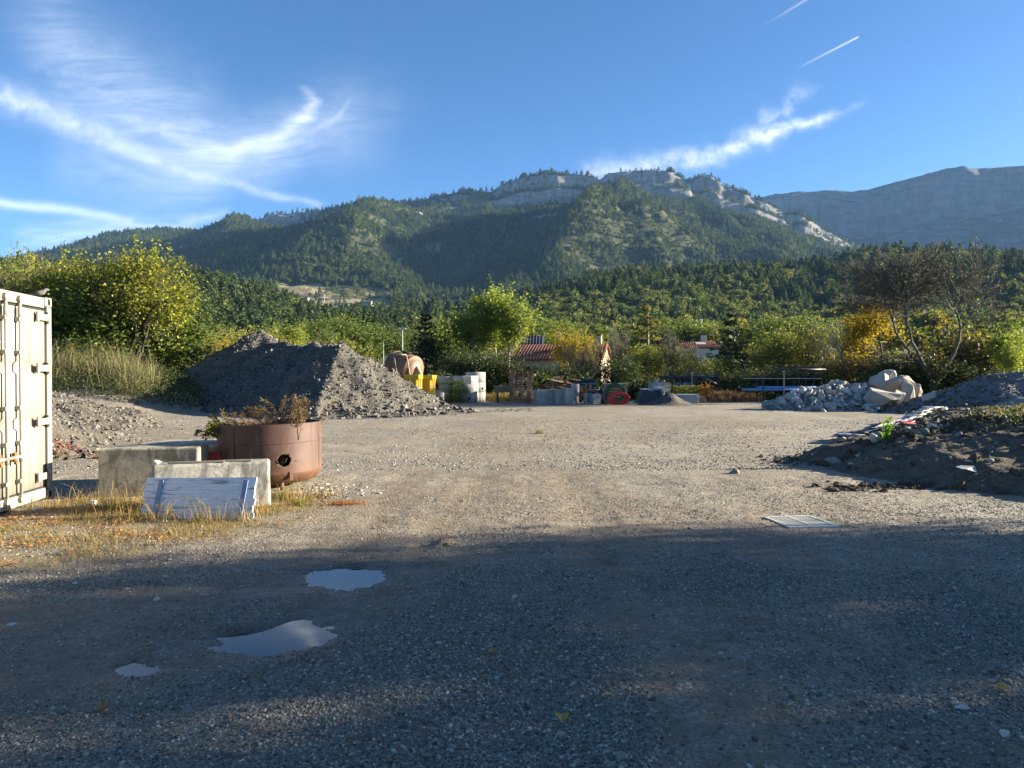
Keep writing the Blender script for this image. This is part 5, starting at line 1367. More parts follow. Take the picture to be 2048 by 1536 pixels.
# torn red plastic behind the blocks
M_red = pm('red_plastic', (0.42, 0.045, 0.035), (0.50, 0.075, 0.055), 6, 0.55, 0.2, 30, spec=0.4)
def red_sheet():
    b = P(400, 903, 9.95)
    pts = [(0.0, 0.0), (0.15, -0.01), (0.24, 0.03), (0.285, 0.125), (0.315, 0.14), (0.325, 0.03), (0.36, 0.015), (0.52, 0.02), (0.52, -0.26), (0.0, -0.26)]
    V = []; 
    for th in (0, 0.012):
        V += [(x, 0.10 * math.sin(x * 9) * 0.6 + th, z) for x, z in pts]
    n = len(pts); Fc = [tuple(range(n)), tuple(range(2 * n - 1, n - 1, -1))] + [(i, n + i, n + (i + 1) % n, (i + 1) % n) for i in range(n)]
    t = thing('red_barrier', 'torn red plastic barrier piece between the concrete block and the tank', 'red plastic', (b.x, b.y, b.z))
    MB().poly(V, Fc).build('torn_sheet', M_red, t)
    MB().box((0.44, 0.06, -0.12), (0.16, 0.03, 0.27), (0.15, 0, 0.25), 0.006).build('panel', M_red, t)
    MB().tube([(0.1, 0.06, -0.28), (0.1, 0.06, -0.9)], 0.02, 8).build('post', M_red, t)
    MB().tube([(0.44, 0.06, -0.2), (0.44, 0.06, -0.9)], 0.02, 8).build('post', M_red, t)
red_sheet()

# ------------------------------------------------------------------ drain grate
M_galv = pm('galvanised_steel', (0.55, 0.52, 0.44), (0.70, 0.67, 0.58), 9, 0.6, 0.2, 40)
def grate():
    A = G(1545, 1036); B = G(1625, 1032); C_ = G(1658, 1054); D = G(1575, 1057)
    c = (A + B + C_ + D) / 4; yaw = math.atan2(B.y - A.y, B.x - A.x) * 0.4 + R(3); z0 = float(near_z(np.array(c.x), np.array(c.y)))
    t = thing('drain_grate', 'square steel drain grate set in the gravel', 'drain grate', (c.x, c.y, z0 + 0.001), yaw)
    s = 0.265
    fr = MB()
    for sg in (-1, 1): fr.box((sg * s, 0, 0), (0.035, 2 * s + 0.035, 0.03), bevel=0.004); fr.box((0, sg * s, 0), (2 * s - 0.037, 0.035, 0.03), bevel=0.004)
    fr.box((0, 0, 0), (0.03, 2 * s - 0.037, 0.028), bevel=0.003)
    fr.build('frame', M_galv, t)
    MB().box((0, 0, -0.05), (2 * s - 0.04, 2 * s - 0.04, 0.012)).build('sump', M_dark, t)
    bar = MB().box((0, 0, 0), (s - 0.037, 0.024, 0.008), bevel=0.002).data('bar', M_galv)
    for sx in (-1, 1):
        for k in range(8): put('bar', bar, t, (sx * s / 2, -0.213 + 0.061 * k, 0.006))
grate()

# ------------------------------------------------------------------ litter on and beside the soil bank
def bz(x, y): return float(bank_z(np.array(x), np.array(y)))
M_plastic = pm('pale_blue_plastic', (0.24, 0.28, 0.34), (0.36, 0.39, 0.44), 4, 0.4, 0.6, 9, spec=0.5, bdist=0.06)
M_white_pl = pm('white_plastic', (0.46, 0.46, 0.44), (0.58, 0.58, 0.56), 5, 0.5, 0.3, 14)
def sheeting(label, pa, pb, w, seed, mat, amp=0.05):
    n, m = 40, 12; g = np.random.default_rng(seed); V = []
    dx, dy = pb.x - pa.x, pb.y - pa.y; L = math.hypot(dx, dy); ux, uy = dx / L, dy / L
    for i in range(n):
        for j in range(m):
            s = L * i / (n - 1); q = (j / (m - 1) - 0.5) * w * (0.7 + 0.5 * float(vnoise(np.array(s * 0.9), np.array(seed * 1.0), 5)))
            x = pa.x + ux * s - uy * q; y = pa.y + uy * s + ux * q
            V.append((x, y, max(bz(x, y), 0.0) + 0.02 + amp * float(ridged(np.array(x * 2.6), np.array(y * 2.6), 3, seed))))
    o = mesh_np('plastic_sheet', V, grid_faces(n, m), mat, None, True); md = o.modifiers.new('thickness', 'SOLIDIFY'); md.thickness = 0.004
    tag(o, label, 'plastic sheet'); return o
sheeting('crumpled pale blue plastic sheeting along the left foot of the soil bank', G(1690, 888), G(1800, 866), 0.95, 21, M_plastic, 0.22)
sheeting('white plastic scraps farther back along the soil bank', G(1815, 856), G(1885, 842), 0.7, 23, M_white_pl, 0.25)
p = P(1816, 846, 17.2); q = G(1790, 858)
o = MB().box((0, 0, 0.02), (0.42, 0.20, 0.05), (0.2, 0.08, 0.2), 0.02).box((0.1, 0.12, 0.04), (0.25, 0.15, 0.05), (0.1, -0.2, 0.5), 0.02).build('red_scrap', M_red, None, (p.x, p.y, bz(p.x, p.y) + 0.10)); tag(o, 'flat red plastic scrap on the back of the soil bank', 'plastic scrap')
a = P(1930, 946, 10.25)
def on_bank(px, py):
    for d in np.arange(8.0, 26, 0.03):
        w = P(px, py, d)
        if w.z <= bz(w.x, w.y): return Vector((w.x, w.y, bz(w.x, w.y)))
    return G(px, py)
a = on_bank(1930, 946)
o = MB().poly([(-0.14, 0, 0.03), (-0.06, 0.02, 0.045), (0.12, 0.0, 0.035), (0.125, -0.05, -0.04), (-0.02, -0.05, 0.005), (-0.10, -0.04, 0.012), (-0.14, 0.014, 0.036), (-0.06, 0.034, 0.051), (0.12, 0.014, 0.041), (0.125, -0.036, -0.034), (-0.02, -0.036, 0.011), (-0.10, -0.026, 0.018)],
             [(0, 1, 2, 3, 4, 5), (11, 10, 9, 8, 7, 6)] + [(i, 6 + i, 6 + (i + 1) % 6, (i + 1) % 6) for i in range(6)]).build('white_shard', M_white_pl, None, a + Vector((0, -0.03, 0.05))); tag(o, 'white broken shard lying on the dark face of the soil bank', 'shard')
# a bright green sapling and low weeds on the bank
M_fresh = leaf_mat('fresh_green', [(0.10, 0.22, 0.02), (0.14, 0.27, 0.03), (0.18, 0.30, 0.04), (0.12, 0.20, 0.03)], 0.55)
g = np.random.default_rng(631)
sp_ = on_bank(1771, 889); t = thing('sapling', 'bright green sapling growing on the left of the soil bank', 'sapling', sp_)
segs = []; Q = []; D = []
for i in range(4):
    s_, q_, d_ = plume(g, (g.normal() * 0.02, g.normal() * 0.02, -0.02), (g.normal() * 0.12, g.normal() * 0.12, 1), 0.52 - 0.07 * i, (0, 0, 0), 26, 0.05, 0.07); segs += s_; Q.append(q_); D.append(d_)
V, Fq = tubes_np(segs, 4); mesh_np('stem', V, Fq, M_greenweed, t); Q = np.concatenate(Q); V, Fq = cards(Q, 0.042 * g.uniform(0.6, 1.2, len(Q)), g, 0.55, 0, np.concatenate(D)); mesh_np('leaves', V, Fq, M_fresh, t)
def weed_patch(name, label, cat, pos, size, aspect, mat, seed, upb=0.5):
    g = np.random.default_rng(seed); V, Fq = cards(pos, size, g, aspect, upb); o = mesh_np(name, V, Fq, mat); tag(o, label, cat, kind='stuff'); return o
n = 3800; X = g.normal(10.2, 1.2, n); Y = 12.6 + 0.25 * (X - 9.5) + g.normal(0, 0.6, n); k_ = X > 8.0 + 0.6 * g.random(n); X, Y = X[k_], Y[k_]
Z = bank_z(X, Y) + 0.28 * g.random(len(X)) ** 1.6
weed_patch('bank_weeds', 'green and yellow weeds on top of the soil bank', 'weeds', np.stack([X, Y, Z], -1), 0.042, 0.3, leaf_mat('bank_weed', [(0.05, 0.08, 0.018), (0.09, 0.12, 0.025), (0.17, 0.16, 0.04), (0.06, 0.07, 0.02), (0.20, 0.16, 0.07)], 0.4), 633)
n = 900; X = g.uniform(6.8, 11, n); Y = g.uniform(8.4, 14, n); d = poly_sd(X, Y, BANK); k_ = (d > 0.3) & (vnoise(X * 1.5, Y * 1.5, 635) > 0.55); X, Y = X[k_], Y[k_]
weed_patch('bank_weeds', 'sparse pale weeds on the dark face of the soil bank', 'weeds', np.stack([X, Y, bank_z(X, Y) + 0.12 * g.random(len(X)) ** 2], -1), 0.035, 0.22, leaf_mat('pale_weed', [(0.08, 0.10, 0.05), (0.14, 0.15, 0.09), (0.06, 0.08, 0.03)], 0.35), 637)

# ------------------------------------------------------------------ dry grass, fallen leaves, single leaves
M_straw = leaf_mat('dry_grass', [(0.30, 0.20, 0.065), (0.40, 0.28, 0.11), (0.46, 0.35, 0.17), (0.22, 0.16, 0.055), (0.15, 0.15, 0.045), (0.38, 0.24, 0.08)], 0.4)
M_fallen = leaf_mat('fallen_leaves', [(0.40, 0.145, 0.04), (0.48, 0.20, 0.06), (0.32, 0.11, 0.035), (0.26, 0.12, 0.05), (0.52, 0.27, 0.09), (0.20, 0.10, 0.045)], 0.3)
def blades(X, Y, Z, h, w, g, lean=0.4):
    n = len(X); a = g.random(n) * 2 * pi; l = g.normal(size=(n, 2)) * lean
    base = np.stack([X, Y, Z], -1); wd = np.stack([np.cos(a) * w, np.sin(a) * w, np.zeros(n)], -1)
    mid = base + np.stack([l[:, 0] * h * 0.35, l[:, 1] * h * 0.35, h * 0.6], -1); tip = base + np.stack([l[:, 0] * h, l[:, 1] * h, h * (1 - 0.25 * np.hypot(l[:, 0], l[:, 1]))], -1)
    V = np.stack([base - wd, base + wd, mid + wd * 0.7, mid - wd * 0.7, tip + wd * 0.12, tip - wd * 0.12], 1).reshape(-1, 3)
    i = np.arange(n)[:, None] * 6
    return V, np.concatenate([i + np.array([[0, 1, 2, 3]]), i + np.array([[3, 2, 4, 5]])])
g = np.random.default_rng(641)
n = 70000; X = g.uniform(-9, -2, n); Y = g.uniform(4.7, 10.2, n); gm = grass_mask(X, Y) * sstep(0.36, 0.62, vnoise(X * 1.9, Y * 1.9, 643) * 0.6 + vnoise(X * 5, Y * 5, 645) * 0.4)
k_ = g.random(n) < gm; X, Y = X[k_], Y[k_]
h = 0.025 + 0.07 * g.random(len(X)) ** 2.2
V, Fq = blades(X, Y, yard_surface(X, Y) - 0.005, h, 0.0028, g, 0.8); o = mesh_np('dry_grass', V, Fq, M_straw); tag(o, 'short dry grass beside the container and blocks', 'grass', kind='stuff')
# taller tufts round the blocks and board
tu = [(-4.6, 8.35), (-4.4, 8.0), (-4.15, 7.85), (-3.8, 7.8), (-3.4, 7.8), (-3.0, 7.85), (-2.85, 8.2), (-5.0, 8.6), (-5.4, 9.0), (-2.75, 9.0), (-2.9, 9.3), (-5.6, 8.6), (-4.8, 8.9), (-2.5, 9.4)]
X = np.concatenate([g.normal(a, 0.13, 90) for a, b in tu]); Y = np.concatenate([g.normal(b, 0.08, 90) for a, b in tu])
h = 0.08 + 0.26 * g.random(len(X)) ** 2.5
V, Fq = blades(X, Y, np.zeros(len(X)), h, 0.0028, g, 0.45); o = mesh_np('tall_grass', V, Fq, M_straw); tag(o, 'taller grass tufts round the concrete blocks and the blue board', 'grass', kind='stuff')
for i, (px, py, L, bx) in enumerate([(350, 1042, 0.34, -0.5), (395, 1044, 0.42, -0.35), (425, 1044, 0.40, -0.45), (300, 1036, 0.46, 0.6), (255, 1028, 0.40, -0.2)]):
    p = G(px, py); S_, q_, d_ = plume(g, (0, 0, -0.01), (bx * 0.4, 0.05, 1), L, (bx, 0.1, -0.25), 24, 0.01, 0.02)
    t = thing('grass_stalk', ['pale grass stalk in front of the left of the blue board', 'thin grass stalk leaning in front of the middle of the board', 'thin grass stalk just right of the board middle', 'bent grass stalk at the left end of the blue board', 'grass stalk between the large block and the grass'][i], 'grass stalk', p, 0, 'grass stalks by the board')
    V, Fq = tubes_np(S_, 4); V[:, :] = V; mesh_np('stem', V, Fq, M_straw, t); V, Fq = cards(q_, 0.022, g, 0.16, 0, d_); mesh_np('seed_head', V, Fq, M_straw, t)
n = 16000; X = g.uniform(-9, -2.2, n); Y = g.uniform(4.8, 9.6, n)
gm = grass_mask(X, Y) * sstep(0.42, 0.62, vnoise(X * 1.3 + 5, Y * 2.2, 647) * 0.6 + vnoise(X * 4, Y * 4, 649) * 0.4); k_ = g.random(n) < gm * 0.85; X, Y = X[k_], Y[k_]
V, Fq = cards(np.stack([X, Y, yard_surface(X, Y) + 0.012 + 0.015 * g.random(len(X))], -1), 0.022 * g.uniform(0.6, 1.4, len(X)), g, 0.6)
V[:, 2] = 0.4 * V[:, 2] + 0.6 * np.repeat(yard_surface(X, Y) + 0.014, 4)
o = mesh_np('fallen_leaves', V, Fq, M_fallen); tag(o, 'orange brown fallen leaves in the dry grass', 'leaves', kind='stuff')
# patch of brown needles on the gravel
p = G(690, 1009); n = 900; X = p.x + g.normal(0, 0.14, n); Y = p.y + g.normal(0, 0.07, n)
V, Fq = cards(np.stack([X, Y, yard_surface(X, Y) + 0.008 + 0.02 * g.random(n)], -1), 0.022, g, 0.10); o = mesh_np('needle_litter', V, Fq, M_fallen); tag(o, 'patch of rusty brown needles on the gravel right of the tank', 'litter', kind='stuff')
# green tufts at the tank foot
for i, (px, py, lab) in enumerate([(560, 1000, 'green grass tuft in front of the rusty tank'), (600, 1012, 'small green grass tuft right of the blue board')]):
    p = G(px, py); n = 60; X = g.normal(0, 0.04, n); Y = g.normal(0, 0.03, n); V, Fq = blades(X, Y, np.zeros(n) - 0.01, 0.06 + 0.10 * g.random(n), 0.004, g, 0.7); o = mesh_np('grass_tuft', V, Fq, M_greenweed); o.location = (p.x, p.y, 0); tag(o, lab, 'grass tuft')
p = G(1078, 868); n = 60; V, Fq = blades(g.normal(0, 0.07, n), g.normal(0, 0.05, n), np.zeros(n), 0.08 + 0.1 * g.random(n), 0.006, g, 0.6); o = mesh_np('grass_tuft', V, Fq, M_greenweed); o.location = (p.x, p.y, 0); tag(o, 'lone green tuft in the middle of the yard', 'grass tuft')
# single leaves on the dark gravel
M_yleaf = leaf_mat('yellow_leaf', [(0.42, 0.28, 0.05), (0.48, 0.34, 0.08)], 0.3); M_bleaf = leaf_mat('brown_leaf', [(0.20, 0.11, 0.05), (0.26, 0.15, 0.07)], 0.2)
def leaf_thing(px, py, s, rot, mat, label):
    p = G(px, py); z = float(yard_surface(np.array(p.x), np.array(p.y))) + 0.014
    t = thing('fallen_leaf', label, 'leaf', (p.x, p.y, z), rot, 'single leaves on the gravel')
    pts = []
    for k in range(15):
        a = 2 * pi * k / 15; r = s * (0.62 + 0.38 * abs(cos(2.5 * a / 1.0))) * (1.0 if k else 0.4)
        pts.append((r * cos(a), r * sin(a), 0.35 * r * abs(sin(a)) + 0.002 + 0.004 * (k % 2)))
    V = [(0, 0, 0)] + pts; MB().poly(V, [(0, 1 + k, 1 + (k + 1) % 15) for k in range(15)]).build('blade', mat, t)
    MB().tube([(0, 0, 0), (-s * 0.8, 0.0, 0.004), (-s * 1.5, s * 0.15, 0.0)], 0.0016, 5).build('stalk', mat, t)
for a in [(983, 1313, 0.026, 0.3, M_yleaf, 'small orange yellow leaf on the dark gravel right of the large puddle'), (1125, 1437, 0.036, 1.7, M_yleaf, 'yellow leaf with its stalk towards the camera on the shaded gravel'),
          (2003, 1385, 0.032, 2.4, M_yleaf, 'yellow leaf on the shaded gravel at the right'), (1112, 1273, 0.022, 4.0, M_bleaf, 'small brown leaf on the gravel in mid shade'),
          (208, 1424, 0.04, 0.8, M_bleaf, 'brown leaf beside a pale stone on the muddy track'), (418, 1134, 0.035, 2.2, M_bleaf, 'curled brown leaf above the far puddle at the left'), (1230, 1101, 0.03, 1.1, M_yleaf, 'yellow leaf lying in the streak of sun at the shadow edge'), (295, 1299, 0.03, 5.1, M_bleaf, 'brown leaf left of the large puddle')]:
    leaf_thing(*a)
o = put('stone', rock_mesh(331, M_white_st, 14, 1, 0.1, (1, .8, .6), 'stone', True, 0.18), None, G(2010, 1476) + Vector((0, 0, 0.02)), (0, 0, 1), (0.038, 0.034, 0.03)); tag(o, 'round white stone at the right of the near gravel', 'stone')
o = put('stone', rock_mesh(333, M_white_st, 14, 1, 0.1, (1, .7, .5), 'stone', True, 0.1), None, G(1922, 1424) + Vector((0, 0, 0.02)), (0, 0, 0.2), (0.05, 0.04, 0.03)); tag(o, 'flat pale stone near the right yellow leaf', 'stone')
o = put('stone', rock_mesh(335, M_white_st, 14, 1, 0.1, (1, .7, .5), 'stone', True, 0.1), None, G(22, 1254) + Vector((0, 0, 0.015)), (0, 0, 0.5), (0.04, 0.035, 0.03)); tag(o, 'pale flat stone at the far left of the shaded track', 'stone')
# rubble spill at the right foot of the tank
n = 260; p = G(655, 985); X = p.x + g.normal(0, 0.25, n); Y = p.y + g.normal(0, 0.35, n)
strew('stone_spill', X, Y, 0.012 + 0.045 * g.random(n) ** 2.5, [src(RUB[0]), src(RUB[2])], g, label='pale stones strewn at the right foot of the tank', cat='stones')
# ------------------------------------------------------------------ building materials stored along the far edge of the yard
def gz(x, y): return float(yard_surface(np.array(x), np.array(y)))
M_yellow = pm('yellow_plastic', (0.62, 0.40, 0.02), (0.70, 0.47, 0.035), 2, 0.45, 0.1, 20, spec=0.4)
M_brown_pl = pm('brown_plastic', (0.17, 0.095, 0.055), (0.24, 0.14, 0.085), 2, 0.5, 0.2, 14, spec=0.4)
M_teal = pm('teal_plastic', (0.08, 0.22, 0.17), (0.13, 0.30, 0.24), 2, 0.5, 0.2, 14, spec=0.4)
M_tan = pm('tan_tube', (0.42, 0.32, 0.18), (0.52, 0.42, 0.27), 4, 0.6, 0.2, 20)
M_wood = pm('pallet_wood', (0.20, 0.145, 0.095), (0.36, 0.28, 0.20), 2.5, 0.9, 0.5, 24, stretch=(1, 6, 6))
M_wood_red = pm('reddish_wood', (0.26, 0.11, 0.055), (0.36, 0.18, 0.10), 2.5, 0.9, 0.5, 24, stretch=(1, 6, 6))
M_steel = pm('dark_steel', (0.045, 0.045, 0.05), (0.09, 0.085, 0.08), 5, 0.6, 0.3, 30, metal=0.3)
M_steel_pale = pm('pale_steel', (0.30, 0.30, 0.29), (0.42, 0.41, 0.39), 5, 0.5, 0.2, 30, metal=0.3)
M_pipe_dark = pm('dark_violet_pipe', (0.030, 0.026, 0.045), (0.05, 0.042, 0.065), 3, 0.45, 0.1, 20, spec=0.4)
M_pipe_blue = pm('blue_pipe', (0.10, 0.22, 0.50), (0.15, 0.30, 0.58), 3, 0.4, 0.1, 20, spec=0.5)
M_tarp = pm('black_tarpaulin', (0.02, 0.02, 0.022), (0.04, 0.04, 0.042), 3, 0.45, 0.8, 8, spec=0.5, bdist=0.06)
M_tarp_w = pm('white_tarpaulin', (0.42, 0.46, 0.50), (0.56, 0.58, 0.60), 3, 0.5, 0.6, 8, bdist=0.05)
M_green_hose = pm('green_hose', (0.012, 0.085, 0.05), (0.03, 0.13, 0.08), 5, 0.45, 0.1, 20, spec=0.4)
M_red_hose = pm('red_hose', (0.48, 0.03, 0.03), (0.58, 0.05, 0.045), 5, 0.45, 0.1, 20, spec=0.4)

# two yellow bins with wide rims and fluted sides
def yellow_bin(px0, px1, top, d, label):
    x0, x1 = PX(px0, d), PX(px1, d); w = x1 - x0; H = P(0, top, d).z
    t = thing('yellow_bin', label, 'bin', ((x0 + x1) / 2, d, gz((x0 + x1) / 2, d)), R(-8), 'yellow bins behind the gravel heap')
    b = MB(); b.box((0, 0, H * 0.42), (w * 0.80, w * 0.80, H * 0.84), bevel=0.03, taper=0.86)
    b.build('body', M_yellow, t)
    f = MB()
    for sx in (-0.28, 0.28):
        for sg in (-1, 1):
            f.tube([(sx * w, sg * w * 0.385, H * 0.84), (sx * w * 0.88, sg * w * 0.335, 0.02)], w * 0.135, 14)
            f.tube([(sg * w * 0.385, sx * w, H * 0.84), (sg * w * 0.335, sx * w * 0.88, 0.02)], w * 0.135, 14)
    f.build('flutes', M_yellow, t)
    r = MB()
    for (cx, cy, sx, sy) in ((0, -1, 1, 0), (0, 1, 1, 0), (-1, 0, 0, 1), (1, 0, 0, 1)):
        r.box((cx * w * 0.47, cy * w * 0.47, H * 0.90), ((w * 1.0 if sx else w * 0.10), (w * 1.0 if sy else w * 0.10), H * 0.15), bevel=0.02)
    r.build('rim', M_yellow, t)
    return t
yellow_bin(812, 842, 748, 39.5, 'yellow plastic bin nearer the gravel heap')
yellow_bin(840, 869, 749, 40.8, 'yellow plastic bin nearer the concrete rings')

# ribbed brown tank on its side with a tan frame, teal tank beside
def tanks():
    d = 42.5; c = P(797, 735, d); r = 0.90
    t = thing('ribbed_tank', 'big ribbed brown plastic tank lying behind the yellow bins', 'tank', (c.x, d, gz(c.x, d)), R(-35), tilt=(R(0), R(12)))
    prof = [(0.25, -0.85)]
    for i in range(6):
        z = -0.85 + 1.7 * i / 6; prof += [(r * 0.94, z + 0.02), (r, z + 0.07), (r, z + 0.20), (r * 0.94, z + 0.25)]
    prof += [(0.62, 0.92), (0.60, 0.98), (0.25, 1.0)]
    MB().lathe(prof, 36).build('shell', M_brown_pl, t, (0, 0, c.z), (0, pi / 2, 0))
    MB().lathe([(0.02, 0), (0.27, 0), (0.27, 0.12), (0.02, 0.12)], 24).build('lid', M_dark, t, (0.05, 0, c.z + 0.88), (0, 0, 0))
    cr = MB()
    for x in (-0.6, 0.6): cr.box((x, 0, (c.z - 0.85) / 2), (0.12, 1.3, max(0.1, c.z - 0.80)))
    cr.build('cradle', M_wood, t)
    q0 = P(787, 708, 41.2); q1 = P(796, 749, 40.9); q2 = P(813, 710, 41.2); q3 = P(822, 749, 40.9)
    f = thing('tube_frame', 'tan tubular frame standing in front of the brown tank', 'frame', (q0.x, 41.2, gz(q0.x, 41.2)))
    o = Vector((q0.x, 41.2, gz(q0.x, 41.2)))
    MB().tube([q0 - o, q2 - o], 0.045, 8).build('top_bar', M_tan, f)
    for a, b_ in ((q0, q1), (q2, q3)):
        e = Vector((b_.x + (b_.x - a.x) * 0.9, 40.6, 0.0)); MB().tube([a - o, e - o], 0.035, 8).build('leg', M_tan, f)
    tc = P(829, 738, 41.8)
    t2 = thing('teal_tank', 'teal plastic tank with pale feet between the brown tank and the trees', 'tank', (tc.x, 41.8, gz(tc.x, 41.8)), R(-12), tilt=(0, R(9)))
    MB().box((0, 0, 0.85), (0.62, 0.9, 1.55), bevel=0.10, taper=1.1).build('shell', M_teal, t2)
    rb = MB()
    for x in (-0.30, -0.12): rb.box((x, -0.46, 0.9), (0.055, 0.06, 1.35), bevel=0.02)
    rb.build('rib', M_steel_pale, t2)
    for i, x in enumerate((-0.12, 0.14)):
        MB().tube([(x, 0, 1.5), (x - 0.05, -0.05, 1.78), (x - 0.24, -0.1, 2.05), (x - 0.34, -0.1, 2.12)], [0.13, 0.12, 0.10, 0.07], 10).build('horn', M_tan, t2)
    MB().lathe([(0.01, 0), (0.11, 0), (0.11, 0.05), (0.01, 0.05)], 18).build('plug', M_dark, t2, (0.18, -0.47, 0.8), (pi / 2, 0, 0))
tanks()

# concrete manhole rings in stacks
def ring_mesh(r, h, wall=0.11, n=14, chamfer=0.03):
    return MB().lathe([(r - wall, 0.0), (r, 0.0), (r, h - chamfer), (r - chamfer, h), (r - wall, h)], n, smooth=(n > 20), closed=True).data('ring', M_conc_grey)
def ring(px, d, r, z, h, label, n=28, yaw=0.0):
    x = PX(px, d); o = put('concrete_ring', ring_mesh(r, h, 0.10, n), None, (x, d, gz(x, d) + z), (0, 0, yaw)); tag(o, label, 'concrete ring', 'stacked concrete rings'); return o
def hk(y0, y1, d): return (y1 - y0) * d / F
d = 43.0
for i, (z0, h) in enumerate([(0.0, 0.55), (0.552, 0.55), (1.104, 0.50)]):
    ring(931, d, 0.80 - 0.01 * i, z0, h, ['bottom ring of the middle concrete ring stack', 'second ring of the middle concrete ring stack', 'wide top ring of the middle concrete ring stack'][i], 28 if i < 2 else 10, 0.2)
d = 43.9
for i, (z0, h) in enumerate([(0.0, 0.60), (0.602, 0.60), (1.204, 0.62)]):
    ring(951, d, 0.62, z0, h, ['bottom ring of the tall sunlit right ring stack', 'middle ring of the tall sunlit right ring stack', 'top ring of the tall sunlit right ring stack'][i], 28, 0.4)
d = 43.4
for i, (px, z0, h, r) in enumerate([(889, 0.0, 0.72, 0.50), (892, 0.722, 0.42, 0.46), (893, 1.144, 0.42, 0.60)]):
    ring(px, d, r, z0, h, ['bottom ring of the shaded left ring stack', 'narrow middle ring of the shaded left ring stack', 'wide top ring of the shaded left ring stack'][i], 28)
ring(874, 42.0, 0.42, 0, 0.62, 'single grey ring standing beside the yellow bins')
# dark discs on the rings' sides, standing for the shade inside pipe sockets
for (px, d, r, z, a) in ((951, 43.9, 0.62, 0.82, -42), (931, 43.0, 0.79, 0.25, -70)):
    x = PX(px, d); o = MB().lathe([(0.005, -0.02), (0.075, -0.02), (0.075, 0.012), (0.005, 0.012)], 16).build('pipe_socket', M_dark, None, (x + (r - 0.003) * cos(R(a)), d + (r - 0.003) * sin(R(a)), gz(x, d) + z), (pi / 2, 0, R(a + 90))); tag(o, 'dark pipe socket in the ' + ('tall right' if px == 951 else 'middle') + ' ring stack', 'socket')

# pallets
def pallet_proto(mat):
    r = bpy.data.objects.new('pallet', None)
    deck = MB().box((0, 0, 0), (1.2, 0.10, 0.022), bevel=0.002).data('deck_board', mat)
    br = MB().box((0, 0, 0), (0.10, 0.8, 0.022), bevel=0.002).data('cross_board', mat)
    bl = MB().box((0, 0, 0), (0.10, 0.10, 0.078), bevel=0.003).data('block', mat)
    sk = MB().box((0, 0, 0), (1.2, 0.10, 0.022), bevel=0.002).data('skid', mat)
    return deck, br, bl, sk
PAL = {m.name: pallet_proto(m) for m in (M_wood, M_wood_red)}
def pallet(loc, yaw, mat, label, group, tilt=(0, 0)):
    deck, br, bl, sk = PAL[mat.name]; t = thing('pallet', label, 'pallet', loc, yaw, group, tilt)
    for i in range(5): put('deck_board', deck, t, (0, -0.35 + 0.175 * i, 0.133))
    for x in (-0.55, 0, 0.55): put('cross_board', br, t, (x, 0, 0.111))
    for x in (-0.55, 0, 0.55):
        for y in (-0.35, 0, 0.35): put('block', bl, t, (x, y, 0.061))
    for y in (-0.35, 0, 0.35): put('skid', sk, t, (0, y, 0.011))
    return t
d = 42.0; px_c = 1042; x = PX(px_c, d); gpal = random.Random(3)
names = ['lowest', 'second', 'third', 'fourth', 'fifth', 'sixth', 'seventh', 'eighth', 'ninth', 'tenth', 'eleventh', 'twelfth', 'topmost']
for i in range(13):
    pallet((x + gpal.uniform(-0.05, 0.05), d + gpal.uniform(-0.04, 0.04), gz(x, d) + 0.146 * i), R(14 + gpal.uniform(-5, 5)), M_wood_red if i > 10 else M_wood, names[i] + (' pallet of the tall pallet stack' if i == 12 else ' pallet from the ground in the tall pallet stack'), 'pallets in the tall stack')
# short timbers on bearers left of the pallets
x = PX(1008, 42.6); t = thing('timber_stack', 'short stack of sawn timber left of the pallets', 'timber stack', (x, 42.6, gz(x, 42.6)), R(4))
tb = MB().box((0, 0, 0), (1.15, 0.14, 0.07), bevel=0.004).data('timber', M_wood); be = MB().box((0, 0, 0), (0.12, 0.7, 0.62)).data('bearer', M_steel)
for k in (-0.4, 0.4): put('bearer', be, t, (k, 0, 0.31))
for r_ in range(5):
    for c_ in range(4): put('timber', tb, t, (gpal.uniform(-0.08, 0.08), -0.25 + 0.16 * c_, 0.66 + 0.075 * r_))

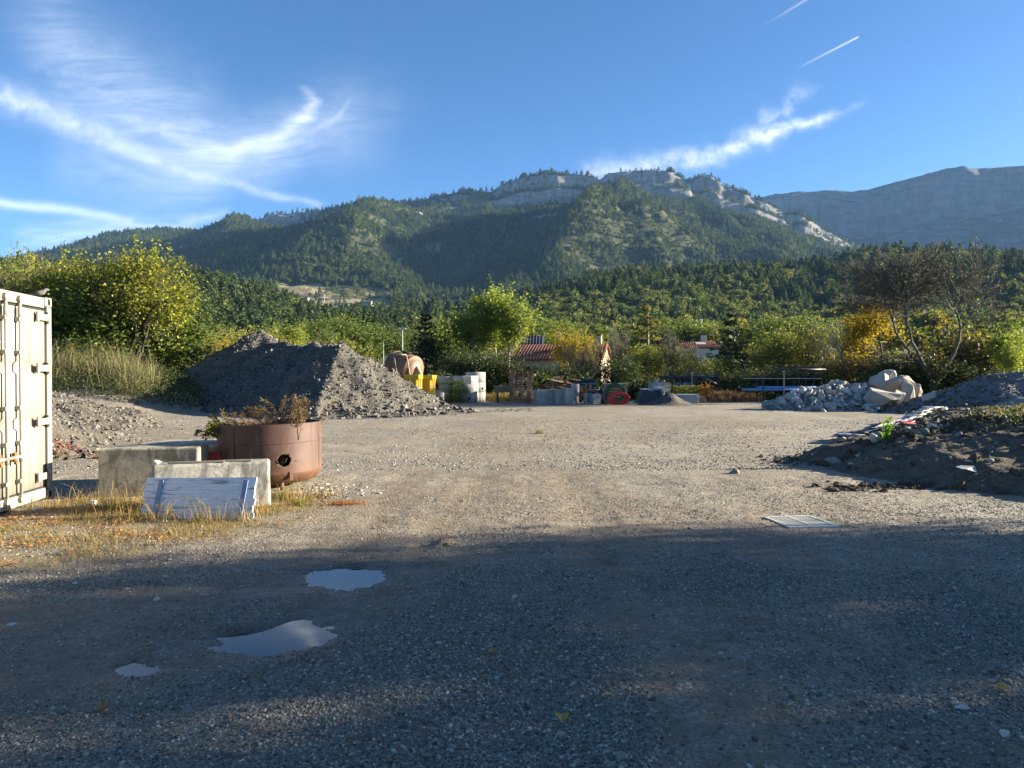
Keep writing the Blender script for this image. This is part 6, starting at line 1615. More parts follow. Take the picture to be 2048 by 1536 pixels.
# precast concrete chambers, open at the right-hand end
def chamber(px0, px1, top, d, depth, label, open_w=0.7, z0=0.0, notch=False, yaw=12):
    x0, x1 = PX(px0, d), PX(px1, d); w = (x1 - x0) / cos(R(yaw)); xc = (x0 + x1) / 2; H = P(0, top, d).z - z0
    t = thing('concrete_chamber', label, 'concrete chamber', (xc, d + depth / 2, gz(xc, d) + z0), R(yaw)); th = 0.07
    m = MB()
    m.box((0, -depth / 2 + th / 2, H / 2), (w, th, H), bevel=0.012); m.box((0, depth / 2 - th / 2, H / 2), (w, th, H), bevel=0.012)
    m.box((-w / 2 + th / 2, 0, H / 2), (th, depth - 2 * th - 0.004, H - 0.004), bevel=0.01)
    m.box((0, 0, th / 2 + 0.002), (w - 2 * th - 0.004, depth - 2 * th - 0.004, th)); m.box((0, 0, H - th / 2 - 0.002), (w - 2 * th - 0.004, depth - 2 * th - 0.004, th))
    m.build('body', M_conc_grey, t)
    f = MB(); fw = depth * (1 - open_w) / 2 + 0.03
    f.box((w / 2 - 0.03, -depth / 2 + fw / 2, H / 2), (0.09, fw, H + 0.006), bevel=0.01); f.box((w / 2 - 0.03, depth / 2 - fw / 2, H / 2), (0.09, fw, H + 0.006), bevel=0.01)
    f.box((w / 2 - 0.03, 0, H - 0.05), (0.09, depth - 2 * fw - 0.004, 0.10)); f.box((w / 2 - 0.03, 0, 0.05), (0.09, depth - 2 * fw - 0.004, 0.10))
    f.build('end_frame', M_conc_grey, t)
    if notch:
        n_ = MB(); n_.box((-0.05, -depth / 2 - 0.014, H * 0.42), (0.10, 0.03, 0.34), bevel=0.006); n_.box((0.14, -depth / 2 - 0.012, H * 0.30), (0.28, 0.025, 0.025)); n_.build('cast_rib', M_conc_grey, t)
    return t
chamber(1071, 1111, 779, 40.6, 0.8, 'grey concrete chamber with a small cast rib right of the pallets', 0.62, notch=True, yaw=16)
chamber(1110, 1129, 778, 40.2, 0.7, 'narrow plain grey concrete chamber between two others', 0.6, yaw=8)
chamber(1128, 1146, 776, 39.9, 0.75, 'narrow concrete chamber with a bright sunlit end', 0.5, yaw=14)
ring(1150, 41.2, 0.24, 0, 0.62, 'lower slim concrete ring beside the narrow chamber'); ring(1150, 41.2, 0.25, 0.622, 0.50, 'upper slim ribbed concrete ring beside the narrow chamber', 24)
x = PX(1146, 39.3); o = MB().box((0, 0, 0.11), (0.24, 0.25, 0.22), bevel=0.02).build('kerb_block', M_conc2, None, (x, 39.3, gz(x, 39.3)), (0, 0, R(12))); tag(o, 'small sunlit concrete foot in front of the narrow chamber', 'concrete block')
def upright(px0, px1, top, d, label):   # U-shaped channel standing on end
    x0, x1 = PX(px0, d), PX(px1, d); w = x1 - x0; H = P(0, top, d).z; xc = (x0 + x1) / 2
    m = MB(); m.box((-w / 2 + 0.05, 0, H / 2), (0.09, 0.4, H), bevel=0.015); m.box((w / 2 - 0.05, 0, H / 2), (0.09, 0.4, H), bevel=0.015); m.box((0, 0.17, H / 2), (w - 0.19, 0.06, H - 0.004)); m.box((0, -0.02, 0.05), (w - 0.19, 0.32, 0.09))
    o = m.build('channel', M_conc_grey, None, (xc, d, gz(xc, d)), (0, 0, R(10))); tag(o, label, 'concrete channel'); return o
upright(1168, 1183, 787, 40.4, 'U shaped concrete channel standing open towards the yard')
chamber(1184, 1197, 788, 40.0, 0.5, 'small concrete chamber left of the hose coils', 0.45, yaw=16)
x = PX(1187, 41.4); t = thing('basin', 'dark round basin lying on the concrete behind the small chamber', 'basin', (x, 41.4, gz(x, 41.4)))
MB().lathe([(0.12, 0.62), (0.30, 0.78), (0.36, 0.80), (0.37, 0.83), (0.34, 0.83), (0.28, 0.80), (0.10, 0.66)], 24, closed=True).build('bowl', M_conc_grey, t); MB().lathe([(0.02, 0.0), (0.22, 0.0), (0.18, 0.62), (0.02, 0.62)], 16).build('stand', M_steel, t)

# heap of rusty scrap boards and sheets behind the chambers
def scrap():
    g = random.Random(9); c = P(1128, 775, 43.2); z = gz(c.x, 43.2)
    t = thing('scrap_heap', 'heap of rusty brown scrap boards behind the concrete chambers', 'scrap heap', (c.x, 43.2, z))
    MB().box((0, 0.1, 0.35), (1.9, 0.8, 0.7), bevel=0.05).build('crate', M_wood, t)
    pb = [MB().box((0, 0, 0), (g.uniform(0.5, 1.1), g.uniform(0.12, 0.22), 0.03), bevel=0.003).data('board', m) for m in (M_wood_red, M_rust, M_wood_red, M_wood)]
    for i in range(46):
        put('board', pb[i % 4], t, (g.gauss(0, 0.42), g.gauss(0, 0.22), 0.74 + g.random() ** 1.4 * 0.66), (g.gauss(0, 0.35), g.gauss(0, 0.35), g.uniform(-0.9, 0.9)))
    c2 = P(1163, 790, 41.9); t2 = thing('scrap_heap', 'small tangle of orange scrap in front of the dark green cover', 'scrap heap', (c2.x, 41.9, gz(c2.x, 41.9)))
    for i in range(26):
        put('board', pb[i % 4], t2, (g.gauss(0, 0.22), g.gauss(0, 0.15), 0.2 + g.random() * 0.75), (g.gauss(0, 0.8), g.gauss(0, 0.8), g.uniform(-2, 2)), (0.6, 0.8, 1))
    c3 = P(1162, 766, 44.5); t3 = thing('covered_load', 'long load under a dark green cover behind the scrap', 'covered load', (c3.x, 44.5, gz(c3.x, 44.5)))
    m = MB(); m.box((0, 0, 0.72), (1.9, 1.2, 1.40), bevel=0.18); m.build('cover', pm('dark_green_cover', (0.010, 0.035, 0.030), (0.02, 0.055, 0.05), 3, 0.5, 0.6, 7, bdist=0.05), t3)
    MB().tube([(-0.85, -0.61, 1.12), (0.85, -0.61, 1.12)], 0.035, 8).build('edge_pole', pm('teal_pole', (0.05, 0.14, 0.14), (0.07, 0.18, 0.17), 4, 0.5, 0.1, 20), t3)
scrap()

# pallet of timber slats with green and red hose coils leaning against it
def hose_coils():
    d = 40.0; xc = PX(1231, d); z = gz(xc, d)
    t = thing('slatted_crate', 'slatted wooden crate standing behind the hose coils', 'crate', (xc + 0.1, d + 0.75, z), R(10))
    for k in range(7): MB().box((0, -0.40, 0.12 + 0.15 * k), (1.15, 0.025, 0.085), bevel=0.003).build('slat', M_wood, t)
    for sx in (-0.55, 0.55): MB().box((sx, 0, 0.57), (0.07, 0.75, 1.14), bevel=0.004).build('post', M_wood, t)
    MB().box((0, 0, 1.16), (1.25, 0.85, 0.07), bevel=0.006).build('top_frame', pm('pale_wood', (0.45, 0.40, 0.32), (0.58, 0.53, 0.44), 3, 0.85, 0.3, 20), t)
    def coil(name, label, px, ctr_z, R0, n, rad, mat, dd, squash, yaw, lean):
        c = PX(px, dd); t2 = thing(name, label, 'hose coil', (c, dd, gz(c, dd)), R(yaw), 'hose coils', (R(lean), 0))
        g = random.Random(int(px))
        for k in range(n):
            rr = R0 * (1 - 0.09 * (k % 5)) + g.uniform(-0.02, 0.02); off = g.uniform(-0.03, 0.03); dy = -0.14 + 0.28 * k / max(1, n - 1)
            pts = [(rr * cos(a) + off, dy + 0.02 * sin(3 * a + k), ctr_z + squash * rr * sin(a) + g.uniform(-0.006, 0.006)) for a in np.linspace(0, 2 * pi, 41)]
            MB().tube(pts, rad, 7, cap=False).build('loop', mat, t2)
        return t2
    coil('hose_coil', 'large dark green hose coil standing upright against the crate', 1229, 0.62, 0.60, 7, 0.028, M_green_hose, d - 0.02, 0.98, 8, 8)
    coil('hose_coil', 'bright red hose coil lying low in front of the green one', 1236, 0.38, 0.60, 14, 0.022, M_red_hose, d - 0.55, 0.58, 10, 14)
hose_coils()
# blue container and oddments beside the coils
x = PX(1203, 41.5); o = MB().lathe([(0.02, 0), (0.20, 0.02), (0.22, 0.1), (0.22, 0.72), (0.10, 0.84), (0.07, 0.90), (0.02, 0.90)], 20).build('canister', pm('dark_blue_plastic', (0.02, 0.03, 0.09), (0.03, 0.045, 0.13), 3, 0.4, 0.1, 20), None, (x, 41.5, gz(x, 41.5))); tag(o, 'dark blue canister left of the green hose coil', 'canister')
x = PX(1199, 40.4); o = MB().box((0, 0, 0.28), (0.16, 0.2, 0.5), bevel=0.03).build('sack', M_white_pl, None, (x, 40.4, gz(x, 40.4)), (0, R(4), 0)); tag(o, 'white sack standing beside the red hose coil', 'sack')

# tarpaulin-covered heap, concrete boxes
def tarp_heap():
    d = 41.4; xc = PX(1303, d); z = gz(xc, d)
    t = thing('tarp_heap', 'heap under black tarpaulin with white sacks on top', 'covered heap', (xc, d, z))
    def hf(X, Y):
        h = 0.78 * np.exp(-((X / 0.80) ** 8 + (Y / 0.62) ** 8)) * (1 + 0.18 * fbm(X * 2.2, Y * 2.2, 3, 701)) + 0.03 * (ridged(X * 6, Y * 6, 2, 703) - 0.5)
        return h
    heightfield('tarpaulin', np.arange(-1.0, 1.0, 0.04), np.arange(-0.8, 0.8, 0.04), hf, M_tarp, None, t)
    for (x_, y_, z_, s_) in ((-0.32, -0.15, 0.80, (0.62, 0.4, 0.13)), (0.32, -0.2, 0.86, (0.34, 0.35, 0.24)), (0.55, -0.28, 0.55, (0.22, 0.3, 0.75)), (0.40, -0.42, 0.30, (0.3, 0.2, 0.4))):
        bm = rough_block(s_, 0.05, 3, 0.03); me = bpy.data.meshes.new('sack'); bm.to_mesh(me); bm.free(); me.materials.append(M_white_pl); put('sack', me, t, (x_, y_, z_), (0, 0.1, 0.2))
tarp_heap()
chamber(1303, 1339, 765, 44.0, 0.8, 'raised concrete box with an open end behind the black tarpaulin', 0.4, z0=0.55, yaw=14)
x = PX(1321, 44.4); o = MB().box((0, 0, 0.275), (1.0, 0.7, 0.55), bevel=0.01).build('plinth', M_steel, None, (x, 44.4, gz(x, 44.4))); tag(o, 'dark plinth carrying the raised concrete box', 'plinth')
x = PX(1313, 44.3); o = MB().box((0, 0, 0.10), (0.26, 0.26, 0.2), bevel=0.02).build('concrete_cube', M_conc2, None, (x, 44.4, P(0, 765, 44.0).z + 0.01), (0, 0, R(14))); tag(o, 'small concrete cube on top of the raised concrete box', 'concrete block')
# stack of slabs and kerbs under pale sheeting
def slab_stack():
    d = 42.0; x0, x1 = PX(1350, d), PX(1393, d); xc = (x0 + x1) / 2
    t = thing('slab_stack', 'low stack of pale blue grey kerb slabs right of the small gravel cone', 'slab stack', (xc, d, gz(xc, d)), R(5)); M_ks = concrete_mat('blue_grey_concrete', (0.27, 0.31, 0.34), (0.38, 0.42, 0.45), 0.2)
    sl = MB().box((0, 0, 0), (x1 - x0, 0.22, 0.115), bevel=0.012).data('slab', M_ks)
    for r_ in range(4):
        for c_ in range(4): put('slab', sl, t, (gpal.uniform(-0.03, 0.03), -0.36 + 0.24 * c_, 0.09 + 0.125 * r_))
    MB().box((0, 0, 0.02), (x1 - x0 - 0.2, 0.9, 0.04)).build('pallet_base', M_wood, t)
    x = PX(1400, d); o = thing('board_pile', 'few grey boards lying at the right end of the slab stack', 'boards', (x, d, gz(x, d)), R(-6)); b_ = MB().box((0, 0, 0), (0.6, 0.12, 0.05)).data('board', M_batten)
    for k in range(5): put('board', b_, o, (gpal.uniform(-.08, .08), gpal.uniform(-.2, .2), 0.05 + 0.08 * k), (0, 0, gpal.uniform(-.2, .2)))
slab_stack()

# pipe racks
def rack_left():
    d = 45.5; x0, x1 = PX(1324, d), PX(1442, d); t = thing('pipe_rack', 'steel rack carrying dark violet pipes left of the big pine', 'pipe rack', (x0, d, gz(x0, d)))
    zt = P(0, 758, d).z; zl = P(0, 778, d).z
    for px in (1345, 1384, 1402, 1438):
        x = PX(px, d) - x0
        for y in (0, 0.8): MB().box((x, y, 0.9), (0.07, 0.07, 1.95)).build('post', M_steel_pale if px == 1384 and y == 0 else M_steel, t)
        MB().box((x, 0.4, zt - 0.05), (0.06, 0.73, 0.06)).build('arm', M_steel, t); MB().box((x, 0.4, zl - 0.03), (0.06, 0.73, 0.05)).build('arm', M_steel, t)
    for z, m in ((zl, M_steel),): MB().box(((x1 - x0) / 2, -0.05, z), (x1 - x0, 0.03, 0.04)).build('rail', m, t)
    pr = thing('pipe_bundle', 'bundle of long dark violet pipes on the left rack', 'pipes', (x0, d + 0.15, gz(x0, d) + zt + 0.115))
    tm = MB().tube([(0, 0, 0), (x1 - x0 - 0.1, 0, 0)], 0.11, 14).data('pipe', M_pipe_dark); tb = MB().tube([(1.8, 0, 0), (x1 - x0 + 0.1, 0, 0)], 0.075, 12).data('pipe', M_pipe_blue)
    for y, z in ((0, 0), (0.225, 0), (0.45, 0)): put('pipe', tm, pr, (0, y, z))
    lp = MB().tube([(0, 0, 0), (0.62, 0, -0.34)], 0.03, 8).build('strut', M_steel_pale, None, P(1414, 757, d - 0.3)); tag(lp, 'loose pale strut sloping off the left pipe rack', 'strut')
    lo = thing('blue_tubes', 'dark blue tubes stored low under the left pipe rack', 'pipes', (PX(1349, d), d + 0.2, gz(x0, d) + 0.95))
    tl = MB().tube([(0, 0, 0), (1.0, 0, 0)], 0.08, 10).data('tube', M_pipe_blue)
    for i in range(5): put('tube', tl, lo, (0.05 * i, 0.16 * (i % 3), 0.155 * (i // 3)))
    sp_ = MB().box((0.55, 0.2, -0.5), (1.1, 0.5, 0.82)).build('crate', M_steel, lo)
rack_left()
def rack_right():
    d = 43.0; x0, x1 = PX(1490, d), PX(1640, d); z0 = gz(x0, d); t = thing('pipe_rack', 'open steel rack with blue pipes in front of the yellow green trees', 'pipe rack', (x0, d, z0))
    zb = P(0, 782, d).z; zm = P(0, 757, d).z; zt = P(0, 741, d).z
    for px, top in ((1526, zm + 0.4), (1568, zt), (1611, zt), (1642, zt)):
        x = PX(px, d) - x0
        for y in (0, 1.0): MB().box((x, y, top / 2), (0.06, 0.06, top)).build('post', M_tan if px == 1568 and y == 0 else M_steel, t)
        MB().box((x, 0.5, zb - 0.03), (0.05, 0.93, 0.05)).build('arm', M_steel, t)
        if top == zt: MB().box((x, 0.5, zt - 0.03), (0.05, 0.93, 0.05)).build('arm', M_steel, t)
    MB().box(((x1 - x0) / 2, -0.04, zm), (x1 - x0 + 0.2, 0.02, 0.045)).build('rail', M_steel_pale, t)
    MB().box(((x1 - x0) / 2, 1.04, zm), (x1 - x0 + 0.2, 0.02, 0.045)).build('rail', M_steel, t)
    pr = thing('blue_pipes', 'bright blue plastic pipes lying along the right rack', 'pipes', (x0, d + 0.1, z0 + zb + 0.08))
    tm = MB().tube([(0, 0, 0), (4.5, 0, 0)], 0.075, 12).data('pipe', M_pipe_blue)
    for i in range(6): put('pipe', tm, pr, (0.12 * (i % 3), 0.155 * i, 0.0))
    for i in range(3): put('pipe', tm, pr, (0.9, 0.08 + 0.155 * i, 0.135))
    tp = thing('dark_pipes', 'long dark pipes stacked on top of the right rack', 'pipes', (PX(1558, d), d + 0.05, z0 + zt + 0.06))
    tk = MB().tube([(0, 0, 0), (2.85, 0, 0)], 0.055, 10).data('pipe', M_pipe_dark); mt = MB().box((1.4, 0.45, 0.16), (2.3, 0.8, 0.09), bevel=0.02).build('sheet_stack', M_steel, tp)
    for i in range(8): put('pipe', tk, tp, (0.03 * (i % 3), 0.115 * i, 0))
    fr = thing('edge_sheet', 'dark sheet under the top of the right rack', 'sheet', (PX(1562, d), d, z0 + zt - 0.12)); MB().box((1.25, 0.5, 0), (2.5, 0.9, 0.04)).build('panel', M_steel, fr)
rack_right()

# lamp posts and poles in the valley
M_polegrey = pm('pole_grey', (0.36, 0.36, 0.35), (0.46, 0.46, 0.45), 2, 0.6, 0.1, 20)
M_polewood = pm('pole_wood', (0.30, 0.25, 0.19), (0.40, 0.34, 0.27), 2, 0.9, 0.3, 20)
def pole(px, top, d, mat, label, head=None, r=0.09):
    x = PX(px, d); z = float(big_z(np.array(x), np.array(d))); H = P(px, top, d).z - z
    t = thing('lamp_post' if head else 'pole', label, 'lamp post' if head else 'pole', (x, d, z)); MB().tube([(0, 0, -0.3), (0, 0, H)], [r, r * 0.65], 8).build('shaft', mat, t)
    if head == 'flood':
        MB().box((0, 0, H), (1.1, 0.12, 0.12)).build('crossbar', mat, t)
        for s in (-0.4, 0.4): MB().box((s, -0.1, H - 0.16), (0.42, 0.25, 0.22), (0.5, 0, 0), 0.02).build('floodlight', mat, t)
    elif head == 'arm': MB().tube([(0, 0, H - 0.5), (0.35, 0, H - 0.1), (0.7, 0, H)], 0.05, 6).build('arm', mat, t)
    return t
pole(805, 656, 118, M_polegrey, 'tall floodlight mast beyond the green field', 'flood', 0.11)
pole(767, 684, 118, M_polegrey, 'plain pole left of the floodlight mast')
pole(478, 660, 95, M_polewood, 'wooden pole among the golden bushes', 'arm', 0.10)
pole(649, 588, 640, M_polegrey, 'thin pole beside the far farmhouse', None, 0.35)

# houses
M_tile = pm('clay_tile', (0.20, 0.066, 0.040), (0.32, 0.13, 0.078), 1.2, 0.9, 0.3, 8, c3=(0.16, 0.07, 0.05))
M_tile_pale = pm('weathered_tile', (0.20, 0.15, 0.125), (0.30, 0.235, 0.20), 1.2, 0.9, 0.3, 8)
M_render_ = pm('cream_render', (0.52, 0.40, 0.25), (0.62, 0.49, 0.32), 1.0, 0.9, 0.2, 8)
M_white_wall = pm('white_render', (0.46, 0.46, 0.44), (0.54, 0.54, 0.52), 1.0, 0.9, 0.1, 8)
M_glass_d = pm('window_glass', (0.03, 0.035, 0.045), (0.05, 0.06, 0.07), 1, 0.1, 0, 8, spec=0.6)
def house(name, label, loc, yaw, L, W, he, hr, wall, tile, n_tiles=26, over=0.35, chimney=None, windows=(), rows=7, skylight=False):
    t = thing(name, label, 'house', loc, yaw)
    MB().poly([(-L / 2, -W / 2, -1), (L / 2, -W / 2, -1), (L / 2, W / 2, -1), (-L / 2, W / 2, -1), (-L / 2, -W / 2, he), (L / 2, -W / 2, he), (L / 2, W / 2, he), (-L / 2, W / 2, he), (-L / 2, 0, hr), (L / 2, 0, hr)],
              [(0, 1, 5, 4), (2, 3, 7, 6), (1, 2, 6, 9, 5), (3, 0, 4, 8, 7), (4, 5, 9, 8), (6, 7, 8, 9)]).build('wall', wall, t)
    rise = hr - he; run = W / 2; ang = math.atan2(rise, run); sl = math.hypot(rise, run) + over
    for s in (-1, 1):
        rf = MB().box((0, s * (run + over * cos(ang)) / 2, he + (rise - over * sin(ang)) / 2 + 0.06), (L + 0.5, sl, 0.08), (-s * ang, 0, 0)).build('roof', tile, t)
        # barrel tiles: courses of half-round ridges
        tl = MB(); n = n_tiles
        tl.tube([(0, -sl / 2, 0), (0, sl / 2, 0)], 0.5 * (L + 0.5) / n * 0.62, 6); me = tl.data('tile_course', tile)
        for k in range(n):
            x = -(L + 0.5) / 2 + (L + 0.5) * (k + 0.5) / n
            put('tile_course', me, rf, (x, s * (run + over * cos(ang)) / 2, he + (rise - over * sin(ang)) / 2 + 0.10), (-s * ang, 0, 0), (1, 1, 0.8))
    if chimney:
        c = MB(); c.box((chimney[0], chimney[1], hr + 0.2), (0.7, 0.55, 1.5), bevel=0.02); co = c.build('chimney', wall if name != 'white_house' else M_white_wall, t)
        MB().box((chimney[0], chimney[1], hr + 0.99), (0.85, 0.7, 0.09)).build('cap', tile, co)
    for (fx, fy, fz, w, h, side) in windows:
        if side == 'front': wn = MB().box((fx, -W / 2 - 0.012, fz), (w + 0.14, 0.05, h + 0.14)).build('window', M_white_wall, t); MB().box((fx, -W / 2 - 0.03, fz), (w, 0.03, h)).build('pane', M_glass_d, wn)
        else: wn = MB().box((L / 2 + 0.012, fy, fz), (0.05, w + 0.14, h + 0.14)).build('window', M_white_wall, t); MB().box((L / 2 + 0.03, fy, fz), (0.03, w, h)).build('pane', M_glass_d, wn)
    if skylight: MB().box((skylight[0], -run * 0.45, he + rise * 0.58 + 0.14), (1.3, 0.9, 0.05), (ang, 0, 0)).build('skylight', M_white_wall, t)
    return t
def bzf(x, y): return float(big_z(np.array(x), np.array(y)))
x0, x1 = PX(1010, 70), PX(1216, 70)
house('tiled_house', 'low house with a red clay tile roof and sunlit gable behind the trees', ((x0 + x1) / 2 + 0.2, 72, bzf(4, 72)), R(-16), 9.9, 6.4, 2.7, 4.15, M_render_, M_tile, 34, chimney=(4.1, 0.4), windows=[(-2.5, 0, 1.4, 1.0, 1.2, 'front'), (1.2, 0, 1.4, 1.0, 1.2, 'front'), (0, -0.6, 1.5, 0.9, 1.1, 'side')])
xh = PX(1052, 80); house('garden_house', 'small house with a dark hipped top and blue front above the tiled roof', (xh, 80, bzf(xh, 80)), R(-5), 3.6, 3.4, 4.1, 5.2, pm('blue_panel', (0.05, 0.13, 0.36), (0.07, 0.17, 0.42), 1, 0.5, 0.1, 9), pm('dark_slate', (0.05, 0.05, 0.065), (0.08, 0.08, 0.10), 2, 0.7, 0.3, 12), 12)
xh = PX(1394, 98); house('white_house', 'white house with a red roof and skylight half hidden behind the bare trees', (xh, 98, bzf(xh, 98)), R(-6), 4.8, 5.0, 3.9, 4.75, M_white_wall, M_tile, 18, chimney=(0.9, 0.3), windows=[(-1.2, 0, 2.7, 0.8, 1.0, 'front'), (1.2, 0, 2.7, 0.8, 1.0, 'front')], skylight=(0.3,))
xh = PX(1690, 66); house('brown_house', 'house with a brown tiled roof behind the yellow maple', (xh, 66, bzf(xh, 66)), R(-10), 4.4, 5, 2.9, 4.1, M_render_, M_tile_pale, 16, windows=[(0, 0, 1.5, 1.0, 1.2, 'front')])
M_farwall = pm('far_render', (0.38, 0.37, 0.34), (0.45, 0.44, 0.41), 1.0, 0.9, 0.1, 8)
for (px, py, d, s, lab, nm, rm) in [(608, 600, 640, 9, 'far white farmhouse at the edge of the pale field', 'farmhouse', M_tile_pale), (737, 606, 680, 8, 'lone far house right of the pale field', 'farmhouse', M_tile_pale), (1391, 645, 235, 4, 'far white house among the dark trees of the right hill', 'farmhouse', M_white_wall)]:
    p = P(px, py, d); z = p.z - s * 0.25
    house(nm, lab, (p.x, d, z), R(-14), s, s * 0.7, s * 0.3, s * 0.48, M_farwall, rm, 14, 0.6, windows=[(0, 0, s * 0.15, s * 0.08, s * 0.1, 'front')])
# the green playing field with the light band of a track behind it
def field(name, pts, mat, lift):
    V = [(x, y, bzf(x, y) + lift) for x, y in pts]; o = MB().poly(V, [tuple(range(len(V)))]).build(name, mat); tag(o, kind='structure'); return o
M_turf = pm('playing_turf', (0.09, 0.16, 0.025), (0.13, 0.21, 0.035), 0.3, 0.95, 0.2, 6)
def strip(name, xa, xb, ya, yb, mat, lift):
    o = heightfield(name, np.linspace(xa, xb, 30), np.linspace(ya, yb, 12), lambda X, Y: big_z(X, Y) + lift, mat); tag(o, kind='structure'); return o
strip('playing_field', -34, -8, 86, 108, M_turf, 0.12)
strip('far_field', -170, -62, 520, 640, pm('stubble', (0.21, 0.18, 0.11), (0.28, 0.24, 0.15), 0.02, 0.95, 0.2, 6), 0.6)
# ------------------------------------------------------------------ trees of the near row, built one by one
L_ygreen = leaf_mat('yellow_green_leaves', [(0.089, 0.139, 0.018), (0.164, 0.217, 0.024), (0.253, 0.296, 0.033), (0.372, 0.342, 0.037), (0.119, 0.171, 0.022), (0.475, 0.404, 0.045)], 0.5)
L_poplar = leaf_mat('poplar_leaves', [(0.145, 0.203, 0.03), (0.227, 0.288, 0.04), (0.308, 0.355, 0.059), (0.389, 0.405, 0.076), (0.194, 0.236, 0.034)], 0.5)
L_mid = leaf_mat('green_leaves', [(0.059, 0.106, 0.021), (0.089, 0.138, 0.026), (0.127, 0.17, 0.033), (0.164, 0.194, 0.039)], 0.42)
L_darkg = leaf_mat('dark_green_leaves', [(0.027, 0.045, 0.015), (0.043, 0.062, 0.02), (0.062, 0.081, 0.025), (0.088, 0.1, 0.031)], 0.35)
L_yellow = leaf_mat('yellow_leaves', [(0.396, 0.275, 0.022), (0.484, 0.352, 0.028), (0.33, 0.264, 0.028), (0.242, 0.22, 0.028), (0.44, 0.264, 0.022)], 0.5)
L_olive = leaf_mat('olive_yellow_leaves', [(0.138, 0.165, 0.03), (0.218, 0.235, 0.038), (0.31, 0.303, 0.041), (0.092, 0.123, 0.027), (0.379, 0.358, 0.047)], 0.45)
L_needle = leaf_mat('dark_needles', [(0.023, 0.039, 0.017), (0.036, 0.055, 0.023), (0.052, 0.072, 0.029), (0.072, 0.085, 0.034)], 0.2)
L_larch = leaf_mat('larch_needles', [(0.13, 0.143, 0.039), (0.195, 0.182, 0.052), (0.091, 0.111, 0.033), (0.26, 0.221, 0.058)], 0.4)
L_brown = leaf_mat('browned_leaves', [(0.10, 0.095, 0.03), (0.15, 0.135, 0.04), (0.075, 0.08, 0.028), (0.18, 0.14, 0.045)], 0.4)
L_rust = leaf_mat('rust_leaves', [(0.32, 0.11, 0.03), (0.40, 0.15, 0.04), (0.26, 0.09, 0.03)], 0.4)
M_bark_grey = pm('grey_bark', (0.085, 0.082, 0.062), (0.145, 0.138, 0.105), 6, 0.9, 0.4, 22)
SP = {}
SP['thicket'] = broadleaf('thicket', 51, 7.2, 0.9, 0.10, 11000, 0.080, L_ygreen, M_bark_dark, 0.34, clump=0.35, shoots=46, levels=3, kids=(5, 8), spread=52, up=0.15, stems=6, lenr=0.66)
SP['sparse'] = broadleaf('sparse', 71, 7.2, 0.9, 0.08, 2600, 0.075, L_ygreen, M_bark, 0.28, clump=0.4, shoots=40, levels=3, kids=(5, 7), spread=36, up=0.26, stems=4, lenr=0.66)
SP['poplar'] = broadleaf('poplar', 52, 8.6, 1.2, 0.12, 10000, 0.095, L_poplar, M_bark_pale, 0.38, clump=0.5, shoots=30, levels=3, kids=(5, 7), spread=34, up=0.28, stems=2, lenr=0.62)
SP['round'] = broadleaf('round', 53, 6.5, 1.2, 0.13, 7500, 0.115, L_mid, M_bark, 0.5, levels=3, kids=(5, 7), spread=60, up=0.03, lenr=0.70, stems=3)
SP['dark'] = broadleaf('dark', 54, 6.0, 0.5, 0.10, 7000, 0.115, L_darkg, M_bark_dark, 0.6, levels=3, kids=(5, 7), spread=58, up=0.06, stems=3, lenr=0.66)
SP['yellow'] = broadleaf('yellow', 55, 6.2, 0.6, 0.08, 5200, 0.088, L_yellow, M_bark, 0.42, levels=3, kids=(5, 7), spread=40, up=0.16, stems=3, lenr=0.62)
SP['olive'] = broadleaf('olive', 56, 6.2, 0.5, 0.07, 5200, 0.088, L_olive, M_bark, 0.50, levels=3, kids=(5, 7), spread=42, up=0.15, stems=4, lenr=0.64)
SP['maple'] = broadleaf('maple', 57, 6.4, 1.3, 0.09, 4200, 0.075, L_yellow, M_bark_dark, 0.28, levels=3, kids=(5, 7), spread=46, up=0.12, lenr=0.66)
SP['bare'] = broadleaf('bare', 58, 5.5, 0.4, 0.07, 260, 0.07, L_olive, M_bark_grey, 0.25, levels=3, kids=(5, 7), spread=34, up=0.16, stems=4, lenr=0.66, min_r=0.008)
SP['bigbare'] = broadleaf('bigbare', 59, 9.0, 2.2, 0.095, 400, 0.05, L_olive, M_bark_grey, 0.2, levels=4, kids=(5, 6), spread=46, up=0.05, gnarl=0.13, sp0=0.40, stems=3, lenr=0.68, min_r=0.0095, sides=3)
SP['pine'] = conifer('pine', 60, 7.0, 4.6, 17, 9, 0.24, L_needle, M_bark_dark, 0.20, 0.05, 0.30, 14)
SP['pine2'] = conifer('pine2', 61, 6.5, 3.8, 17, 8, 0.22, L_needle, M_bark_dark, 0.28, 0.05, 0.35, 12)
SP['larch'] = conifer('larch', 62, 8.5, 3.4, 18, 8, 0.20, L_larch, M_bark, 0.25, 0.08, 0.28, 11)
SP['browned'] = broadleaf('browned', 63, 4.5, 0.4, 0.07, 2400, 0.11, L_brown, M_bark_dark, 0.45, levels=3, kids=(6, 8), spread=50, up=0.08, stems=4, lenr=0.66)
SP['bushlow'] = broadleaf('bushlow', 64, 2.6, 0.2, 0.04, 2600, 0.10, L_mid, M_bark_dark, 0.34, levels=2, kids=(6, 8), spread=60, up=0.06, stems=5, lenr=0.7)
SP_H = dict(thicket=8.0, sparse=8, poplar=8.6, round=6.5, dark=6.0, yellow=6.2, olive=6.2, maple=6.4, bare=5.5, bigbare=9.0, pine=7.0, pine2=6.5, larch=8.5, browned=4.5, bushlow=2.6)
SP_W = {}
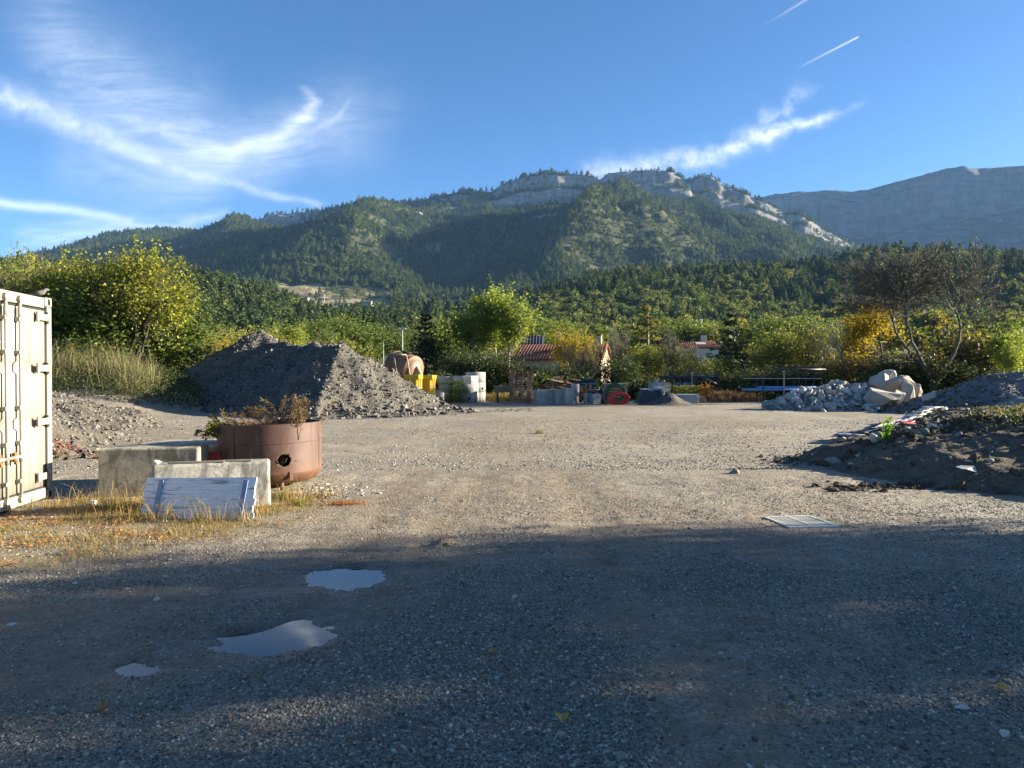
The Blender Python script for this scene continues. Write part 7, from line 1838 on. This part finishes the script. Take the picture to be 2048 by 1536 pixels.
for k_, s_ in SP.items():
    me = s_.c if (s_.c and k_ not in ('bare', 'bigbare')) else s_.t
    co = np.empty(len(me.vertices) * 3, np.float32); me.vertices.foreach_get('co', co); co = co.reshape(-1, 3)
    SP_W[k_] = float(np.percentile(co[:, 0], 98) - np.percentile(co[:, 0], 2)); SP_H[k_] = float(np.percentile(co[:, 2], 99.7))
def near_tree(kind, px, top, width, d, label, rot=0.0, name=None, cat='tree', group=None):
    x = PX(px, d); z = float(ground_z(np.array(x), np.array(d))); H = P(px, top, d).z - z; w = width * d / F
    sz = H / SP_H[kind]; sx = w / SP_W[kind]
    return tree(name or {'pine': 'pine_tree', 'pine2': 'pine_tree', 'larch': 'larch_tree', 'poplar': 'poplar_tree', 'maple': 'maple_tree'}.get(kind, 'tree' if cat == 'tree' else 'bush'), SP[kind], label, cat, (x, d, z - 0.05), rot=rot, scale=(sx, sx, sz), group=group)
# left: the big thicket behind the container
near_tree('thicket', 258, 485, 195, 37, 'big yellow green tree right of the container', 0.6)
near_tree('thicket', 180, 515, 200, 39, 'dense green tree just behind the container corner', 2.3)
near_tree('sparse', 75, 485, 170, 41, 'tall thin leaved tree rising above the container', 4.0)
near_tree('sparse', 5, 512, 150, 38, 'sparse leafy tree at the far left above the container', 5.2)
near_tree('round', 130, 570, 190, 37.5, 'dark green bush between the container and the dry grass', 1.0, 'bush', 'bush')
near_tree('round', 250, 585, 180, 38.5, 'green bush under the big yellow green tree', 2.0, 'bush', 'bush')
near_tree('bushlow', 330, 640, 110, 40, 'low green bush at the right foot of the big tree', 0.4, 'bush', 'bush')
for i, (kind, px, top, w, d, lab) in enumerate([
    ('olive', 405, 648, 90, 62, 'yellow bush above the left shoulder of the gravel heap'), ('olive', 455, 652, 80, 66, 'golden bush beside the wooden pole'),
    ('yellow', 420, 672, 80, 55, 'bright golden shrub behind the dry grass bank'), ('olive', 530, 655, 90, 70, 'orange green bush behind the gravel heap peak'),
    ('poplar', 575, 648, 90, 72, 'yellow green bush right of the gravel heap peak'), ('browned', 640, 672, 70, 68, 'browned bush behind the middle of the gravel heap'),
    ('olive', 370, 655, 90, 60, 'olive bush between the big tree and the golden bushes'), ('round', 610, 640, 100, 95, 'green tree behind the yellow bushes'),
    ('round', 660, 630, 110, 120, 'dark green round tree left of the row by the field'), ('round', 705, 642, 90, 122, 'round green tree, second in the row by the field'),
    ('round', 745, 650, 80, 124, 'round green tree, third in the row by the field'), ('round', 785, 655, 70, 126, 'round green tree left of the floodlight mast'), ('round', 822, 660, 60, 128, 'round green tree right of the floodlight mast'),
    ('pine2', 852, 628, 80, 57, 'dark ragged pine left of the pale poplars'), ('dark', 885, 650, 90, 60, 'dark green tree between the pine and the poplars'),
    ('poplar', 935, 615, 105, 56, 'mid green poplar clump left of the tall pale poplar'), ('poplar', 1012, 570, 112, 58, 'tall pale yellow green poplar, the brightest of the row'),
    ('poplar', 975, 600, 110, 60, 'pale poplar between the two poplar clumps'), ('dark', 935, 690, 120, 52, 'dark green shrub behind the concrete rings'), ('dark', 1000, 705, 110, 51, 'dark shrub behind the pallets'),
    ('round', 1085, 628, 100, 84, 'green tree behind the tiled roof'), ('round', 1120, 640, 90, 92, 'green tree above the ridge of the tiled house'), ('yellow', 1148, 654, 90, 56, 'golden tree in front of the tiled house'),
    ('bare', 1165, 690, 80, 52, 'bare shrub in front of the house wall'), ('bare', 1238, 655, 75, 53, 'thin bare tree right of the sunlit gable'), ('larch', 1295, 612, 95, 62, 'tall yellowing larch in the middle of the row'),
    ('bare', 1340, 660, 90, 55, 'bare grey tree left of the white house'), ('olive', 1320, 685, 100, 57, 'yellow tinged shrub below the larch'), ('dark', 1240, 710, 100, 51, 'dark shrub behind the hose coils'),
    ('olive', 1275, 690, 80, 55, 'olive shrub left of the larch'), ('pine', 1462, 628, 100, 54, 'big dark pine in front of the right hill'), ('olive', 1420, 705, 90, 53, 'shrub at the left foot of the big pine'),
    ('olive', 1532, 678, 80, 56, 'yellow green shrub right of the big pine'), ('olive', 1596, 645, 110, 55, 'yellow green tree above the right pipe rack'), ('bare', 1668, 640, 100, 53, 'bare brown tree right of the pipe rack'),
    ('olive', 1640, 690, 90, 56, 'olive shrub behind the end of the pipe rack'), ('maple', 1762, 600, 125, 47, 'yellow maple left of the big bare tree'), ('browned', 1715, 700, 100, 50, 'browned shrub below the yellow maple'),
    ('bigbare', 1868, 495, 250, 43, 'big bare tree with two stems at the right'), ('browned', 1945, 645, 150, 46, 'browning bush under the right of the big bare tree'), ('olive', 1985, 660, 130, 48, 'olive yellow tree at the right behind the gravel heap'),
    ('poplar', 2035, 655, 90, 38, 'yellow green tree at the right edge'), ('dark', 1900, 720, 160, 44, 'dark bush behind the lone white boulder'), ('dark', 1800, 725, 140, 45, 'dark bush behind the boulders'), ('dark', 2010, 735, 140, 43, 'dark bush behind the right gravel heap'),
    ('browned', 1830, 690, 110, 45, 'brown shrub at the foot of the big bare tree'), ('dark', 1590, 730, 130, 50, 'dark shrub behind the pipe rack'), ('dark', 1500, 735, 110, 50, 'dark shrub between the racks'), ('dark', 1380, 730, 120, 50.5, 'dark shrub behind the left pipe rack'), ('dark', 1110, 728, 110, 50.5, 'dark shrub behind the scrap heap'),
    ('round', 1390, 640, 90, 112, 'round green tree behind the white house'), ('round', 1520, 636, 100, 110, 'round green tree right behind the big pine'), ('round', 1590, 632, 100, 112, 'broad green tree above the yellow green shrub'), ('round', 1640, 638, 90, 116, 'green tree on the plain below the right hill'), ('round', 1330, 648, 80, 118, 'small round tree left of the white house roof'),
    ('bare', 1700, 660, 80, 49, 'thin bare shrub left of the maple'), ('round', 2030, 640, 110, 75, 'dark tree at the right edge behind the olive tree')]):
    is_bush = 'shrub' in lab or 'bush' in lab
    near_tree(kind, px, top, w, d, lab, i * 1.7, None, 'bush' if is_bush else 'tree')
# unseen by the camera: the trees that stand right of the picture and shade the foreground
SHADE = [(19.0, 8.7, 7.4, 'round', 2.2, 'tree at the far end of the shading row right of the picture'), (19.3, 7.35, 8.0, 'poplar', 2.1, 'slim tree, second from the far end of the shading row'), (18.9, 6.0, 9.0, 'poplar', 1.9, 'slim tree, third from the far end of the shading row'),
         (19.2, 4.4, 8.8, 'round', 2.15, 'tree fourth from the far end of the shading row'), (19.0, 2.1, 9.0, 'round', 2.8, 'tree fifth from the far end of the shading row'), (19.4, -0.4, 8.8, 'round', 3.0, 'tree sixth from the far end of the shading row'), (18.8, -3.2, 9.2, 'round', 3.4, 'broad tree at the near end of the shading row')]
for i, (x, y, h, k_, w, lab) in enumerate(SHADE):
    s = h / SP_H[k_]
    tree('tree', SP[k_], lab, 'tree', (x, y, -0.05), rot=i * 1.3, scale=(w / SP_W[k_], w / SP_W[k_], s), group='trees shading the yard')
# dark undergrowth along the far edge of the yard, dry grass strip before it
g = np.random.default_rng(801)
n = 26000; X = g.uniform(-9, 34, n); Y = 49.5 + g.normal(0, 1.5, n) + 1.2 * fbm(X / 6, X * 0, 2, 803); Z = ground_z(X, Y) + (0.4 + 1.5 * vnoise(X / 1.7, Y / 3, 805)) * g.random(n) ** 0.8
V, Fq = cards(np.stack([X, Y, Z], -1), 0.14 * g.uniform(0.6, 1.3, n), g, 0.5); o = mesh_np('undergrowth', V, Fq, L_darkg); tag(o, 'dark undergrowth along the far edge of the yard', 'undergrowth', kind='stuff')
n = 20000; X = g.uniform(-7, 22, n); Y = 45.6 + g.normal(0, 0.7, n); pm_ = vnoise(X / 2.2, Y * 0, 807); k_ = g.random(n) < sstep(0.25, 0.6, pm_); X, Y = X[k_], Y[k_]
V, Fq = blades(X, Y, ground_z(X, Y), (0.15 + 0.55 * g.random(len(X)) ** 2) * (0.5 + vnoise(X / 1.5, Y, 809)), 0.018, g, 0.35); o = mesh_np('dry_grass', V, Fq, M_straw); tag(o, 'strip of dry grass along the far edge of the yard', 'grass', kind='stuff')
n = 9000; X = PX(1455, 45) + g.normal(0, 0.8, n); Y = 45 + g.normal(0, 0.4, n); V, Fq = blades(X, Y, ground_z(X, Y), 0.2 + 0.5 * g.random(n) ** 1.5, 0.013, g, 0.35)
o = mesh_np('red_shrub', V, Fq, leaf_mat('reddish_twigs', [(0.17, 0.075, 0.05), (0.22, 0.11, 0.07), (0.26, 0.17, 0.10)], 0.2)); tag(o, 'low reddish dry shrub in front of the big pine', 'shrub')
x = PX(1409, 43.2); V, Fq = cards(np.array([x, 43.2, gz(x, 43.2) + 0.72]) + g.normal(size=(420, 3)) * np.array([0.28, 0.2, 0.2]), 0.06, g, 0.5); o = mesh_np('rust_branch', V, Fq, L_rust); tag(o, 'branch of rust orange leaves right of the slab stack', 'branch')
n = 1500; x = PX(1372, 43.3); V, Fq = cards(np.stack([x + g.normal(0, 0.55, n), 43.3 + g.normal(0, 0.25, n), 0.2 + 0.85 * g.random(n)], -1), 0.055, g, 0.35); o = mesh_np('yellow_weeds', V, Fq, L_olive); tag(o, 'yellow green weeds behind the slab stack', 'weeds', kind='stuff')
n = 1700; x = PX(914, 41.6); V, Fq = cards(np.stack([x + g.normal(0, 0.35, n), 41.6 + g.normal(0, 0.2, n), 0.1 + 1.25 * g.random(n) ** 1.2], -1), 0.055, g, 0.35); o = mesh_np('vine', V, Fq, L_mid); tag(o, 'green weeds climbing between the left and middle ring stacks', 'weeds', kind='stuff')
# tall dry weeds on the bank between the container and the long heap
L_weed = leaf_mat('tall_dry_weeds', [(0.20, 0.17, 0.085), (0.28, 0.24, 0.13), (0.14, 0.13, 0.055), (0.34, 0.29, 0.17), (0.10, 0.11, 0.04), (0.24, 0.19, 0.10)], 0.4)
def weed_zone(X, Y):
    px = 1024 + F * X / Y
    return ((px < 325 + 12 * np.sin(Y * 1.3)) & (Y > 30.5)) | ((px < 470) & (Y > 42.5))
n = 50000; X = g.uniform(-34, -12, n); Y = g.uniform(30, 47, n)
k_ = weed_zone(X, Y) & (X / Y > -0.8) & (g.random(n) < 0.15 + 0.85 * sstep(0.35, 0.62, vnoise(X / 1.1, Y / 1.1, 811))); X, Y = X[k_], Y[k_]
h = (0.5 + 1.5 * g.random(len(X)) ** 1.3) * (0.45 + 0.9 * vnoise(X / 1.6, Y / 1.6, 813))
V, Fq = blades(X, Y, ground_z(X, Y) - 0.03, h, 0.011, g, 0.34); o = mesh_np('tall_weeds', V, Fq, L_weed); tag(o, 'tall dry weeds on the bank between the container and the long heap', 'weeds', kind='stuff')
n = 30000; X = g.uniform(-34, -12, n); Y = g.uniform(30.5, 46, n); k_ = weed_zone(X, Y) & (vnoise(X / 1.3, Y / 1.3, 815) > 0.45); X, Y = X[k_], Y[k_]
V, Fq = cards(np.stack([X, Y, ground_z(X, Y) + 0.1 + (0.5 + 1.5 * vnoise(X / 1.2, Y / 1.2, 817)) * g.random(len(X)) ** 1.1], -1), 0.06 * g.uniform(0.5, 1.3, len(X)), g, 0.22, 0.7); o = mesh_np('weed_leaves', V, Fq, leaf_mat('weed_leaf', [(0.09, 0.11, 0.035), (0.16, 0.15, 0.05), (0.22, 0.19, 0.09), (0.12, 0.12, 0.045), (0.26, 0.21, 0.12)], 0.4)); tag(o, 'green and olive leaves among the tall dry weeds', 'weeds', kind='stuff')
n = 22000; X = g.uniform(-26, -13.5, n); Y = g.uniform(29.5, 38, n); k_ = (1024 + F * X / Y < 400 + 60 * (vnoise(X, Y, 819) - 0.5)) & (Y < 34 + 4 * (1024 + F * X / Y > 300)); X, Y = X[k_], Y[k_]
V, Fq = cards(np.stack([X, Y, ground_z(X, Y) + 0.05 + 0.7 * g.random(len(X)) ** 1.4], -1), 0.07, g, 0.3, 0.3); o = mesh_np('bramble', V, Fq, L_darkg); tag(o, 'dark bramble at the foot of the weed bank', 'undergrowth', kind='stuff')
